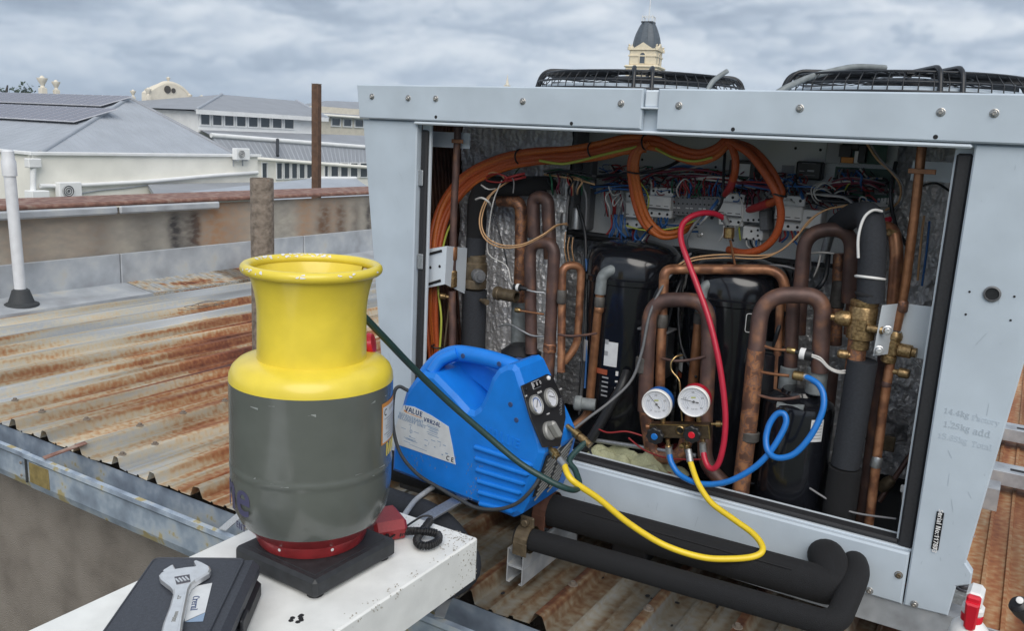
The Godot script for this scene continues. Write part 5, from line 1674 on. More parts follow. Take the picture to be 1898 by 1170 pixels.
	# thin speaker-like leads that drape over the pipework at the left
	for q in [
		["t", 0.0024, [945, 335, -0.22, 905, 365, -0.17, 889, 405, -0.15, 897, 440, -0.14, 925, 458, -0.13, 965, 457, -0.12, 1005, 438, -0.14, 1030, 420, -0.18, 1050, 414, -0.24]],
		["t", 0.0020, [948, 332, -0.22, 910, 362, -0.165, 893, 405, -0.145, 900, 437, -0.135, 928, 454, -0.125, 968, 453, -0.118, 1008, 434, -0.138, 1032, 417, -0.18, 1052, 417, -0.24]],
		["w", 0.0018, [930, 335, -0.20, 915, 372, -0.16, 907, 420, -0.16, 905, 470, -0.16, 938, 492, -0.15, 946, 520, -0.15, 950, 530, -0.16]],
		["w", 0.0018, [900, 350, -0.16, 892, 343, -0.14, 905, 351, -0.13, 918, 350, -0.16]],
		["w", 0.0030, [882, 370, -0.13, 893, 367, -0.115, 905, 374, -0.12, 910, 382, -0.14]],
		["k", 0.0024, [908, 380, -0.17, 925, 430, -0.17, 938, 480, -0.17, 940, 500, -0.17]],
		["r", 0.0022, [898, 330, -0.20, 920, 322, -0.18, 940, 330, -0.18, 930, 338, -0.19, 905, 336, -0.19, 899, 330, -0.20]],
		["t", 0.0022, [897, 327, -0.21, 912, 320, -0.19, 928, 324, -0.19, 935, 332, -0.20]],
		["r", 0.0040, [935, 332, -0.20, 955, 326, -0.20, 972, 322, -0.22]],
		["r", 0.0034, [938, 336, -0.20, 958, 332, -0.20, 974, 328, -0.22]],
		["g", 0.0018, [940, 322, -0.22, 952, 335, -0.19, 951, 358, -0.16]],
		["n", 0.0018, [970, 300, -0.30, 960, 315, -0.26, 948, 330, -0.23]],
		["t", 0.0018, [1055, 440, -0.30, 1052, 460, -0.29, 1056, 485, -0.30]],
		["t", 0.0018, [1048, 430, -0.30, 1046, 460, -0.29, 1050, 485, -0.30]],
		["t", 0.0018, [1062, 440, -0.30, 1060, 462, -0.29, 1064, 485, -0.30]],
		["g", 0.0028, [1050, 420, -0.31, 1053, 370, -0.29, 1062, 342, -0.29, 1075, 325, -0.32]],
		["g", 0.0028, [1085, 425, -0.31, 1087, 370, -0.29, 1080, 345, -0.29, 1075, 325, -0.32]],
		["k", 0.0050, [1090, 690, -0.24, 1088, 600, -0.26, 1086, 500, -0.28, 1084, 430, -0.30, 1070, 380, -0.32]]]:
		wire(p3(q[2]), q[1], hues[q[0]], unit)
	for q in [
		["k", 0.0042, [1212, 620, -0.20, 1206, 580, -0.19, 1218, 540, -0.19, 1245, 505, -0.22, 1262, 480, -0.28]],
		["k", 0.0036, [1228, 640, -0.20, 1240, 590, -0.19, 1252, 545, -0.20, 1268, 505, -0.24, 1280, 470, -0.30]],
		["k", 0.0050, [1430, 660, -0.22, 1442, 610, -0.20, 1462, 555, -0.26, 1478, 505, -0.28, 1500, 470, -0.34]],
		["g", 0.0030, [1395, 500, -0.28, 1430, 492, -0.27, 1470, 498, -0.27, 1500, 520, -0.28]],
		["k", 0.0060, [1500, 540, -0.28, 1518, 532, -0.26, 1530, 510, -0.27, 1535, 470, -0.30]],
		["w", 0.0024, [1500, 470, -0.28, 1522, 468, -0.27, 1545, 470, -0.28]],
		["w", 0.0024, [1520, 470, -0.28, 1516, 492, -0.27, 1508, 512, -0.28]],
		["g", 0.0024, [1498, 440, -0.30, 1500, 470, -0.29, 1502, 500, -0.30]],
		["b", 0.0026, [1470, 445, -0.30, 1490, 470, -0.28, 1500, 500, -0.30]],
		["k", 0.0034, [1078, 470, -0.27, 1082, 540, -0.24, 1080, 620, -0.22, 1076, 700, -0.20]],
		["b", 0.0030, [1086, 480, -0.27, 1090, 560, -0.24, 1088, 640, -0.22, 1084, 720, -0.20]],
		["k", 0.0036, [1290, 700, -0.20, 1262, 640, -0.24, 1258, 560, -0.27, 1270, 500, -0.32]],
		["r", 0.0022, [1100, 790, -0.14, 1125, 802, -0.12, 1160, 800, -0.12, 1190, 808, -0.13]],
		["r", 0.0022, [1165, 812, -0.12, 1195, 835, -0.11, 1240, 850, -0.11, 1300, 852, -0.11]],
		["k", 0.0032, [1060, 800, -0.08, 1085, 815, -0.08, 1098, 850, -0.08]],
		["g", 0.0024, [1500, 905, -0.10, 1540, 930, -0.09, 1580, 950, -0.09, 1660, 962, -0.09]],
		["k", 0.0044, [1660, 300, -0.30, 1650, 360, -0.28, 1660, 420, -0.28, 1690, 470, -0.30]],
		["k", 0.0026, [1706, 345, -0.20, 1735, 340, -0.19, 1760, 355, -0.22]],
		["t", 0.0026, [1712, 400, -0.30, 1705, 460, -0.29, 1700, 520, -0.30]],
		["b", 0.0026, [1722, 410, -0.30, 1716, 470, -0.29, 1708, 530, -0.30]]]:
		wire(p3(q[2]), q[1], hues[q[0]], unit)
	# pink connector and tags by the right hand insulation
	for q in [[1643, 408, 0.35], [1650, 422, -0.3]]:
		part("pink_connector", MB.new().box(pz(q[0], q[1], -0.24), Vector3(0.02, 0.012, 0.012), 0.003, Basis(Vector3.BACK, q[2])), M.hose_red, unit)


# ---------------------------------------------------------------- orange power cables
func strand(base: Array, off: Vector2, r: float, m: Material, parent: Node3D, wob := 0.0) -> void:
	var path := []
	for k in base.size():
		path.append(base[k] + Vector3(off.x, off.y, 0.0) + Vector3(sin(k * 1.3 + off.y * 300.0), cos(k * 1.1 + off.x * 300.0), 0) * wob)
	part("power_cable", MB.new().tube(spline(path, 6), r, 10), m, parent)

func tie(at: Vector3, dir: Vector3, r: float, parent: Node3D, squash := 0.75) -> void:
	var ring := []
	var b := looking(dir)
	for a in 18:
		ring.append(at + b * Vector3(cos(TAU * a / 18) * r, 0, sin(TAU * a / 18) * r * squash))
	part("cable_tie", MB.new().tube(ring, 0.0024, 5, false, true), M.black_plastic, parent)

func build_cables() -> void:
	var r := 0.0078
	var main := p3([806, 690, -0.10, 799, 620, -0.10, 797, 560, -0.10, 799, 500, -0.11, 804, 440, -0.13, 824, 382, -0.16, 865, 332, -0.19, 925, 302, -0.21, 985, 290, -0.22, 1050, 286, -0.23, 1105, 278, -0.24, 1150, 266, -0.25, 1192, 262, -0.26])
	for q in [[0.0, 0.0, 0], [0.014, -0.006, 0], [-0.010, 0.012, 0], [0.006, 0.014, 1], [0.024, -0.012, 0], [0.012, -0.020, 1]]:
		strand(main, Vector2(q[0] * 0.9, q[1] * 0.9), r, M.orange_bright if q[2] else M.orange_cable, unit, 0.0025)
	part("earth_cable", MB.new().tube(spline(p3([1000, 298, -0.20, 1040, 304, -0.20, 1075, 298, -0.22, 1110, 289, -0.23, 1190, 270, -0.25]), 6), 0.0034, 8), M.wire_earth, unit)
	part("earth_cable", MB.new().tube(spline(p3([815, 650, -0.09, 818, 590, -0.09, 812, 520, -0.10, 826, 440, -0.12, 845, 400, -0.14]), 6), 0.0030, 8), M.wire_earth, unit)
	# upper hump and drop to the right of the tie
	var hump := p3([1192, 264, -0.26, 1222, 268, -0.25, 1255, 282, -0.24, 1292, 291, -0.24, 1325, 282, -0.25, 1348, 262, -0.26])
	for q in [[0, 0, 0], [0.0, 0.012, 0], [0.0, -0.012, 1]]:
		strand(hump, Vector2(q[0], q[1]), 0.0072, M.orange_bright if q[2] else M.orange_cable, unit, 0.001)
	part("earth_cable", MB.new().tube(spline(p3([1215, 275, -0.23, 1245, 291, -0.23, 1285, 299, -0.23, 1320, 292, -0.24]), 6), 0.0028, 8), M.wire_earth, unit)
	var drop := p3([1196, 266, -0.25, 1178, 282, -0.25, 1172, 310, -0.25, 1176, 345, -0.26, 1184, 380, -0.27, 1198, 412, -0.28, 1222, 432, -0.29, 1250, 430, -0.31, 1275, 415, -0.35])
	for q in [[0.0, 0.0, 1], [0.011, 0.003, 1], [-0.009, -0.004, 0], [0.004, -0.009, 1]]:
		strand(drop, Vector2(q[0], q[1]), 0.0066, M.orange_bright if q[2] else M.orange_cable, unit, 0.001)
	# great loop over the right hand contactors
	var loop := p3([1348, 262, -0.25, 1385, 282, -0.24, 1415, 318, -0.23, 1438, 358, -0.23, 1447, 398, -0.24, 1437, 436, -0.25, 1412, 461, -0.26, 1378, 469, -0.27, 1350, 463, -0.30])
	strand(loop, Vector2.ZERO, 0.0092, M.orange_cable, unit)
	var second := p3([1350, 262, -0.27, 1392, 276, -0.26, 1425, 310, -0.25, 1444, 345, -0.25, 1447, 362, -0.25, 1432, 375, -0.26, 1410, 382, -0.29])
	strand(second, Vector2.ZERO, 0.0092, M.orange_cable, unit)
	part("heat_shrink", MB.new().tube(spline(p3([1424, 377, -0.27, 1408, 383, -0.29, 1392, 388, -0.31, 1385, 390, -0.33]), 5), [0.0105, 0.0105, 0.0105, 0.0105, 0.0105, 0.0105, 0.0102, 0.010, 0.0098, 0.0095, 0.009, 0.0085, 0.008, 0.007, 0.006, 0.004], 10), M.wire_red, unit)
	var third := p3([1352, 264, -0.25, 1362, 290, -0.24, 1362, 318, -0.24, 1355, 342, -0.26])
	strand(third, Vector2.ZERO, 0.0088, M.orange_cable, unit)
	part("heat_shrink", MB.new().tube(spline(p3([1360, 325, -0.25, 1354, 345, -0.26, 1342, 362, -0.29]), 5), [0.0098, 0.0098, 0.0098, 0.0096, 0.0094, 0.0092, 0.009, 0.0085, 0.008, 0.007, 0.005], 10), M.wire_red, unit)
	tie(pz(964, 291, -0.22), Vector3(1, 0.1, 0), 0.026, unit)
	tie(pz(1098, 279, -0.24), Vector3(1, 0.2, 0), 0.026, unit)
	tie(pz(1196, 264, -0.25), Vector3(1, 0.1, 0), 0.024, unit)
	tie(pz(1174, 320, -0.25), Vector3(0.1, 1, 0), 0.019, unit)
	tie(pz(1208, 424, -0.29), Vector3(1, -0.8, 0), 0.019, unit)
	tie(pz(1444, 361, -0.24), Vector3(0.2, 1, 0), 0.020, unit)
	tie(pz(812, 642, -0.09), Vector3(0.1, 1, 0), 0.020, unit)


# ---------------------------------------------------------------- compressors and pipework
func depth_of(p: Vector3) -> float:
	return -(cam_basis.inverse() * (p - CAM_AT)).z

func rad_px(width: float, p: Vector3) -> float:   # radius of a round thing that looks width pixels across at p
	return 0.5 * width * depth_of(p) / FOCAL

func pipe(called: String, uvz: Array, width: float, m: Material, bend := 0.05, parent: Node3D = null) -> MeshInstance3D:
	var pts := p3(uvz)
	var r := rad_px(width, pts[pts.size() / 2])
	return part(called, MB.new().tube(fillet(pts, bend, 9), r, 16), m, parent if parent else unit)

func sleeve(u: float, v: float, z: float, dir: Vector3, width: float, long: float, m: Material, parent: Node3D = null) -> void:   # brazed coupling round a pipe
	var p := pz(u, v, z)
	var r := rad_px(width, p)
	part("coupling", MB.new().lathe([Vector2(r * 0.86, -long * 0.5 - 0.003), Vector2(r, -long * 0.5), Vector2(r, long * 0.5), Vector2(r * 0.86, long * 0.5 + 0.003)], 16, Transform3D(looking(dir), p)), m, parent if parent else unit)

func nut(called: String, at: Vector3, dir: Vector3, r: float, long: float, m: Material, parent: Node3D) -> void:
	part(called, MB.new().lathe([Vector2(0, -long * 0.5), Vector2(r * 0.85, -long * 0.5), Vector2(r, -long * 0.4), Vector2(r, long * 0.4), Vector2(r * 0.85, long * 0.5), Vector2(0, long * 0.5)], 6, Transform3D(looking(dir), at)), m, parent)

func round_bit(called: String, at: Vector3, dir: Vector3, prof: Array, m: Material, parent: Node3D, seg := 18) -> MeshInstance3D:
	var pr := prof.map(func(q): return Vector2(q[0], q[1]))
	return part(called, MB.new().lathe(pr, seg, Transform3D(looking(dir), at)), m, parent)

func label_on(parent: Node3D, axis: Vector3, rad: float, ang: float, y: float, w: float, h: float, m: Material, called := "label") -> MeshInstance3D:   # sticker bent round an upright cylinder
	var mb := MB.new()
	var n := 8
	var q := Basis(Vector3.UP, ang)
	for k in n:
		var a0 := w / rad * (float(k) / n - 0.5); var a1 := w / rad * (float(k + 1) / n - 0.5)
		var i := []
		for e in [[a0, -0.5], [a1, -0.5], [a1, 0.5], [a0, 0.5]]:
			var d: Vector3 = q * Vector3(sin(e[0]), 0, cos(e[0]))
			i.append(mb.vert(axis + d * rad + Vector3(0, y + h * e[1], 0), d, Vector2(e[0] * rad / w + 0.5, 0.5 - e[1])))
		mb.face(i[0], i[1], i[2]); mb.face(i[0], i[2], i[3])
	return part(called, mb, m, parent)

func build_compressors() -> void:
	for q in [[1166, -0.32, 176.0, 494.0, 0], [1358, -0.34, 190.0, 530.0, 1]]:
		var axis := pz(q[0], 640, q[1])
		axis.y = 0.0
		var R := rad_px(q[2], pz(q[0], 640, q[1]))
		var yt := pz(q[0], q[3], q[1] + R).y
		var c := part("compressor", MB.new().lathe([Vector2(0, 0.19), Vector2(R * 0.9, 0.19), Vector2(R, 0.215), Vector2(R, yt - 0.055), Vector2(R * 1.03, yt - 0.052), Vector2(R * 1.03, yt - 0.040), Vector2(R, yt - 0.036), Vector2(R * 0.985, yt + 0.0), Vector2(R * 0.92, yt + 0.022), Vector2(R * 0.74, yt + 0.040), Vector2(R * 0.4, yt + 0.050), Vector2(0, yt + 0.053)], 40, Transform3D(Basis.IDENTITY, axis)), M.black_gloss, unit, ["black compressor with a white label, left of the red hose", "black compressor behind the red hose"][q[4]])
		# terminal box on its side
		var tb := pz([1215, 1432][q[4]], [655, 690][q[4]], q[1] + R * 0.8)
		var box := part("terminal_box", MB.new().box(tb, Vector3(0.075, 0.12, 0.06), 0.006), M.black_plastic, c)
		part("terminal_lid", MB.new().box(tb + Vector3(0, 0.0, 0.032), Vector3(0.066, 0.10, 0.006), 0.003), M.black_gloss, box)
		part("box_rim", MB.new().box(tb + Vector3(0, 0.063, 0.005), Vector3(0.08, 0.006, 0.066), 0.002), M.grey_plastic, box)
		for s in [-1.0, 1.0]:
			part("mounting_foot", MB.new().box(axis + Vector3(s * R * 0.75, 0.192, R * 0.4), Vector3(0.05, 0.012, 0.06), 0.003), M.black_plastic, c)
		# labels
		if q[4] == 0:
			var base_a := -0.16
			label_on(c, axis, R + 0.0008, base_a + 0.20, pz(1122, 655, q[1] + R).y, 0.036, 0.064, M.label_white)
			label_on(c, axis, R + 0.0010, base_a - 0.55, pz(1090, 652, q[1] + R).y - 0.006, 0.030, 0.058, M.label_white)
			for k in 2:
				label_on(c, axis, R + 0.0013, base_a + 0.10, pz(1122, 646, q[1] + R).y + 0.018 - 0.030 * k, 0.010, 0.012, M.ink_grey, "label_stamp")
			label_on(c, axis, R + 0.0012, base_a - 0.02, pz(1122, 690, q[1] + R).y, 0.045, 0.014, M.ink_rust, "label_band")
			for k in 4:
				label_on(c, axis, R + 0.0012, base_a + 0.36, pz(1122, 686, q[1] + R).y - 0.021 * k - 0.004, 0.007, [0.012, 0.005, 0.011, 0.011][k], M.ink_white, "warning_mark")
			for k in 5:
				label_on(c, axis, R + 0.0012, base_a + 0.12, pz(1122, 700, q[1] + R).y - 0.012 * k, 0.018, 0.004, M.ink_grey, "label_text")
		else:
			label_on(c, axis, R + 0.0008, -0.95, pz(1263, 682, q[1] + R).y, 0.032, 0.045, M.label_white)
			label_on(c, axis, R + 0.0012, -0.95, pz(1263, 706, q[1] + R).y, 0.032, 0.012, M.ink_rust, "label_band")
			# outlined maker's mark
			var o := pz(1393, 600, q[1] + R * 0.97)
			var ring := fillet([o + Vector3(0.03, 0.022, -0.012), o + Vector3(-0.014, 0.022, 0.001), o + Vector3(-0.014, -0.022, 0.001), o + Vector3(0.03, -0.022, -0.012)], 0.006, 4)
			part("maker_mark", MB.new().tube(ring, 0.0010, 5), M.ink_white, c)
	# suction accumulator at the lower right
	var ax := pz(1468, 850, -0.16)
	ax.y = 0.0
	var R2 := rad_px(126, pz(1468, 850, -0.16))
	var yt2 := pz(1468, 770, -0.16 + R2).y
	var ac := part("accumulator", MB.new().lathe([Vector2(0, 0.17), Vector2(R2 * 0.95, 0.17), Vector2(R2, 0.19), Vector2(R2, yt2), Vector2(R2 * 0.96, yt2 + 0.012), Vector2(R2 * 0.7, yt2 + 0.028), Vector2(R2 * 0.55, yt2 + 0.032), Vector2(R2 * 0.5, yt2 + 0.04), Vector2(0, yt2 + 0.042)], 36, Transform3D(Basis.IDENTITY, ax)), M.black_gloss, unit, "black suction accumulator below the blue hose loop")
	label_on(ac, ax, R2 + 0.001, 0.78, pz(1525, 803, -0.1).y, 0.03, 0.05, M.label_white)
	for k in 6:
		label_on(ac, ax, R2 + 0.0014, 0.78, pz(1525, 803, -0.1).y + 0.018 - k * 0.007, 0.024, 0.002, M.ink_grey, "label_text")
	# grey oil equaliser glass left of the first compressor
	var og := pz(1075, 748, -0.16)
	var eq := round_bit("oil_sight_glass", og, Vector3(-1, 0.0, 0.35), [[0.0, -0.04], [0.016, -0.04], [0.016, -0.005], [0.020, -0.004], [0.020, 0.012], [0.015, 0.016], [0.013, 0.012], [0.0, 0.012]], M.grey_pipe, unit)

func build_pipework() -> void:
	var DN := Vector3.UP
	# ---------- left end
	var p1 := pipe("copper_line", [849, 236, -0.10, 841, 400, -0.10, 838, 520, -0.10], 13.5, M.copper_dull)
	part("pipe_saddle", MB.new().box(pz(848, 262, -0.088), Vector3(0.036, 0.010, 0.004), 0.001), M.copper_clean, p1)
	pipe("copper_line", [838, 540, -0.10, 839, 600, -0.10, 838, 720, -0.10], 14, M.copper_dull)
	sleeve(840, 470, -0.10, DN, 16, 0.03, M.copper_clean)
	# small ball valve with cap and access port
	var va := pz(838, 523, -0.10)
	var bv := part("service_valve", MB.new().box(va, Vector3(0.022, 0.030, 0.024), 0.004), M.brass, unit, "small brass service valve on the thin left copper line")
	round_bit("valve_neck", va + Vector3(0, 0.02, 0), DN, [[0.013, -0.008], [0.013, 0.008], [0.010, 0.012]], M.brass, bv)
	round_bit("valve_cap", va + Vector3(-0.013, 0.003, 0.010), Vector3(-1, 0.05, 0.5), [[0.007, 0.0], [0.013, 0.004], [0.013, 0.020], [0.009, 0.026], [0, 0.026]], M.brass, bv)
	round_bit("access_port", pz(832, 551, -0.095), Vector3(-1, 0.1, 0.4), [[0.005, 0.0], [0.005, 0.008], [0.008, 0.010], [0.008, 0.022], [0.005, 0.026], [0, 0.026]], M.brass, bv)
	part("capillary", MB.new().tube(spline(p3([833, 560, -0.10, 830, 590, -0.10, 824, 640, -0.10, 818, 690, -0.11]), 5), 0.003, 6), M.brass_dull, unit)
	# big foam line with its valve
	pipe("insulated_line", [876, 760, -0.19, 877, 640, -0.19, 880, 538, -0.19], 46, M.foam_grey)
	var vb := pz(882, 500, -0.19)
	var R := rad_px(42, vb)
	var bigv := round_bit("shut_off_valve", vb, DN, [[R * 0.75, -0.055], [R, -0.05], [R, -0.030], [R * 0.92, -0.026], [R * 1.02, -0.02], [R * 1.02, 0.018], [R * 0.9, 0.022], [R * 0.9, 0.040], [R * 0.7, 0.045]], M.brass_dull, unit, 24)
	round_bit("valve_bonnet", vb + Vector3(R * 0.6, -0.008, R * 0.75), Vector3(0.9, -0.05, 0.8), [[0.0, 0.0], [0.016, 0.0], [0.018, 0.012], [0.018, 0.032], [0.015, 0.036], [0.008, 0.036], [0.008, 0.042], [0, 0.042]], M.grey_plastic, bigv)
	round_bit("valve_boss", vb + Vector3(-R, -0.006, 0.01), Vector3(-1, 0, 0.3), [[0.008, -0.01], [0.008, 0.016], [0, 0.016]], M.brass_dull, bigv)
	round_bit("access_stub", pz(895, 558, -0.165), Vector3(1, 0, 0.5), [[0.005, -0.01], [0.005, 0.006], [0.008, 0.007], [0.008, 0.022], [0, 0.022]], M.brass_dull, unit)
	pipe("insulated_line", [881, 476, -0.19, 883, 440, -0.19], 38, M.foam_grey)
	pipe("insulated_line", [882, 446, -0.19, 886, 345, -0.20, 1016, 345, -0.30, 1016, 352, -0.30], 37, M.foam, 0.055)
	# copper bends behind and under it
	pipe("copper_bend", [925, 372, -0.26, 966, 372, -0.26, 966, 470, -0.26, 962, 560, -0.26], 24, M.copper_burnt, 0.05)
	pipe("copper_bend", [990, 440, -0.24, 988, 366, -0.24, 1015, 366, -0.24, 1020, 480, -0.24], 25, M.copper_dull, 0.03)
	pipe("copper_bend", [985, 655, -0.17, 982, 450, -0.17, 1028, 450, -0.17, 1016, 700, -0.17], 23, M.copper_dull, 0.036)
	sleeve(1019, 645, -0.17, DN, 25, 0.02, M.copper_burnt)
	pipe("copper_bend", [1040, 690, -0.16, 1042, 492, -0.18, 1078, 492, -0.22, 1070, 640, -0.22, 1045, 672, -0.20], 15, M.copper, 0.030)
	sleeve(1041, 550, -0.165, DN, 18, 0.03, M.solder_grey)
	pipe("copper_line", [962, 560, -0.26, 960, 680, -0.26], 28, M.grey_pipe)
	round_bit("brass_strainer", pz(935, 546, -0.2), Vector3(1, 0, 0.1), [[0.012, -0.03], [0.019, -0.028], [0.019, -0.016], [0.017, -0.014], [0.017, 0.04], [0.012, 0.042]], M.brass_dull, unit)
	# pressure switch, access fittings
	round_bit("pressure_switch", pz(960, 533, -0.14), Vector3(1, -0.03, 0.0), [[0.0, -0.012], [0.008, -0.012], [0.008, -0.004], [0.0095, -0.003], [0.0095, 0.008], [0.006, 0.010], [0.006, 0.02], [0.003, 0.03], [0, 0.03]], M.black_plastic, unit)
	round_bit("switch_band", pz(961, 533, -0.139), Vector3(1, -0.03, 0), [[0.0098, -0.004], [0.0098, 0.004]], M.ink_white, unit)
	part("capillary", MB.new().tube(spline(p3([972, 536, -0.14, 990, 541, -0.14, 1008, 543, -0.15]), 4), 0.0028, 7), M.zinc, unit)
	nut("access_fitting", pz(960, 575, -0.14), Vector3(1, -0.05, 0), 0.007, 0.016, M.brass_bright, unit)
	part("capillary", MB.new().tube(p3([963, 576, -0.14, 1008, 583, -0.15]), 0.0028, 7), M.copper_clean, unit)
	part("capillary", MB.new().tube(spline(p3([925, 605, -0.17, 945, 602, -0.16, 965, 612, -0.15, 985, 622, -0.15, 1008, 624, -0.15]), 4), 0.0028, 7), M.zinc, unit)
	part("capillary", MB.new().tube(spline(p3([1035, 620, -0.14, 1055, 623, -0.14, 1080, 622, -0.14, 1106, 618, -0.14]), 4), 0.0032, 7), M.copper_dull, unit)
	# dark pump lump low behind the recovery machine
	part("check_valve", MB.new().lathe([Vector2(0, 0), Vector2(0.05, 0), Vector2(0.055, 0.01), Vector2(0.055, 0.03), Vector2(0.03, 0.05), Vector2(0, 0.05)], 18, Transform3D(Basis.IDENTITY, pz(965, 672, -0.2))), M.black_plastic, unit)
	# ---------- compressor discharge lines
	pipe("discharge_elbow", [1150, 497, -0.235, 1136, 499, -0.20, 1116, 510, -0.19, 1112, 545, -0.19], 21, M.grey_pipe, 0.02)
	round_bit("elbow_collar", pz(1148, 496, -0.232), pz(1150, 497, -0.235) - pz(1136, 499, -0.20), [[0.014, -0.006], [0.019, -0.004], [0.019, 0.01], [0.012, 0.012]], M.black_plastic, unit)
	pipe("copper_line", [1112, 543, -0.19, 1106, 600, -0.19, 1097, 700, -0.19, 1091, 768, -0.19, 1066, 790, -0.17], 16, M.copper_clean, 0.03)
	sleeve(1111, 560, -0.19, DN, 19, 0.022, M.solder_grey)
	sleeve(1110, 574, -0.19, DN, 18, 0.010, M.copper_clean)
	pipe("discharge_elbow", [1338, 520, -0.26, 1328, 520, -0.24, 1303, 532, -0.22, 1297, 580, -0.21], 20, M.grey_pipe, 0.03)
	pipe("copper_line", [1297, 578, -0.21, 1291, 640, -0.21, 1282, 730, -0.21, 1276, 800, -0.21], 19, M.copper_clean)
	sleeve(1296, 590, -0.21, DN, 22, 0.022, M.solder_grey)
	pipe("copper_line", [1222, 760, -0.17, 1224, 660, -0.17, 1231, 500, -0.17, 1258, 499, -0.20, 1455, 500, -0.24, 1452, 640, -0.24], 18.5, M.copper, 0.05)
	sleeve(1227, 595, -0.17, DN, 21, 0.028, M.solder_grey)
	pipe("copper_bend", [1195, 762, -0.14, 1200, 640, -0.14, 1206, 556, -0.15, 1312, 556, -0.17, 1314, 640, -0.17, 1306, 790, -0.15, 1306, 860, -0.14, 1345, 900, -0.14], 28, M.copper_dull, 0.075)
	pipe("copper_bend", [1195, 755, -0.14, 1208, 848, -0.14, 1262, 848, -0.14, 1275, 805, -0.15], 25, M.copper_burnt, 0.05)
	sleeve(1193, 676, -0.141, DN, 31, 0.035, M.solder_grey)
	part("capillary", MB.new().tube(spline(p3([1227, 664, -0.15, 1248, 669, -0.14, 1275, 668, -0.15, 1308, 661, -0.15]), 5), 0.0036, 7), M.copper_dull, unit)
	part("oil_line", MB.new().tube(spline(p3([1080, 838, -0.12, 1110, 790, -0.14, 1150, 720, -0.17, 1162, 690, -0.2]), 6), 0.013, 10), M.black_plastic, unit)
	part("wire", MB.new().tube(spline(p3([1280, 470, -0.24, 1235, 520, -0.17, 1205, 580, -0.13, 1190, 650, -0.11, 1170, 705, -0.09, 1130, 745, -0.05, 1090, 775, 0.00, 1048, 808, 0.06, 1035, 825, 0.10]), 7), 0.0036, 8), M.grey_plastic, unit, "grey lead running from the wiring board to the recovery machine")
	part("drain_pipe", MB.new().tube(p3([1075, 812, -0.14, 1290, 845, -0.14]), 0.006, 8), M.zinc, unit)
	# ---------- right group
	pipe("copper_bend", [1479, 620, -0.24, 1484, 520, -0.24, 1492, 428, -0.24, 1580, 424, -0.26, 1572, 560, -0.28], 27, M.copper_dull, 0.085)
	pipe("copper_line", [1372, 912, -0.09, 1388, 780, -0.09, 1401, 648, -0.09], 32, M.copper_burnt, 0.085)
	pipe("copper_bend", [1401, 650, -0.09, 1412, 546, -0.10, 1526, 548, -0.13, 1522, 620, -0.13, 1518, 690, -0.13], 32, M.copper_dull, 0.085)
	sleeve(1389, 808, -0.09, DN, 35, 0.018, M.solder_grey)
	pipe("copper_line", [1470, 555, -0.20, 1464, 690, -0.20], 25, M.copper_dull)
	sleeve(1460, 705, -0.20, DN, 33, 0.06, M.grey_pipe)
	sleeve(1513, 705, -0.14, DN, 38, 0.055, M.grey_pipe)
	pipe("copper_line", [1446, 555, -0.21, 1438, 720, -0.21], 15, M.copper)
	part("level_stub", MB.new().tube(p3([1440, 752, -0.10, 1490, 758, -0.10]), 0.009, 8), M.grey_pipe, unit)
	# capillaries with fittings on the front bend
	part("capillary", MB.new().tube(spline(p3([1418, 642, -0.07, 1436, 648, -0.06, 1456, 649, -0.06]), 4), 0.0032, 7), M.copper_clean, unit)
	nut("flare_nut", pz(1466, 650, -0.06), Vector3(1, 0, 0), 0.0075, 0.018, M.brass_bright, unit)
	round_bit("pressure_switch", pz(1488, 656, -0.06), Vector3(1, -0.06, 0), [[0.0, -0.016], [0.005, -0.016], [0.005, -0.010], [0.012, -0.008], [0.012, 0.008], [0.011, 0.020], [0.005, 0.022], [0, 0.022]], M.black_plastic, unit)
	round_bit("switch_band", pz(1488, 656, -0.06), Vector3(1, -0.06, 0), [[0.0124, -0.006], [0.0124, 0.005]], M.ink_white, unit)
	for o in [0.0, 3.0]:
		part("switch_lead", MB.new().tube(spline(p3([1504, 658 + o, -0.05, 1520, 664 + o * 1.5, -0.05, 1535, 680 + o, -0.06, 1552, 688 + o, -0.07, 1566, 687 + o * 1.5, -0.09]), 5), 0.0022, 6), M.wire_white, unit)
	part("capillary", MB.new().tube(spline(p3([1412, 690, -0.07, 1436, 694, -0.06, 1462, 697, -0.06]), 4), 0.0034, 7), M.copper_clean, unit)
	part("capillary", MB.new().tube(spline(p3([1407, 733, -0.07, 1430, 739, -0.06, 1455, 740, -0.06, 1482, 736, -0.06]), 4), 0.0034, 7), M.copper_dull, unit)
	# foam line at the right, its ties, and the brass valve under it
	pipe("insulated_line", [1553, 420, -0.30, 1580, 398, -0.24, 1612, 398, -0.12, 1617, 445, -0.10, 1612, 560, -0.10], 49, M.foam_grey, 0.045)
	for q in [[1612, 515, 0.85, 0.0]]:
		var c := pz(q[0], q[1], -0.10)
		var ring := []
		var rr := rad_px(51, c)
		for k in 24:
			ring.append(c + Vector3(cos(TAU * k / 24) * rr, 0.004 * sin(TAU * k / 24), sin(TAU * k / 24) * rr))
		part("cable_tie", MB.new().tube(ring, 0.003, 6, false, true), M.white_plastic, unit)
	part("cable_tie", MB.new().tube(spline(p3([1590, 478, -0.075, 1590, 440, -0.07, 1600, 405, -0.075, 1617, 390, -0.085, 1634, 392, -0.10]), 5), 0.003, 6), M.white_plastic, unit)
	sleeve(1610, 545, -0.10, DN, 50.5, 0.004, M.black_matt)
	var vc := pz(1597, 597, -0.10)
	var Rv := rad_px(50, vc)
	var mv := round_bit("brass_valve", vc, DN, [[Rv * 0.62, -0.058], [Rv * 0.72, -0.056], [Rv * 0.72, -0.038], [Rv, -0.034], [Rv, 0.028], [Rv * 0.93, 0.033], [Rv * 1.0, 0.036], [Rv * 1.0, 0.044], [Rv * 0.75, 0.048]], M.brass, unit, 28)
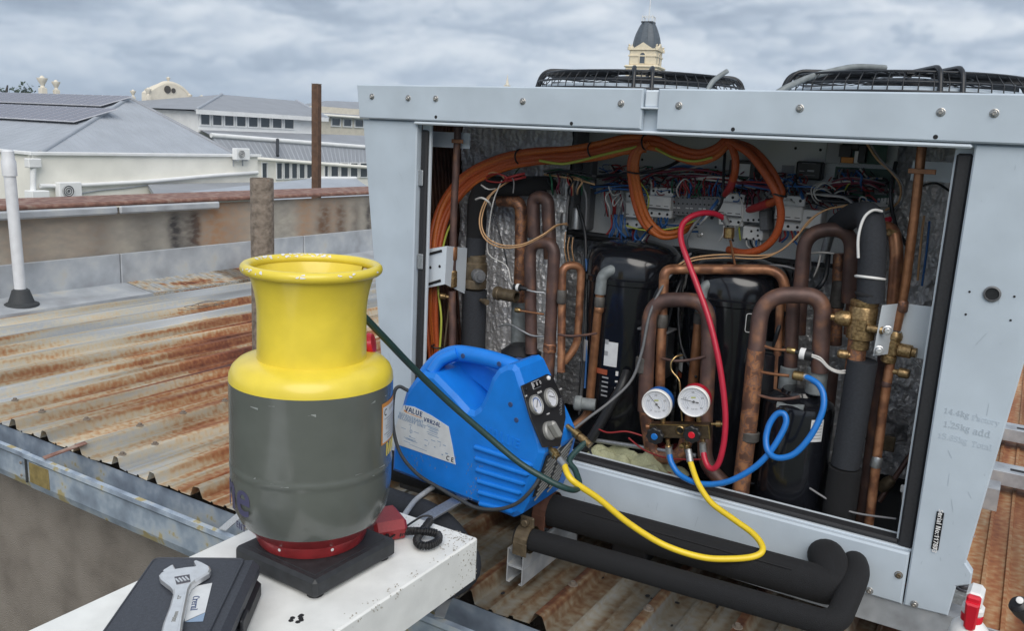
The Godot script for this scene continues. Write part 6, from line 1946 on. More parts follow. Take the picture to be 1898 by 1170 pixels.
	round_bit("valve_bonnet", vc + Vector3(-Rv * 0.8, 0.004, 0.010), Vector3(-1, 0.02, 0.25), [[0.0, 0.0], [0.014, 0.0], [0.016, 0.004], [0.016, 0.018], [0.010, 0.030], [0.007, 0.031], [0.007, 0.038], [0, 0.038]], M.brass, mv)
	round_bit("valve_stub", pz(1617, 610, -0.075), Vector3(1, 0.0, 0.1), [[0.008, -0.01], [0.008, 0.018], [0.006, 0.022], [0, 0.022]], M.brass, mv)
	part("cast_mark", MB.new().box(vc + Vector3(0.004, -0.002, Rv * 0.99), Vector3(0.018, 0.024, 0.004), 0.001), M.brass, mv)
	round_bit("access_port", pz(1572, 658, -0.09), Vector3(-1, 0.0, 0.2), [[0.005, -0.012], [0.006, 0.0], [0.009, 0.002], [0.009, 0.018], [0.006, 0.022], [0, 0.022]], M.brass, unit)
	pipe("copper_line", [1590, 625, -0.10, 1582, 690, -0.105], 34, M.copper_burnt)
	pipe("insulated_line", [1598, 668, -0.10, 1580, 780, -0.105, 1566, 862, -0.11], 53, M.foam_grey, 0.02)
	pipe("insulated_line", [1566, 866, -0.11, 1549, 985, -0.115], 58, M.foam, 0.02)
	# copper behind and beside it
	pipe("copper_bend", [1630, 420, -0.22, 1656, 425, -0.20, 1662, 470, -0.19, 1652, 600, -0.18], 24, M.copper, 0.03)
	sleeve(1654, 432, -0.20, Vector3(0.2, 1, 0), 27, 0.01, M.brass)
	pipe("copper_line", [1640, 655, -0.17, 1612, 850, -0.17, 1596, 975, -0.17], 24, M.copper_dull)
	pipe("copper_line", [1540, 690, -0.24, 1530, 780, -0.24], 26, M.copper_dull)
	pipe("copper_line", [1555, 470, -0.32, 1548, 640, -0.32], 22, M.copper_burnt)
	pipe("copper_line", [1583, 480, -0.30, 1572, 620, -0.30], 18, M.copper_burnt)
	sleeve(1553, 545, -0.32, DN, 27, 0.06, M.solder_grey)
	# thin copper line with the brass valve at the far right
	var p2 := pipe("copper_line", [1709, 262, -0.12, 1694, 400, -0.12, 1676, 540, -0.12, 1660, 612, -0.12], 17, M.copper_clean)
	part("pipe_saddle", MB.new().box(pz(1708, 318, -0.108), Vector3(0.05, 0.010, 0.004), 0.001), M.copper_clean, p2)
	sleeve(1672, 568, -0.12, DN, 20, 0.018, M.copper_burnt)
	var vd := pz(1652, 645, -0.12)
	var sv := part("service_valve", MB.new().box(vd, Vector3(0.026, 0.034, 0.026), 0.005), M.brass, unit, "brass service valve on the thin right copper line")
	round_bit("valve_neck", vd, Vector3(0.12, 1, 0), [[0.010, -0.034], [0.015, -0.03], [0.015, -0.018], [0.013, -0.016], [0.013, 0.018], [0.015, 0.02], [0.015, 0.028], [0.011, 0.036]], M.brass, sv)
	round_bit("valve_cap", vd + Vector3(0.012, -0.001, 0.002), Vector3(1, -0.02, 0.1), [[0.007, 0.0], [0.014, 0.002], [0.014, 0.026], [0.010, 0.028], [0.010, 0.036], [0, 0.036]], M.brass, sv)
	round_bit("valve_stem", vd + Vector3(-0.014, 0, 0.002), Vector3(-1, 0, 0.2), [[0.006, -0.01], [0.006, 0.014], [0, 0.014]], M.brass, sv)
	round_bit("access_port", pz(1652, 688, -0.12), Vector3(1, 0, 0.1), [[0.006, 0.0], [0.006, 0.012], [0.010, 0.014], [0.010, 0.030], [0.008, 0.034], [0, 0.034]], M.brass, sv)
	pipe("copper_line", [1650, 668, -0.12, 1638, 740, -0.12, 1622, 870, -0.12, 1608, 985, -0.12], 17, M.copper)
	sleeve(1642, 712, -0.12, Vector3(0.1, 1, 0), 19, 0.008, M.copper_dull)
	sleeve(1624, 856, -0.12, Vector3(0.12, 1, 0), 20, 0.02, M.zinc)
	part("capillary", MB.new().tube(p3([1690, 668, -0.14, 1714, 690, -0.14]), 0.0022, 6), M.zinc, unit)
	# odds behind the right hand line: valve on a slanting tube, lead, clip, white rag of insulation
	part("liquid_tube", MB.new().tube(p3([1690, 838, -0.30, 1655, 890, -0.28, 1628, 930, -0.26]), 0.006, 8), M.copper_dull, unit)
	round_bit("tube_valve", pz(1642, 898, -0.27), Vector3(0.4, 0.6, 0), [[0.0, -0.02], [0.010, -0.02], [0.014, -0.008], [0.014, 0.008], [0.010, 0.02], [0, 0.02]], M.brass_dull, unit)
	part("switch_lead", MB.new().tube(spline(p3([1674, 910, -0.16, 1673, 930, -0.16, 1677, 952, -0.16]), 4), 0.003, 6), M.wire_white, unit)
	part("plug_block", MB.new().box(pz(1674, 906, -0.16), Vector3(0.012, 0.016, 0.01), 0.002), M.white_plastic, unit)
	part("spacer_block", MB.new().box(pz(1645, 822, -0.30), Vector3(0.03, 0.036, 0.012), 0.002), M.brass_dull, unit)
	var rag := part("foil_scrap", crumple_patch(pz(1640, 795, -0.36), 0.10, 0.07, 0.012, 4), M.wire_grey, unit)
	part("foil_scrap", crumple_patch(pz(1706, 550, -0.40), 0.05, 0.10, 0.02, 14), M.foil, unit)

func crumple_patch(c: Vector3, w: float, h: float, deep: float, sd: int) -> MB:
	var mb := MB.new()
	var n := FastNoiseLite.new()
	n.seed = sd
	n.frequency = 18.0
	var s := 14
	var pts := []
	for j in s + 1:
		for i in s + 1:
			var x := w * (float(i) / s - 0.5); var y := h * (float(j) / s - 0.5)
			pts.append(c + Vector3(x + 0.2 * w * n.get_noise_2d(y, 3), y + 0.2 * h * n.get_noise_2d(x, 7), deep * n.get_noise_2d(x, y) * 2.0))
	for j in s:
		for i in s:
			var o := j * (s + 1) + i
			mb.quad(pts[o], pts[o + 1], pts[o + s + 2], pts[o + s + 1], Vector3.BACK)
	return mb


# ================================================================ foam covered lines, struts and straps on the roof
func clamp_on(t: Node3D, c: Vector3, r: float, foot_y: float, m: Material) -> void:   # two-piece strut clamp round a pipe that runs along x
	var ring := []
	for k in 20:
		ring.append(c + Vector3(0, cos(TAU * k / 20), sin(TAU * k / 20)) * (r + 0.002))
	var band := MB.new()
	for k in 20:
		var a: Vector3 = ring[k]; var b: Vector3 = ring[(k + 1) % 20]
		var o := (a + b) * 0.5 - c
		for s in [0.0, 0.0025]:
			var ia: Vector3 = a + (a - c).normalized() * s; var ib: Vector3 = b + (b - c).normalized() * s
			band.quad(ia + Vector3(-0.016, 0, 0), ia + Vector3(0.016, 0, 0), ib + Vector3(0.016, 0, 0), ib + Vector3(-0.016, 0, 0), o if s > 0.0 else -o)
	part("clamp_band", band, m, t)
	part("clamp_ear", MB.new().box(c + Vector3(0, r + 0.012, 0), Vector3(0.034, 0.026, 0.008), 0.003), m, t)
	part("clamp_leg", MB.new().box(Vector3(c.x, (foot_y + c.y) * 0.5, c.z + r + 0.003), Vector3(0.034, c.y - foot_y, 0.004), 0.001), m, t)
	nut("clamp_bolt", c + Vector3(0.0, r + 0.014, 0.010), Vector3.BACK, 0.009, 0.012, m, t)

func build_lines() -> void:
	var yb := 0.165
	var ys := 0.142
	var b0 := py(1040, 950, yb); var b1 := py(1470, 1070, yb)
	var dirb := (b1 - b0).normalized()
	var far := b0 - dirb * 0.62
	var big := thing("insulated_pipe", "thick black foam-covered pipe that elbows into the unit's bottom panel", "pipe", Vector3(b0.x, 0.11, b0.z))
	var e0 := py(1540, 1088, yb)
	var rb := 0.037
	part("foam_cover", MB.new().tube(fillet([far, b0, e0 + Vector3(0.012, 0, 0), pz(1535, 1040, 0.045), pz(1530, 1030, -0.005)], 0.05, 9), rb, 22), M.foam, big)
	part("cover_seam", MB.new().tube([b0 + dirb * 0.06 + Vector3(0, 0.028, 0.0255), b1 + Vector3(0, 0.028, 0.0255)], 0.0012, 5), M.black_matt, big)
	var s0 := py(985, 1000, ys); var s1 := py(1500, 1148, ys)
	var dirs := (s1 - s0).normalized()
	var small := thing("insulated_pipe", "thinner black foam-covered pipe in front, turning up into the panel", "pipe", Vector3(s0.x, 0.11, s0.z))
	part("foam_cover", MB.new().tube(fillet([s0 - dirs * 0.035, s0, py(1548, 1160, ys), pz(1590, 1062, 0.06), pz(1583, 1040, -0.005)], 0.035, 8), 0.024, 20), M.foam, small)
	# further lines under the recovery machine
	var third := thing("insulated_pipe", "black foam pipe with a bend, half hidden under the blue machine", "pipe", Vector3(-1.2, 0.1, 0.33))
	part("foam_cover", MB.new().tube(fillet([Vector3(-1.42, 0.160, 0.30), Vector3(-1.02, 0.160, 0.315), Vector3(-0.90, 0.10, 0.36), Vector3(-0.97, 0.06, 0.42)], 0.06, 8), 0.036, 20), M.foam_grey, third)
	var fourth := thing("insulated_pipe", "black foam pipe nearest the white bench beside the coiled cord", "pipe", Vector3(-1.2, 0.1, 0.4))
	part("foam_cover", MB.new().tube([Vector3(-1.36, 0.150, 0.395), Vector3(-0.98, 0.150, 0.385)], 0.034, 18), M.foam, fourth)
	# back-to-back strut on the ribs
	var sx := py(957, 1050, 0.07).x
	var z0 := py(957, 1085, 0.03).z
	var z1 := -0.02
	var zc := (z0 + z1) * 0.5
	var ln := z0 - z1
	var st := thing("support_strut", "double galvanised strut channel carrying both foam pipes", "strut", Vector3(sx, 0.03, zc))
	var up := MB.new()
	var dn := MB.new()
	for s in [-1.0, 1.0]:
		up.box(Vector3(sx + s * 0.0193, 0.0925, zc), Vector3(0.0026, 0.039, ln), 0.0006)
		up.box(Vector3(sx + s * 0.0155, 0.1112, zc), Vector3(0.008, 0.0024, ln), 0.0006)
		up.box(Vector3(sx + s * 0.0118, 0.1078, zc), Vector3(0.0022, 0.007, ln), 0.0006)
		dn.box(Vector3(sx + s * 0.0193, 0.0505, zc), Vector3(0.0026, 0.039, ln), 0.0006)
		dn.box(Vector3(sx + s * 0.0155, 0.0322, zc), Vector3(0.008, 0.0024, ln), 0.0006)
	up.box(Vector3(sx, 0.0732, zc), Vector3(0.041, 0.0024, ln), 0.0006)
	dn.box(Vector3(sx, 0.0702, zc), Vector3(0.041, 0.0024, ln), 0.0006)
	part("upper_channel", up, M.galvanised, st)
	part("lower_channel", dn, M.galvanised, st)
	for k in 2:
		part("slot", MB.new().lathe([Vector2(0.008, 0.0), Vector2(0.0, 0.0002)], 14, Transform3D(Basis.from_scale(Vector3(1, 1, 1.4)), Vector3(sx, 0.0747, z0 - 0.045 - 0.09 * k))), M.black_matt, st)
	var cs := thing("pipe_clamp", "brass-coloured pipe clamp on the thinner foam pipe", "clamp", Vector3(sx, 0.11, s0.z))
	clamp_on(cs, s0 - dirs * 0.012, 0.026, 0.112, M.brass_dull)
	var cb := thing("pipe_clamp", "dull steel pipe clamp on the thick foam pipe", "clamp", Vector3(sx, 0.11, b0.z))
	clamp_on(cb, b0 - dirb * 0.035, 0.039, 0.112, M.rib_brown)
	# straps seen behind the bench
	var sw := part("ribbed_strap", MB.new().tube(spline([py(742, 942, 0.25) + Vector3(0, -0.03, 0), py(768, 930, 0.20), py(790, 912, 0.205), py(803, 903, 0.21)], 6), 0.006, 8), M.strap_white)
	meta(sw, "pale ribbed strap curling out behind the yellow cylinder", "strap")
	var a := py(800, 955, 0.20); var b := py(852, 925, 0.21)
	var rl := part("flat_rail", MB.new().box((a + b) * 0.5, Vector3(0.03, 0.006, a.distance_to(b) + 0.12), 0.001, facing(b - a)), M.zinc)
	meta(rl, "flat grey metal rail crossing the foam pipes behind the bench", "rail")
	# rails to the right behind the unit
	var names := ["galvanised roof rail right of the unit, the nearer one", "galvanised roof rail right of the unit, the farther one"]
	for k in 2:
		var p := py([1858, 1872][k], [866, 790][k], 0.075)
		var t := thing("roof_rail", names[k], "rail", Vector3(p.x + 0.3, 0.03, p.z), "galvanised rails under the units")
		part("channel", MB.new().box(Vector3(-0.2, 0.073, p.z), Vector3(1.8, 0.004, 0.09), 0.001).box(Vector3(-0.2, 0.052, p.z + 0.043), Vector3(1.8, 0.042, 0.004), 0.001).box(Vector3(-0.2, 0.052, p.z - 0.043), Vector3(1.8, 0.042, 0.004), 0.001), M.galvanised, t)
		part("slot", MB.new().box(Vector3(p.x + 0.05, 0.0754, p.z + 0.01), Vector3(0.06, 0.0008, 0.02)), M.black_matt, t)


# ================================================================ recovery cylinder on its scale
var cyl_axis := Vector3.ZERO
var cyl_cam := 0.0

func build_cylinder() -> void:
	var top := 0.287
	var L := py(434, 1010, top); var N := py(588, 1079, top); var R := py(736, 999, top)
	var c := (L + R) * 0.5
	var ex := (R - N); var ez := (N - (L + R - N) * 1.0)
	var w := (R.distance_to(N) + L.distance_to(N)) * 0.5
	var bx := (R - N).normalized()
	var sb := Basis(bx, Vector3.UP, bx.cross(Vector3.UP))
	var sc := thing("weighing_scale", "square black weighing scale under the yellow and grey cylinder", "scale", Vector3(c.x, 0.25, c.z))
	part("platform", MB.new().box(Vector3(c.x, 0.2705, c.z), Vector3(w, 0.033, w), 0.006, sb), M.scale_black, sc)
	part("rim_line", MB.new().box(Vector3(c.x, 0.2872, c.z), Vector3(w - 0.03, 0.0012, w - 0.03), 0.0005, sb), M.scale_black, sc)
	for s in [[-1, -1], [-1, 1], [1, -1], [1, 1]]:
		part("foot", MB.new().lathe([Vector2(0.014, 0.0), Vector2(0.014, 0.0045)], 12, Transform3D(Basis.IDENTITY, Vector3(c.x, 0.25, c.z) + sb * Vector3(s[0] * w * 0.4, 0.0, s[1] * w * 0.4))), M.black_plastic, sc)
	# cylinder
	var ax := py(579, 1037, 0.288)
	ax += (Vector3(ax.x, 0, ax.z) - Vector3(CAM_AT.x, 0, CAM_AT.z)).normalized() * 0.093
	cyl_axis = Vector3(ax.x, 0.288, ax.z)
	cyl_cam = atan2(CAM_AT.x - ax.x, CAM_AT.z - ax.z)
	var y_of := func(u: float, v: float) -> float:
		return pz(u, v, ax.z + (579.0 - u) / 149.0 * 0.07).y
	var Rb := rad_px(297, Vector3(ax.x, 0.5, ax.z))
	Rb = Rb * 0.99
	var yg: float = y_of.call(427, 706) + 0.016        # grey to yellow
	var yw: float = y_of.call(427, 838)        # girth weld
	var ys: float = yg + 0.030       # foot of the collar
	var yr: float = pz(450, 492, ax.z + 0.06).y       # rim
	var Rc := rad_px(203, Vector3(ax.x, 0.75, ax.z))
	var Rr := rad_px(262, Vector3(ax.x, 0.8, ax.z))
	var t := thing("refrigerant_cylinder", "yellow-topped grey refrigerant cylinder with red foot", "cylinder", cyl_axis)
	var o := Transform3D(Basis.IDENTITY, Vector3(ax.x, 0, ax.z))
	var y0 := 0.2885
	part("body", MB.new().lathe([Vector2(Rb * 0.89, y0 + 0.046), Vector2(Rb * 0.96, y0 + 0.068), Vector2(Rb, y0 + 0.105), Vector2(Rb, y0 + 0.115), Vector2(Rb, yw - 0.012), Vector2(Rb, yw - 0.006), Vector2(Rb * 1.006, yw - 0.004), Vector2(Rb * 1.006, yw + 0.004), Vector2(Rb, yw + 0.006), Vector2(Rb, yw + 0.012), Vector2(Rb, yg)], 64, o), M.cyl_grey, t)
	part("shoulder", MB.new().lathe([Vector2(Rb, yg), Vector2(Rb * 0.993, yg + 0.010), Vector2(Rb * 0.96, yg + 0.021), Vector2(Rb * 0.90, yg + 0.029), Vector2(Rb * 0.80, yg + 0.034), Vector2(Rb * 0.6, yg + 0.038), Vector2(0, yg + 0.040)], 64, o), M.cyl_yellow, t)
	part("foot_ring", MB.new().lathe([Vector2(Rb * 0.64, y0 + 0.0), Vector2(Rb * 0.675, y0 + 0.0), Vector2(Rb * 0.70, y0 + 0.008), Vector2(Rb * 0.71, y0 + 0.020), Vector2(Rb * 0.78, y0 + 0.030), Vector2(Rb * 0.89, y0 + 0.046)], 56, o), M.cyl_red, t)
	# scraped paint and drilled drain holes on the foot
	for q in [[527, 1027], [657, 1016]]:
		var d := pz(q[0], q[1], ax.z + Rb * 0.6) - Vector3(ax.x, 0, ax.z)
		var a := atan2(d.x, d.z)
		part("drain_hole", MB.new().lathe([Vector2(0.0028, 0), Vector2(0, 0.0004)], 10, Transform3D(looking(Vector3(sin(a), 0, cos(a))), Vector3(ax.x + sin(a) * Rb * 0.708, y0 + 0.014, ax.z + cos(a) * Rb * 0.708))), M.ink_white, t)
	# collar, open towards the valve side at the back right
	var gap := 0.55
	var back := PI * 0.5 - (cyl_cam + 1.85)
	var prof := []
	var n := 16
	for k in n + 1:
		var f := float(k) / n
		var y := lerpf(ys, yr, f)
		var fl := pow(maxf(0.0, (f - 0.52) / 0.48), 2.1)
		prof.append(Vector2(lerpf(Rc * (1.0 - 0.015 * sin(f * PI)), Rr - 0.012, fl), y))
	var inner := prof.duplicate()
	inner.reverse()
	var shell := []
	shell.append_array(prof)
	for q in inner:
		shell.append(Vector2(q.x - 0.004, q.y))
	part("collar", MB.new().lathe(shell, 64, o, back + gap * 0.5, back + TAU - gap * 0.5), M.cyl_yellow, t)
	var rim := []
	for k in 64:
		rim.append(Vector3(ax.x + cos(TAU * k / 64) * (Rr - 0.010), yr + 0.002, ax.z + sin(TAU * k / 64) * (Rr - 0.010)))
	part("rolled_rim", MB.new().tube(rim, 0.0090, 12, false, true), M.cyl_yellow, t)
	part("collar_weld", MB.new().lathe([Vector2(Rc + 0.001, ys - 0.003), Vector2(Rc + 0.004, ys - 0.001), Vector2(Rc + 0.002, ys + 0.002)], 40, o, back + gap, back + TAU - gap), M.cyl_yellow, t)
	# chips of missing paint on the rim
	var chips := MB.new()
	var rr := RandomNumberGenerator.new()
	rr.seed = 4
	for k in 60:
		var a := -cyl_cam + PI * 0.5 + PI + rr.randf_range(-1.15, 0.35) if k < 44 else -cyl_cam + PI * 0.5 + rr.randf_range(-1.2, 1.2)
		var tilt := rr.randf_range(0.5, 1.3) if k < 44 else rr.randf_range(0.1, 0.7)
		var rc := Rr - 0.010 - cos(tilt) * 0.0092 * (1.0 if k < 44 else -1.0)
		var cc := Vector3(ax.x + cos(a) * rc, yr + 0.002 + sin(tilt) * 0.0092, ax.z + sin(a) * rc)
		var nn := (cc - Vector3(ax.x + cos(a) * (Rr - 0.010), yr + 0.002, ax.z + sin(a) * (Rr - 0.010))).normalized()
		var tx := Vector3(-sin(a), 0, cos(a)); var ty := nn.cross(tx)
		var s := rr.randf_range(0.0007, 0.0026)
		for j in 5:
			var g0 := TAU * j / 5.0 + k; var g1 := TAU * (j + 1) / 5.0 + k
			chips.tri(cc + nn * 0.0003, cc + nn * 0.0002 + (tx * cos(g0) * 1.7 + ty * sin(g0)) * s * (1.0 + 0.5 * sin(k * 3.0 + j * 2.1)), cc + nn * 0.0002 + (tx * cos(g1) * 1.7 + ty * sin(g1)) * s * (1.0 + 0.5 * sin(k * 3.0 + ((j + 1) % 5) * 2.1)), nn)
	part("paint_chip", chips, M.ink_white, t).set_meta("kind", "stuff")
	# valve inside, red hand wheel showing at the right
	var vr := Vector3(ax.x, 0, ax.z) + Basis(Vector3.UP, cyl_cam) * Vector3(0.088, 0, -0.045)
	vr.y = yg + 0.05
	var vv := part("valve", MB.new().lathe([Vector2(0.016, -0.02), Vector2(0.016, 0.03), Vector2(0.011, 0.034), Vector2(0.011, 0.07), Vector2(0, 0.07)], 12, Transform3D(Basis.IDENTITY, vr - Vector3(0.03, 0, 0))), M.brass, t)
	part("hand_wheel", MB.new().lathe([Vector2(0, -0.006), Vector2(0.018, -0.006), Vector2(0.021, 0.0), Vector2(0.018, 0.007), Vector2(0.006, 0.008), Vector2(0.0, 0.008)], 14, Transform3D(looking(Basis(Vector3.UP, cyl_cam) * Vector3(1, 0.2, 0.3)), vr + Basis(Vector3.UP, cyl_cam) * Vector3(0.012, -0.005, 0.0))), M.red_bright, vv)
	# print
	var face := func(u: float) -> float:
		return cyl_cam + asin(clampf((u - 578.0) / 151.0, -0.999, 0.999))
	var put := func(s: String, h: float, ang: float, y: float, m: Material, bold: bool, called: String) -> void:
		var tm := bend_round(text_mesh(s, h, "Droid Sans", bold, 0.0004), Rb + 0.0006)
		placed(called, tm, m, Transform3D(Basis(Vector3.UP, ang), Vector3(ax.x, y, ax.z)), t)
	put.call("ne", 0.078, face.call(447) - 0.06, y_of.call(440, 884) + 0.006, M.cyl_violet, true, "brand_print")
	put.call("ENT", 0.016, face.call(447) + 0.06, y_of.call(440, 925), M.cyl_violet, true, "brand_print")
	var la: float = face.call(717)
	var ly: float = y_of.call(725, 772)
	label_on(t, Vector3(ax.x, 0, ax.z), Rb + 0.0005, la + 0.12, ly, 0.092, 0.073, M.ink_orange, "label_border")
	var lb := label_on(t, Vector3(ax.x, 0, ax.z), Rb + 0.0008, la + 0.13, ly - 0.002, 0.087, 0.063, M.label_white, "label")
	put.call("C", 0.017, la - 0.12, ly + 0.019, M.ink_black, true, "label_print")
	put.call("arma", 0.011, la + 0.10, ly + 0.022, M.ink_grey, true, "label_print")
	for k in 9:
		label_on(t, Vector3(ax.x, 0, ax.z), Rb + 0.0012, la + 0.10 + 0.04 * (k % 2), ly + 0.008 - k * 0.0045, 0.070 - 0.012 * (k % 3), 0.0015, M.ink_grey, "label_print")
	put.call("MAX", 0.032, la + 0.16, ly - 0.050, M.ink_orange if false else M.cyl_yellow, true, "label_print")
	# scuffs along the wall of the body
	var sc2 := MB.new()
	for k in 34:
		var a := cyl_cam + rr.randf_range(-1.2, 1.2)
		var y: float = [yw + 0.003, yw - 0.07, y0 + 0.10, yw - 0.045, yg - 0.02][k % 5] + rr.randfn() * 0.004
		var len := rr.randf_range(0.004, 0.02)
		var hh := rr.randf_range(0.0004, 0.001)
		var rad := Rb * (1.0075 if absf(y - yw) < 0.012 else 1.0012)
		if y < y0 + 0.12: continue
		var d0 := Vector3(sin(a), 0, cos(a)); var d1 := Vector3(sin(a + len / Rb), 0, cos(a + len / Rb))
		var p := Vector3(ax.x, y, ax.z)
		sc2.quad(p + d0 * rad, p + d1 * rad + Vector3(0, 0.002 * rr.randfn(), 0), p + d1 * rad + Vector3(0, hh, 0), p + d0 * rad + Vector3(0, hh, 0), d0)
	part("scratch", sc2, mat("scratch_grey", lin(0.26, 0.28, 0.27), 0.6), t).set_meta("kind", "stuff")
	# red handset of the scale with coiled lead
	var hs := thing("scale_handset", "red plastic scale display lying behind the cylinder", "handset", py(720, 980, 0.25))
	var hb := Basis(Vector3.UP, -0.55)
	var hc := py(713, 970, 0.27)
	part("shell", MB.new().slab([Vector2(-0.033, -0.016), Vector2(0.040, -0.016), Vector2(0.044, 0.004), Vector2(0.034, 0.020), Vector2(-0.030, 0.020), Vector2(-0.036, 0.002)], 0.064, Transform3D(hb * Basis(Vector3.UP, 0.0), hc), 0.006), M.red_plastic, hs)
	part("strain_relief", MB.new().tube([hc + hb * Vector3(0.042, -0.004, 0.01), hc + hb * Vector3(0.058, -0.005, 0.012)], [0.005, 0.003], 8), M.black_plastic, hs)
	var cord := thing("coiled_cord", "black coiled lead looping on the white bench", "cord", py(780, 1000, 0.25))
	var lead := [hc + hb * Vector3(0.056, -0.005, 0.012)]
	for q in [[765, 968, 0.262], [785, 957, 0.27], [800, 958, 0.268], [799, 966, 0.262]]:
		lead.append(py(q[0], q[1], q[2]))
	part("straight_lead", MB.new().tube(spline(lead, 6), 0.0022, 7), M.black_plastic, cord)
	var spine := []
	for q in [[798, 965, 0.263], [788, 978, 0.262], [779, 990, 0.262], [773, 1002, 0.262], [780, 1011, 0.262], [796, 1011, 0.262], [812, 1002, 0.262], [811, 991, 0.262], [795, 986, 0.270], [775, 985, 0.272], [755, 985, 0.264], [737, 989, 0.263]]:
		spine.append(py(q[0], q[1], q[2]))
	spine = spline(spine, 22)
	var coil := []
	var acc := 0.0
	for k in spine.size() - 1:
		var d: Vector3 = (spine[k + 1] - spine[k])
		for j in 2:
			var f := j / 2.0
			var ph := (acc + d.length() * f) / 0.0046 * TAU
			var b := looking(d)
			coil.append(spine[k].lerp(spine[k + 1], f) + b * Vector3(cos(ph), 0, sin(ph)) * 0.0068)
		acc += d.length()
	part("coil", MB.new().tube(coil, 0.0016, 5), M.black_plastic, cord)
	part("coil_core", MB.new().tube(spine, 0.0048, 7), M.black_matt, cord)


# ================================================================ blue recovery machine
func on_plane(u: float, v: float, p: Vector3, n: Vector3) -> Vector3:
	var d := sight(u, v)
	return CAM_AT + d * ((p - CAM_AT).dot(n) / d.dot(n))

func build_recovery() -> void:
	var zf := 0.285      # front face
	var zb := 0.085      # back face
	var pts := pzs([724, 874, 726, 838, 735, 782, 750, 728, 768, 703, 784, 689, 806, 694, 846, 735, 868, 760, 877, 763, 888, 755, 898, 735, 910, 702, 922, 685, 938, 677, 951, 676, 960, 684, 1004, 822, 1006, 842, 975, 935, 964, 955, 948, 962], zf)
	var poly := flat(pts)
	var base := 9.9
	for q in pts:
		base = minf(base, q.y)
	var depth := zf - zb
	var zc := (zf + zb) * 0.5
	var t := thing("recovery_machine", "blue portable refrigerant recovery machine with carry handle and control panel", "recovery machine", Vector3(-1.05, base, zc))
	var hull := MB.new().slab(poly, depth, Transform3D(Basis.IDENTITY, Vector3(0, 0, zc)), 0.011)
	for k in hull.v.size():          # the shell narrows towards the top
		var q := hull.v[k]
		hull.v[k].z = zf - (zf - q.z) * (1.0 - 0.43 * clampf((q.y - base) / 0.33, 0.0, 1.0))
	for k in range(0, hull.idx.size(), 3):
		var fn := (hull.v[hull.idx[k + 2]] - hull.v[hull.idx[k]]).cross(hull.v[hull.idx[k + 1]] - hull.v[hull.idx[k]])
		if fn.length() > 1e-9:
			for j in 3:
				hull.n[hull.idx[k + j]] = fn.normalized()
	part("housing", hull, M.machine_blue, t)
	# far flank of the scoop rises higher, towards the grip
	var back := flat(pzs([784, 689, 815, 668, 838, 676, 880, 705, 905, 716, 925, 690, 938, 678, 938, 735, 905, 762, 875, 765, 846, 738], zf))
	part("scoop_wall", MB.new().slab(back, 0.030, Transform3D(Basis.IDENTITY, Vector3(0, 0, zf - 0.108)), 0.008), M.machine_blue, t)
	# grip
	var g := [pz(786, 700, zf - 0.05), pz(803, 678, zf - 0.055), pz(824, 662, zf - 0.06), pz(848, 655, zf - 0.062), pz(890, 661, zf - 0.062), pz(930, 672, zf - 0.062), pz(960, 684, zf - 0.062), pz(980, 700, zf - 0.065)]
	part("handle", MB.new().tube(spline(g, 6), 0.0185, 16), M.machine_blue, t)
	part("handle", MB.new().tube(spline([pz(800, 690, zf - 0.02), pz(818, 668, zf - 0.035), pz(848, 655, zf - 0.05)], 6), 0.013, 12), M.machine_blue, t)
	# recessed screw holes
	for q in [[813, 673, 0.045], [858, 660, 0.044], [925, 675, 0.04], [946, 750, 0.0], [957, 779, 0.0]]:
		part("screw_recess", MB.new().lathe([Vector2(0.0056, 0.0), Vector2(0.0046, 0.0008), Vector2(0.0, 0.0008)], 12, Transform3D(looking(Vector3.BACK), pz(q[0], q[1], zf - q[2] + 0.0008))), M.ink_navy, t)
	part("switch_slot", MB.new().box(pz(964, 676, zf - 0.09) + Vector3(0, 0.012, 0), Vector3(0.022, 0.004, 0.012), 0.001), M.ink_navy, t)
	# raised ribs low on the front
	for k in 6:
		var a := pz(878 + k * 2.0, 828 + 21.0 * k, zf); var b := pz(988 - k * 7.0, 864 + 17.0 * k, zf)
		part("raised_rib", MB.new().tube([a, a.lerp(b, 0.03), a.lerp(b, 0.97), b], [0.001, 0.0062, 0.0062, 0.001], 8), M.machine_blue, t)
	placed("embossed_name", text_mesh("VALUE", 0.030, "Droid Sans", true, 0.0022), M.machine_blue, Transform3D(Basis(Vector3.BACK, -0.14), pz(930, 812, zf + 0.0004)), t)
	# label
	var lab := part("label", MB.new().slab(flat(pzs([749, 751, 768, 754, 800, 770, 832, 791, 839, 826, 845, 861, 738, 824, 731, 799], zf)), 0.001, Transform3D(Basis.IDENTITY, Vector3(0, 0, zf + 0.0008))), M.label_white, t, "grubby white instruction label with small diagrams")
	var lb := Basis(Vector3.BACK, -0.10)
	for q in [["VALUE", 767, 763, 0.0165, "ink_navy", true], ["REFRIGERANT", 762, 775, 0.0105, "ink_pale_blue", true], ["RECOVERY UNIT", 763, 782, 0.0105, "ink_pale_blue", true], ["VRR24L", 801, 783, 0.0135, "ink_navy", true], ["C E", 834, 851, 0.0150, "ink_black", true]]:
		placed("label_print", text_mesh(q[0], q[3], "Droid Sans", q[5], 0.0003), M[q[4]], Transform3D(lb, pz(q[1], q[2], zf + 0.0016)), lab)
	part("label_stripe", MB.new().box(pz(766, 769.5, zf + 0.0014), Vector3(0.047, 0.0012, 0.0004), 0.0, lb), M.ink_orange, lab)
	part("label_stripe", MB.new().box(pz(752, 762, zf + 0.0014), Vector3(0.009, 0.003, 0.0004), 0.0, lb), M.ink_orange, lab)
	var rr := RandomNumberGenerator.new()
	rr.seed = 5
	var lines := MB.new()
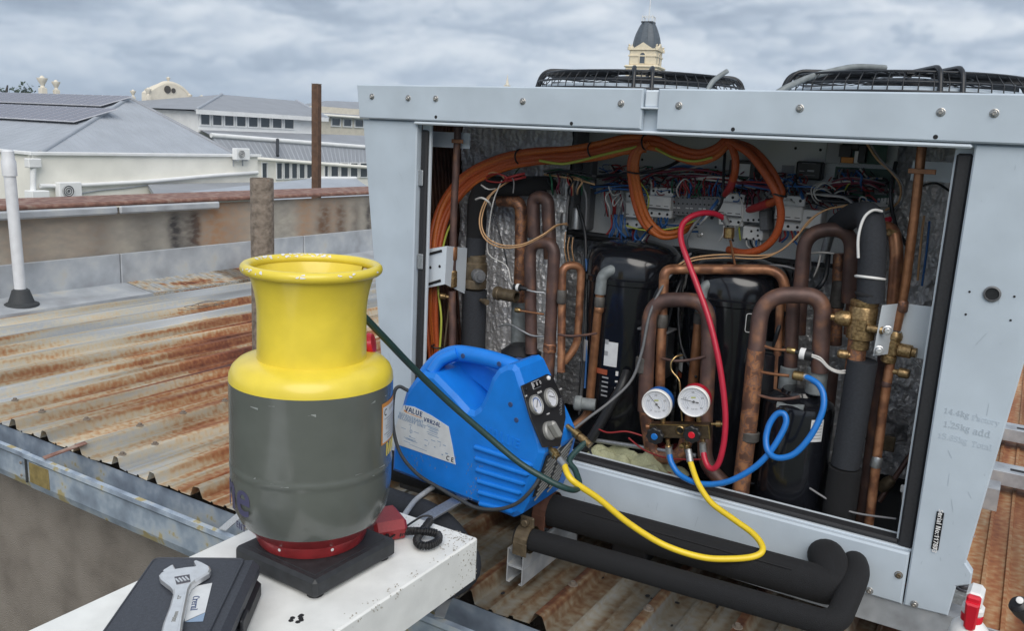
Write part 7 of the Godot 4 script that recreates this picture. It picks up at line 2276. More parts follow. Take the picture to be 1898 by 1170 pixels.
	for k in 7:
		lines.box(pz(802 + rr.randf_range(-2, 2), 791 + 2.1 * k, zf + 0.0014), Vector3(rr.randf_range(0.020, 0.034), 0.0011, 0.0003), 0.0, lb)
	for k in 6:
		lines.box(pz(753 + rr.randf_range(0, 12), 812 + 2.4 * k * 0.6, zf + 0.0014), Vector3(rr.randf_range(0.012, 0.030), 0.0010, 0.0003), 0.0, lb)
	lines.box(pz(803, 808, zf + 0.0014), Vector3(0.030, 0.0016, 0.0003), 0.0, lb)
	lines.box(pz(775, 830, zf + 0.0014), Vector3(0.05, 0.0010, 0.0003), 0.0, lb)
	part("label_print", lines, M.ink_pale_blue, lab)
	var dg := MB.new()
	for q in [[761, 788, 0.008, 0.0012], [761, 793, 0.0012, 0.007], [748, 794, 0.014, 0.0012], [772, 802, 0.014, 0.0012], [762, 800, 0.0012, 0.010], [760, 809, 0.004, 0.0025], [790, 816, 0.010, 0.0016], [803, 817, 0.012, 0.0016], [814, 819, 0.010, 0.0016], [789, 826, 0.006, 0.002], [806, 829, 0.004, 0.002], [824, 826, 0.008, 0.0018], [828, 841, 0.007, 0.003], [820, 843, 0.004, 0.003], [816, 826, 0.0010, 0.008], [795, 822, 0.0010, 0.007]]:
		dg.box(pz(q[0], q[1], zf + 0.0014), Vector3(q[2], q[3], 0.0003), 0.0, lb)
	var ring := []
	for k in 16:
		ring.append(pz(762, 800, zf + 0.0014) + Vector3(cos(TAU * k / 16), sin(TAU * k / 16), 0) * 0.0035)
	dg.tube(ring, 0.0005, 4, false, true)
	part("label_diagram", dg, M.ink_pale_blue, lab)
	# scuffed dirt on the blue plastic
	var sf := MB.new()
	for k in 90:
		var c := pz(rr.randf_range(862, 890) + k * 0.1, 845 + rr.randf() * 90, zf + 0.0004) if k < 55 else pz(rr.randf_range(740, 850), rr.randf_range(842, 872) + 0.0, zf + 0.0004)
		var s := rr.randf_range(0.0003, 0.0010)
		sf.quad(c + Vector3(-s, -s * 3.0, 0), c + Vector3(s * 0.8, -s * 2.7, 0), c + Vector3(s, s * 2.6, 0), c + Vector3(-s * 0.7, s * 3.2, 0), Vector3.BACK)
	part("scuff", sf, M.machine_scuff, t).set_meta("kind", "stuff")

	# control panel on the slanting end
	var e1 := pz(958, 684, zf); var e2 := pz(1003, 822, zf)
	var dn := (e2 - e1).normalized()
	var nrm := Vector3(-dn.y, dn.x, 0.0).normalized()
	if nrm.x < 0.0: nrm = -nrm
	var p0 := e1 + nrm * 0.001
	var pb := Basis(Vector3.FORWARD, -dn, nrm)          # x towards the back, y up the slope
	pb = Basis(Vector3.FORWARD, nrm.cross(Vector3.FORWARD), nrm)
	var loc := func(u: float, v: float, lift := 0.0) -> Vector2:
		var w := on_plane(u, v, p0, nrm) - p0
		return Vector2(w.dot(pb.x), w.dot(pb.y))
	var at := func(u: float, v: float, lift: float) -> Vector3:
		return on_plane(u, v, p0, nrm) + nrm * lift
	var outline := []
	for q in [[964, 716], [1012, 694], [1022, 698], [1044, 748], [1046, 775], [1036, 828], [1004, 830], [981, 775]]:
		outline.append(loc.call(q[0], q[1]))
	var panel := part("control_panel", MB.new().slab(outline, 0.004, Transform3D(pb, p0 + nrm * 0.002), 0.001), M.black_plastic, t)
	for q in [[989, 752, "gauge_case_blue"], [1016, 739, "gauge_face"]]:
		var c: Vector3 = at.call(q[0], q[1], 0.004)
		var xf := Transform3D(looking(nrm, Vector3.FORWARD), c)
		var bz := part("pressure_gauge", MB.new().lathe([Vector2(0.0215, 0), Vector2(0.0215, 0.006), Vector2(0.0195, 0.008), Vector2(0.0185, 0.006), Vector2(0.0185, 0.003)], 28, xf), M.knob_grey, panel)
		part("dial", MB.new().lathe([Vector2(0.0185, 0.004), Vector2(0, 0.004)], 24, xf), M.gauge_face, bz)
		part("dial_ring", MB.new().lathe([Vector2(0.0155, 0.0043), Vector2(0.0125, 0.0043)], 24, xf, 0.6, 5.2), M[q[2]] if q[2] != "gauge_face" else M.ink_grey, bz)
		part("needle", MB.new().box(c + nrm * 0.0048 + pb * Vector3(0.002, 0.002, 0), Vector3(0.0016, 0.018, 0.0006), 0.0, pb * Basis(Vector3.BACK, -0.7 if q[0] < 1000 else 1.2)), M.ink_black, bz)
		part("glass", MB.new().lathe([Vector2(0.0187, 0.0066), Vector2(0, 0.0066)], 24, xf), M.clear_glass, bz)
	for q in [["VALUE", 997, 728, 0.006], ["PURGE", 1013, 768, 0.004], ["LOW", 972, 735, 0.004], ["HIGH", 1036, 722, 0.004]]:
		placed("panel_print", text_mesh(q[0], q[3], "Droid Sans", true, 0.0003), M.ink_white, Transform3D(pb, at.call(q[1], q[2], 0.0043)), panel)
	var tx := MB.new()
	for k in 10:
		tx.box(at.call(1036.0 + (k % 2), 740.0 + 3.2 * k, 0.0043), Vector3(rr.randf_range(0.006, 0.014), 0.0008, 0.0003), 0.0, pb)
	part("panel_print", tx, M.ink_grey, panel)
	var cw := part("counter_window", MB.new().box(at.call(990, 714, 0.005), Vector3(0.032, 0.016, 0.003), 0.001, pb), M.ink_grey, panel)
	part("counter_face", MB.new().box(at.call(990, 714, 0.0066), Vector3(0.029, 0.013, 0.0006), 0.0, pb), M.black_gloss, cw)
	for k in 3:
		placed("counter_digit", text_mesh("0", 0.010, "Droid Sans Mono", true, 0.0003), M.ink_white, Transform3D(pb, at.call(984.0 + 6.2 * k, 716.0 - 2.8 * k, 0.0072)), cw)
	part("indicator_lamp", MB.new().lathe([Vector2(0.005, 0), Vector2(0.005, 0.003), Vector2(0.003, 0.005), Vector2(0, 0.0055)], 14, Transform3D(looking(nrm), at.call(1013, 702, 0.004))), M.white_plastic, panel)
	part("indicator_lamp", MB.new().lathe([Vector2(0.004, 0), Vector2(0.004, 0.002), Vector2(0, 0.004)], 12, Transform3D(looking(nrm), at.call(972, 722, 0.004))), M.black_gloss, panel)
	# big selector knob
	var kc: Vector3 = at.call(1013, 800, 0.004)
	var kx := Transform3D(looking(nrm, Vector3.FORWARD), kc)
	var kb := part("selector_knob", MB.new().lathe([Vector2(0.020, 0), Vector2(0.020, 0.006), Vector2(0.017, 0.009), Vector2(0, 0.009)], 24, kx), M.knob_grey, panel)
	part("knob_grip", MB.new().box(kc + nrm * 0.017, Vector3(0.014, 0.040, 0.020), 0.005, pb * Basis(Vector3.BACK, 0.35)), M.knob_grey, kb)
	# vent slots on the lower end
	var e2b := pz(1006, 842, zf)
	var e3 := pz(975, 935, zf)
	var d2 := (e3 - e2b).normalized()
	var n2 := Vector3(-d2.y, d2.x, 0).normalized()
	if n2.x < 0: n2 = -n2
	var vb := Basis(Vector3.FORWARD, n2.cross(Vector3.FORWARD), n2)
	var gm := part("vent_plate", MB.new().box(e2b.lerp(e3, 0.50) + n2 * 0.0015 + Vector3(0, 0, -0.078), Vector3(0.118, 0.104, 0.003), 0.001, vb), M.black_plastic, t)
	for k in 9:
		for s in 2:
			part("vent_bar", MB.new().box(e2b.lerp(e3, 0.10 + 0.10 * k) + n2 * 0.004 + Vector3(0, 0, -0.050 - 0.056 * s), Vector3(0.050, 0.0045, 0.003), 0.001, vb * Basis(Vector3.BACK, 0.5)), M.knob_grey, gm)
	# ports
	var p_in: Vector3 = e2 + n2 * 0.004 + Vector3(0.0, -0.016, -0.03)
	var p_out: Vector3 = e2 + n2 * 0.004 + Vector3(0.004, 0.004, -0.112)
	for q in [[p_in, Vector3(1, -0.35, 0.55)], [p_out, Vector3(1, -0.4, 0.2)]]:
		var o := round_bit("hose_port", q[0], q[1], [[0.006, -0.01], [0.006, 0.012], [0.010, 0.013], [0.010, 0.026], [0.007, 0.028], [0.007, 0.036], [0, 0.036]], M.brass_bright, t, 6)
	# power lead leaving the top left and slung round the front
	var cord := part("power_cord", MB.new().tube(spline(p3([768, 730, 0.27, 752, 722, 0.28, 740, 717, 0.29, 731, 728, 0.30, 728, 765, 0.30, 731, 805, 0.30, 745, 845, 0.30, 775, 880, 0.302, 815, 905, 0.303, 850, 925, 0.304, 885, 942, 0.305, 925, 944, 0.305, 960, 932, 0.300, 988, 905, 0.29, 1003, 880, 0.26, 1020, 850, 0.22]), 7), 0.0042, 8), M.boot_grey)
	meta(cord, "dark grey power cord looping round the front of the blue machine", "cord")
	# green hose: cylinder valve to the machine's outlet
	var gh := thing("green_hose", "dark green hose from the cylinder valve across the blue machine", "hose", p_out)
	var vr := Vector3(cyl_axis.x, 0, cyl_axis.z)
	var path := [pz(668, 580, 0.66), pz(680, 592, 0.65), pz(720, 634, 0.60), pz(765, 681, 0.53), pz(830, 744, 0.46), pz(900, 805, 0.41), pz(960, 856, 0.38), pz(1010, 887, 0.36), pz(1045, 904, 0.34), pz(1066, 908, 0.31), pz(1074, 898, 0.28), pz(1066, 872, 0.25), pz(1056, 852, 0.235), p_out + Vector3(0.045, -0.016, 0.012)]
	part("hose", MB.new().tube(spline(path, 8), 0.0063, 12), M.hose_green, gh)
	round_bit("hose_ferrule", p_out + Vector3(0.040, -0.014, 0.010), Vector3(1, -0.4, 0.2), [[0.0, -0.012], [0.0085, -0.012], [0.0085, 0.004], [0.0072, 0.005], [0.0072, 0.018], [0, 0.018]], M.brass, gh)
	# yellow hose: gauge set to the machine's inlet
	var yh := thing("yellow_hose", "yellow charging hose sagging from the gauges to the blue machine", "hose", Vector3(-0.5, 0.2, 0.1))
	var y0 := p_in + Vector3(0.05, -0.018, 0.026)
	path = [y0, pz(1060, 890, 0.305), pz(1110, 925, 0.265), pz(1165, 970, 0.225), pz(1230, 1010, 0.190), pz(1300, 1033, 0.165), pz(1360, 1036, 0.14), pz(1402, 1030, 0.12), pz(1413, 1015, 0.10), pz(1396, 990, 0.075), pz(1358, 962, 0.055), pz(1318, 932, 0.035), pz(1294, 897, 0.012), pz(1281, 862, -0.018), pz(1277, 848, -0.026)]
	part("hose", MB.new().tube(spline(path, 8), 0.0066, 12), M.hose_yellow, yh)
	round_bit("crimp_sleeve", y0 + Vector3(-0.008, 0.004, -0.004), Vector3(0.05, -0.018, 0.026), [[0.0, -0.008], [0.0072, -0.008], [0.0078, 0.014], [0, 0.014]], M.zinc, yh)
	round_bit("crimp_sleeve", pz(1277, 843, -0.027), pz(1277, 836, -0.03) - pz(1280, 856, -0.022), [[0.0, -0.016], [0.0078, -0.016], [0.0078, 0.012], [0, 0.012]], M.zinc, yh)


# ================================================================ gauge set
func gauge(t: Node3D, c: Vector3, b: Basis, r: float, case_m: Material, turn: float, called_label: String) -> void:   # c: middle of the face; b.z out of the face
	var xf := Transform3D(looking(b.z, b.y), c)
	var g := part("gauge", MB.new().lathe([Vector2(0, -0.034), Vector2(r * 0.9, -0.034), Vector2(r * 1.0, -0.030), Vector2(r * 1.0, -0.004), Vector2(r * 0.96, -0.001)], 36, xf), case_m, t, called_label)
	part("bezel", MB.new().lathe([Vector2(r * 0.97, -0.010), Vector2(r * 1.03, -0.008), Vector2(r * 1.03, 0.001), Vector2(r * 0.97, 0.003), Vector2(r * 0.93, 0.001), Vector2(r * 0.93, -0.003)], 36, xf), M.white_plastic, g)
	part("dial", MB.new().lathe([Vector2(r * 0.94, -0.002), Vector2(0, -0.002)], 32, xf), M.gauge_face, g)
	var marks := MB.new()
	for k in 41:
		var a := deg_to_rad(225.0 - 270.0 * k / 40.0)
		var long := k % 5 == 0
		var d := b * Vector3(cos(a), sin(a), 0)
		marks.box(c + d * r * (0.80 if long else 0.83) + b.z * -0.0016, Vector3(r * (0.12 if long else 0.06), 0.0004, 0.0002), 0.0, Basis(d, b.z.cross(d), b.z))
	part("dial_marks", marks, M.ink_grey, g)
	var arcs := MB.new()
	for rr in [0.70, 0.56, 0.42]:
		var ring := []
		for k in 28:
			var a := deg_to_rad(225.0 - 270.0 * k / 27.0)
			ring.append(c + b * Vector3(cos(a) * r * rr, sin(a) * r * rr, -0.0017))
		arcs.tube(ring, 0.00025, 4, false)
	part("dial_scale", arcs, M.ink_pale_blue, g)
	for k in 5:
		var a := deg_to_rad(225.0 - 270.0 * k / 4.0)
		placed("dial_number", text_mesh(str(k * 10), 0.0055, "Droid Sans", false, 0.0002), M.ink_black, Transform3D(b, c + b * Vector3(cos(a) * r * 0.62, sin(a) * r * 0.62, -0.0016)), g)
	placed("dial_unit", text_mesh("bar psi", 0.0045, "Droid Sans", false, 0.0002), M.ink_grey, Transform3D(b, c + b * Vector3(0, -r * 0.5, -0.0016)), g)
	part("dial_badge", MB.new().box(c + b * Vector3(0.0, r * 0.27, -0.0016), Vector3(r * 0.3, r * 0.10, 0.0002), 0.0, b), M.wire_earth, g)
	var nb := b * Basis(Vector3.BACK, turn)
	part("needle", MB.new().box(c + nb * Vector3(0, r * 0.25, 0.0), Vector3(0.0010, r * 1.15, 0.0004), 0.0, nb).box(c + nb * Vector3(0, -r * 0.24, 0.0), Vector3(0.0026, r * 0.18, 0.0005), 0.0, nb), M.ink_black, g)
	part("needle_hub", MB.new().lathe([Vector2(0.0028, -0.001), Vector2(0.0028, 0.001), Vector2(0, 0.001)], 10, xf), M.ink_black, g)
	part("glass", MB.new().lathe([Vector2(r * 0.94, 0.0016), Vector2(0, 0.0016)], 28, xf), M.clear_glass, g)

func build_gauges() -> void:
	var zg := -0.035
	var o := pz(1262, 795, zg)
	var s := depth_of(o) / FOCAL
	var cn := cam_basis * Vector3(-0.42, -0.22, 0.88).normalized()
	var gx := (cam_basis * Vector3(1, 0.13, 0)).normalized()
	gx = (gx - cn * gx.dot(cn)).normalized()
	var b := Basis(gx, cn.cross(gx), cn)
	var t := thing("gauge_manifold", "brass gauge manifold with blue and red dials hanging in the opening", "gauge manifold", o)
	var at := func(u: float, v: float, lift := 0.0) -> Vector3:
		return on_plane(u, v, o, cn) + cn * lift
	var f := Basis(gx, b.y, cn)
	# body
	var bc: Vector3 = at.call(1261, 797, 0.0)
	part("manifold_block", MB.new().box(bc, Vector3(112 * s, 27 * s, 0.024), 0.002, b), mat("manifold_brass", lin(0.20, 0.15, 0.10), 0.35, 0.75, T.blotch, 12.0), t)
	part("block_edge", MB.new().box(bc + b * Vector3(0, 13.0 * s, 0.0125), Vector3(111 * s, 0.0022, 0.0022), 0.0, b).box(bc + b * Vector3(55.5 * s, 0, 0.0125), Vector3(0.0022, 26 * s, 0.0022), 0.0, b), M.brass_bright, t)
	var sg := part("sight_glass_ring", MB.new().lathe([Vector2(0.0075, 0), Vector2(0.0105, 0), Vector2(0.0105, 0.003), Vector2(0.0085, 0.004), Vector2(0.0075, 0.001)], 20, Transform3D(looking(cn), at.call(1263, 794, 0.012))), M.brass_bright, t)
	part("sight_glass", MB.new().lathe([Vector2(0.0078, 0.0008), Vector2(0, 0.0008)], 16, Transform3D(looking(cn), at.call(1263, 794, 0.012))), M.black_gloss, sg)
	# knobs
	for q in [[1220, 800, "wire_blue", "hose_blue"], [1288, 797, "wire_red", "red_bright"]]:
		var c: Vector3 = at.call(q[0], q[1], 0.012)
		var pr := MB.new()
		pr.lathe([Vector2(0.0, 0.0), Vector2(0.008, 0.0), Vector2(0.008, 0.010)], 12, Transform3D(looking(cn, b.y), c))
		var lobes := []
		for k in 48:
			var a := TAU * k / 48
			lobes.append(Vector2(cos(a), sin(a)) * (0.0190 + 0.0013 * cos(8.0 * a)))
		pr.slab(lobes, 0.014, Transform3D(b, c + cn * 0.016), 0.002)
		var kn := part("valve_knob", pr, M.black_plastic, t)
		part("knob_insert", MB.new().lathe([Vector2(0.0078, 0.0), Vector2(0.0070, 0.001), Vector2(0, 0.0012)], 20, Transform3D(looking(cn, b.y), c + cn * 0.023)), M[q[3]], kn)
	# dials
	var r := 27.5 * s
	gauge(t, at.call(1221, 745, 0.020), b, r, M.gauge_case_blue, 0.62, "pressure gauge with a blue case")
	gauge(t, at.call(1289, 740, 0.020), b, r * 1.02, M.gauge_case_red, 1.32, "pressure gauge with a red case")
	for q in [[1229, 776], [1295, 772]]:
		nut("gauge_stem", at.call(q[0], q[1], 0.004), b.y, 0.0065, 0.022, M.brass, t)
	# hook
	part("hook", MB.new().tube(spline([at.call(1264, 780, 0.0), at.call(1262, 755, 0.0), at.call(1259, 715, -0.004), at.call(1255, 703, -0.006), at.call(1243, 690, -0.010), at.call(1241, 676, -0.012), at.call(1248, 666, -0.020), at.call(1258, 666, -0.034)], 7), 0.0022, 8), M.brass_bright, t)
	# ports
	for q in [[1238, 822], [1272, 820], [1303, 817]]:
		var c: Vector3 = at.call(q[0], q[1], 0.0)
		part("hose_port", MB.new().tube([c + b.y * 0.010, c - b.y * 0.012], 0.0050, 8), M.brass, t)
		nut("swivel_nut", c - b.y * 0.014, b.y, 0.0085, 0.018, M.brass_bright, t)
	round_bit("side_port", at.call(1318, 786, 0.0), gx, [[0.003, 0.0], [0.003, 0.010], [0.007, 0.011], [0.007, 0.021], [0.0045, 0.022], [0.0045, 0.034], [0, 0.034]], M.brass_bright, t, 10)
	round_bit("side_cap", at.call(1204, 791, 0.0), -gx, [[0.004, -0.004], [0.0065, 0.0], [0.0065, 0.008], [0.0, 0.010]], M.copper_clean, t, 12)
	round_bit("parking_post", at.call(1268, 820, 0.010), cn, [[0.004, 0.0], [0.004, 0.01], [0.0055, 0.011], [0.0055, 0.018], [0, 0.019]], M.brass_bright, t, 12)
	# red hose up to the wiring side
	var rh := thing("red_hose", "red charging hose rising from the gauges to a brass fitting", "hose", pz(1302, 838, -0.03))
	var path := p3([1303, 836, -0.03, 1306, 852, -0.022, 1313, 866, -0.015, 1324, 868, -0.012, 1334, 852, -0.012, 1342, 815, -0.015, 1344, 770, -0.02, 1339, 715, -0.025, 1329, 655, -0.03, 1313, 590, -0.04, 1292, 530, -0.055, 1273, 480, -0.075, 1262, 445, -0.095, 1264, 418, -0.115, 1280, 402, -0.135, 1304, 395, -0.16, 1326, 397, -0.185, 1342, 405, -0.205])
	part("hose", MB.new().tube(spline(path, 8), 0.0066, 12), M.hose_red, rh)
	round_bit("crimp_sleeve", path[0] + b.y * 0.004, b.y, [[0, -0.014], [0.0078, -0.014], [0.0078, 0.014], [0, 0.014]], M.zinc, rh)
	var e0 := pz(1343, 406, -0.206); var e1 := pz(1350, 420, -0.215)
	round_bit("crimp_sleeve", e0, e1 - e0, [[0, -0.010], [0.0078, -0.010], [0.0078, 0.014], [0, 0.014]], M.zinc, rh)
	nut("swivel_nut", pz(1351, 432, -0.22), Vector3(0.05, -1, 0), 0.013, 0.026, M.brass_bright, rh)
	part("access_tube", MB.new().tube(spline(p3([1353, 445, -0.225, 1357, 465, -0.23, 1362, 492, -0.235]), 4), 0.003, 7), M.copper_clean, rh)
	# blue hose with a loop
	var bh := thing("blue_hose", "blue charging hose with one loop joined to a brass fitting at right", "hose", pz(1240, 840, -0.03))
	path = p3([1240, 840, -0.028, 1245, 860, -0.018, 1262, 882, -0.008, 1298, 897, 0.004, 1345, 894, 0.006, 1390, 872, 0.0, 1420, 846, -0.008, 1442, 815, -0.02, 1456, 785, -0.032, 1453, 768, -0.036, 1439, 768, -0.034, 1425, 788, -0.026, 1419, 815, -0.016, 1424, 838, -0.006, 1442, 849, 0.0, 1472, 841, -0.006, 1502, 808, -0.018, 1523, 765, -0.032, 1526, 735, -0.042, 1518, 715, -0.05, 1504, 704, -0.056, 1492, 699, -0.06])
	part("hose", MB.new().tube(spline(path, 8), 0.0066, 12), M.hose_blue, bh)
	round_bit("crimp_sleeve", path[0] + b.y * 0.002, b.y, [[0, -0.016], [0.0078, -0.016], [0.0078, 0.012], [0, 0.012]], M.zinc, bh)
	var e := pz(1496, 701, -0.06)
	round_bit("crimp_sleeve", e, Vector3(1, -0.25, 0.2), [[0, -0.008], [0.0075, -0.008], [0.0075, 0.012], [0, 0.012]], M.zinc, bh)
	nut("swivel_nut", pz(1479, 697, -0.06), Vector3(1, 0, 0), 0.0105, 0.022, M.brass_bright, bh)


# ================================================================ loose things
func build_small() -> void:
	# tool case
	var y1 := 0.322
	var A := py(281, 1029, y1); var B := py(486, 1031, y1); var D := py(206, 1172, y1)
	var ex := (B - A).normalized()
	var ez := Vector3.UP.cross(ex) * -1.0
	if ez.dot(D - A) < 0: ez = -ez
	var w := A.distance_to(B)
	var ln := 0.30
	var cb := Basis(ex, Vector3.UP, ex.cross(Vector3.UP))
	var c := (A + B) * 0.5 + ez * ln * 0.5
	var t := thing("tool_case", "dark plastic tool case lying on the white bench under the wrench", "case", Vector3(c.x, 0.25, c.z))
	part("base_shell", MB.new().box(Vector3(c.x, 0.268, c.z), Vector3(w, 0.0352, ln), 0.008, cb), M.case_dark, t)
	part("lid", MB.new().box(Vector3(c.x, 0.304, c.z), Vector3(w * 0.985, 0.034, ln * 0.985), 0.010, cb), M.case_black, t)
	part("lid_panel", MB.new().box(Vector3(c.x, 0.3215, c.z) - ex * 0.008, Vector3(w * 0.80, 0.0026, ln * 0.93), 0.0012, cb), M.case_black, t)
	var rim := fillet([Vector3(c.x, 0.3225, c.z) - ex * (w * 0.40 + 0.008) + ez * 0.1, Vector3(c.x, 0.3225, c.z) - ex * (w * 0.40 + 0.008) - ez * ln * 0.465, Vector3(c.x, 0.3225, c.z) + ex * (w * 0.40 - 0.008) - ez * ln * 0.465, Vector3(c.x, 0.3225, c.z) + ex * (w * 0.40 - 0.008) + ez * 0.1], 0.012, 5)
	part("lid_bead", MB.new().tube(rim, 0.0016, 6), M.case_black, t)
	for k in 2:
		part("latch", MB.new().box(Vector3(c.x, 0.287, c.z) - ex * (w * 0.5 + 0.003) + ez * (-0.03 + 0.10 * k), Vector3(0.010, 0.030, 0.045), 0.003, cb), M.case_black, t)
		part("hinge", MB.new().box(Vector3(c.x, 0.288, c.z) + ex * (w * 0.5 + 0.001) + ez * (-0.02 + 0.10 * k), Vector3(0.006, 0.018, 0.035), 0.002, cb), M.case_dark, t)
	var ly := 0.3236
	var lp := []
	for q in [[394, 1081], [381, 1135], [343, 1152], [346, 1121], [352, 1095], [358, 1088]]:
		var p := py(q[0], q[1], ly)
		lp.append(Vector2(p.x, -p.z))
	var up := Basis(Vector3.RIGHT, Vector3.FORWARD, Vector3.UP)
	part("case_label", MB.new().slab(lp, 0.0006, Transform3D(up, Vector3(0, ly, 0))), M.label_white, t)
	lp = []
	for q in [[381, 1136], [377, 1152], [352, 1153], [344, 1153]]:
		var p := py(q[0], q[1], ly)
		lp.append(Vector2(p.x, -p.z))
	part("label_stripe", MB.new().slab(lp, 0.0006, Transform3D(up, Vector3(0, ly, 0))), M.ink_pale_blue, t)
	var td := (py(358, 1140, ly) - py(366, 1100, ly)).normalized()
	var tb := Basis(td, Vector3.UP.cross(td), Vector3.UP)
	placed("label_print", text_mesh("Crerul", 0.012, "Droid Serif", true, 0.0003), M.ink_navy, Transform3D(tb, py(362, 1118, ly + 0.0006)), t)

	# adjustable wrench
	var yw := 0.331
	var outline := []
	for q in [[327, 1059], [345, 1056], [361, 1054.5], [364.5, 1052], [360.3, 1043], [365.7, 1042.6], [377, 1047], [389.6, 1054], [392, 1060], [389, 1066], [377.7, 1073], [364, 1081], [356, 1088], [351, 1098], [346.6, 1121], [341, 1150], [336, 1190], [332, 1230], [318, 1250], [296, 1250], [290, 1235], [296, 1190], [304, 1158], [315.5, 1128], [321.5, 1106], [321.4, 1097], [317, 1091], [309, 1085], [298.7, 1077], [295.7, 1070], [299, 1066], [306, 1064]]:
		var p := py(q[0], q[1], yw)
		outline.append(Vector2(p.x, -p.z))
	var wr := thing("adjustable_wrench", "chrome adjustable wrench with open jaws resting on the case", "wrench", py(340, 1080, 0.323))
	part("body", MB.new().slab(outline, 0.012, Transform3D(up, Vector3(0, yw - 0.001, 0)), 0.0025), M.chrome, wr)
	var jaw := []
	for q in [[306, 1066], [303, 1061], [316, 1053], [321.4, 1050.3], [323.5, 1054], [327, 1060], [318, 1063]]:
		var p := py(q[0], q[1], yw)
		jaw.append(Vector2(p.x, -p.z))
	part("moving_jaw", MB.new().slab(jaw, 0.010, Transform3D(up, Vector3(0, yw - 0.0005, 0)), 0.0015), M.chrome, wr)
	var wp := []
	for q in [[324, 1070], [352, 1065.5], [354, 1079], [328, 1084]]:
		var p := py(q[0], q[1], yw + 0.005)
		wp.append(Vector2(p.x, -p.z))
	part("worm_window", MB.new().slab(wp, 0.0012, Transform3D(up, Vector3(0, yw + 0.0050, 0))), M.chrome_dark, wr)
	var wa := py(328, 1077.5, yw + 0.005); var wbp := py(350, 1072.5, yw + 0.005)
	for k in 4:
		var p := wa.lerp(wbp, 0.1 + 0.27 * k)
		part("worm_thread", MB.new().tube([p + (wbp - wa).normalized().rotated(Vector3.UP, 1.75) * 0.0062, p - (wbp - wa).normalized().rotated(Vector3.UP, 1.75) * 0.0062], 0.0017, 8), M.chrome, wr)
	var wd := (py(309, 1170, yw) - py(334, 1095, yw)).normalized()
	var wtb := Basis(-wd, Vector3.UP.cross(-wd), Vector3.UP)
	var hp := []
	for q in [[331, 1094], [344, 1094], [336, 1135], [328, 1175], [311, 1175], [322, 1130]]:
		var p := py(q[0], q[1], yw + 0.005)
		hp.append(Vector2(p.x, -p.z))
	part("handle_web", MB.new().slab(hp, 0.0010, Transform3D(up, Vector3(0, yw + 0.0050, 0))), M.chrome, wr)
	placed("stamped_size", text_mesh("12\"", 0.007, "Droid Sans", true, 0.0003), M.knob_grey, Transform3D(wtb, py(333, 1107, yw + 0.0058)), wr)
	placed("stamped_size", text_mesh("300mm", 0.0075, "Droid Sans", true, 0.0003), M.knob_grey, Transform3D(wtb, py(325, 1143, yw + 0.0058)), wr)

	# rag on the sill
	var rg := thing("rag", "crumpled pale green rag on the unit's floor behind the sill", "rag", pz(1165, 860, -0.12))
	var mb := MB.new()
	var n := FastNoiseLite.new()
	n.seed = 3; n.frequency = 7.0; n.fractal_octaves = 2
	var s := 40
	var rows := []
	var rc := pz(1166, 862, -0.125)
	for j in s + 1:
		for i in s + 1:
			var x := 0.27 * (float(i) / s - 0.5); var z := 0.12 * (float(j) / s - 0.5)
			x += 0.02 * n.get_noise_2d(z * 2.0, 9.0)
			var fall := clampf(minf(minf(i, s - i), minf(j, s - j)) / 9.0, 0.0, 1.0)
			var hgt := (0.030 + 0.034 * n.get_noise_2d(x * 1.6, z * 2.4) + 0.006 * sin(x * 48.0 + z * 70.0)) * fall
			rows.append(Vector3(rc.x + x, 0.215 + maxf(hgt, 0.0), rc.z + z))
	for j in s + 1:
		for i in s + 1:
			var dx: Vector3 = rows[j * (s + 1) + mini(i + 1, s)] - rows[j * (s + 1) + maxi(i - 1, 0)]
			var dz: Vector3 = rows[mini(j + 1, s) * (s + 1) + i] - rows[maxi(j - 1, 0) * (s + 1) + i]
			mb.vert(rows[j * (s + 1) + i], dz.cross(dx).normalized())
	for j in s:
		for i in s:
			var q := j * (s + 1) + i
			mb.face(q, q + 1, q + s + 2); mb.face(q, q + s + 2, q + s + 1)
	part("cloth", mb, M.rag, rg)

	# spray bottle at the lower right
	var bz := 0.17
	var hd := pz(1806, 1110, bz)
	var bt := thing("spray_bottle", "white spray bottle with red trigger at the unit's right foot", "bottle", Vector3(hd.x, 0.03, hd.z))
	var sy := pz(1806, 1142, bz).y
	part("bottle", MB.new().lathe([Vector2(0, 0.031), Vector2(0.030, 0.031), Vector2(0.033, 0.04), Vector2(0.033, sy - 0.045), Vector2(0.029, sy - 0.022), Vector2(0.018, sy - 0.010), Vector2(0.014, sy - 0.006), Vector2(0.014, sy)], 24, Transform3D(Basis.IDENTITY, Vector3(hd.x, 0, hd.z))), M.white_plastic, bt)
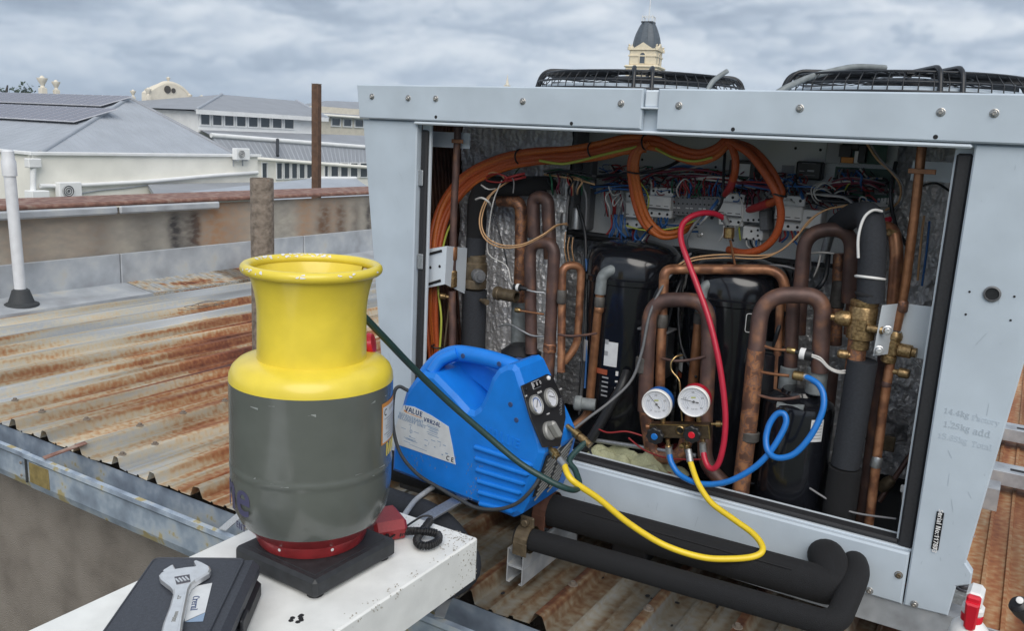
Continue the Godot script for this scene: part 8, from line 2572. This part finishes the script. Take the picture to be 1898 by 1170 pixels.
	var fb := Basis(Vector3.UP, -0.05)
	part("spray_head", MB.new().box(Vector3(hd.x, sy + 0.012, hd.z), Vector3(0.034, 0.024, 0.036), 0.008, fb).box(Vector3(hd.x, sy + 0.036, hd.z) + fb * Vector3(0, 0, 0.0), Vector3(0.026, 0.030, 0.05), 0.006, fb), M.white_plastic, bt)
	part("trigger", MB.new().slab([Vector2(-0.011, 0.022), Vector2(0.011, 0.022), Vector2(0.009, -0.030), Vector2(0.005, -0.036), Vector2(-0.005, -0.036), Vector2(-0.009, -0.030)], 0.012, Transform3D(fb * Basis(Vector3.RIGHT, 0.25), Vector3(hd.x, sy + 0.018, hd.z) + fb * Vector3(0, 0, 0.030)), 0.003), M.red_bright, bt)
	part("nozzle", MB.new().box(Vector3(hd.x, sy + 0.042, hd.z) + fb * Vector3(0, 0, 0.028), Vector3(0.022, 0.014, 0.014), 0.003, fb), M.red_bright, bt)
	part("collar_nut", MB.new().lathe([Vector2(0.017, -0.006), Vector2(0.0175, 0.008), Vector2(0.015, 0.012)], 20, Transform3D(Basis.IDENTITY, Vector3(hd.x, sy - 0.006, hd.z))), M.red_bright, bt)
	# black torch with a white lens cap at the right edge
	var tc := pz(1889, 1113, 0.10)
	var torch := thing("black_torch", "black tool with a white round tip at the right edge", "torch", Vector3(tc.x + 0.03, 0.03, tc.z - 0.03))
	var td2 := (pz(1882, 1118, 0.10) - pz(1935, 1185, 0.06)).normalized()
	part("barrel", MB.new().lathe([Vector2(0, -0.16), Vector2(0.013, -0.155), Vector2(0.014, -0.03), Vector2(0.017, -0.018), Vector2(0.017, 0.0), Vector2(0.012, 0.006), Vector2(0, 0.007)], 18, Transform3D(looking(td2), pz(1886, 1120, 0.10))), M.black_plastic, torch)
	part("white_tip", MB.new().lathe([Vector2(0.0062, 0.0), Vector2(0.0055, 0.002), Vector2(0, 0.0026)], 16, Transform3D(looking((CAM_AT - tc).normalized()), tc + (CAM_AT - tc).normalized() * 0.012)), M.white_plastic, torch)
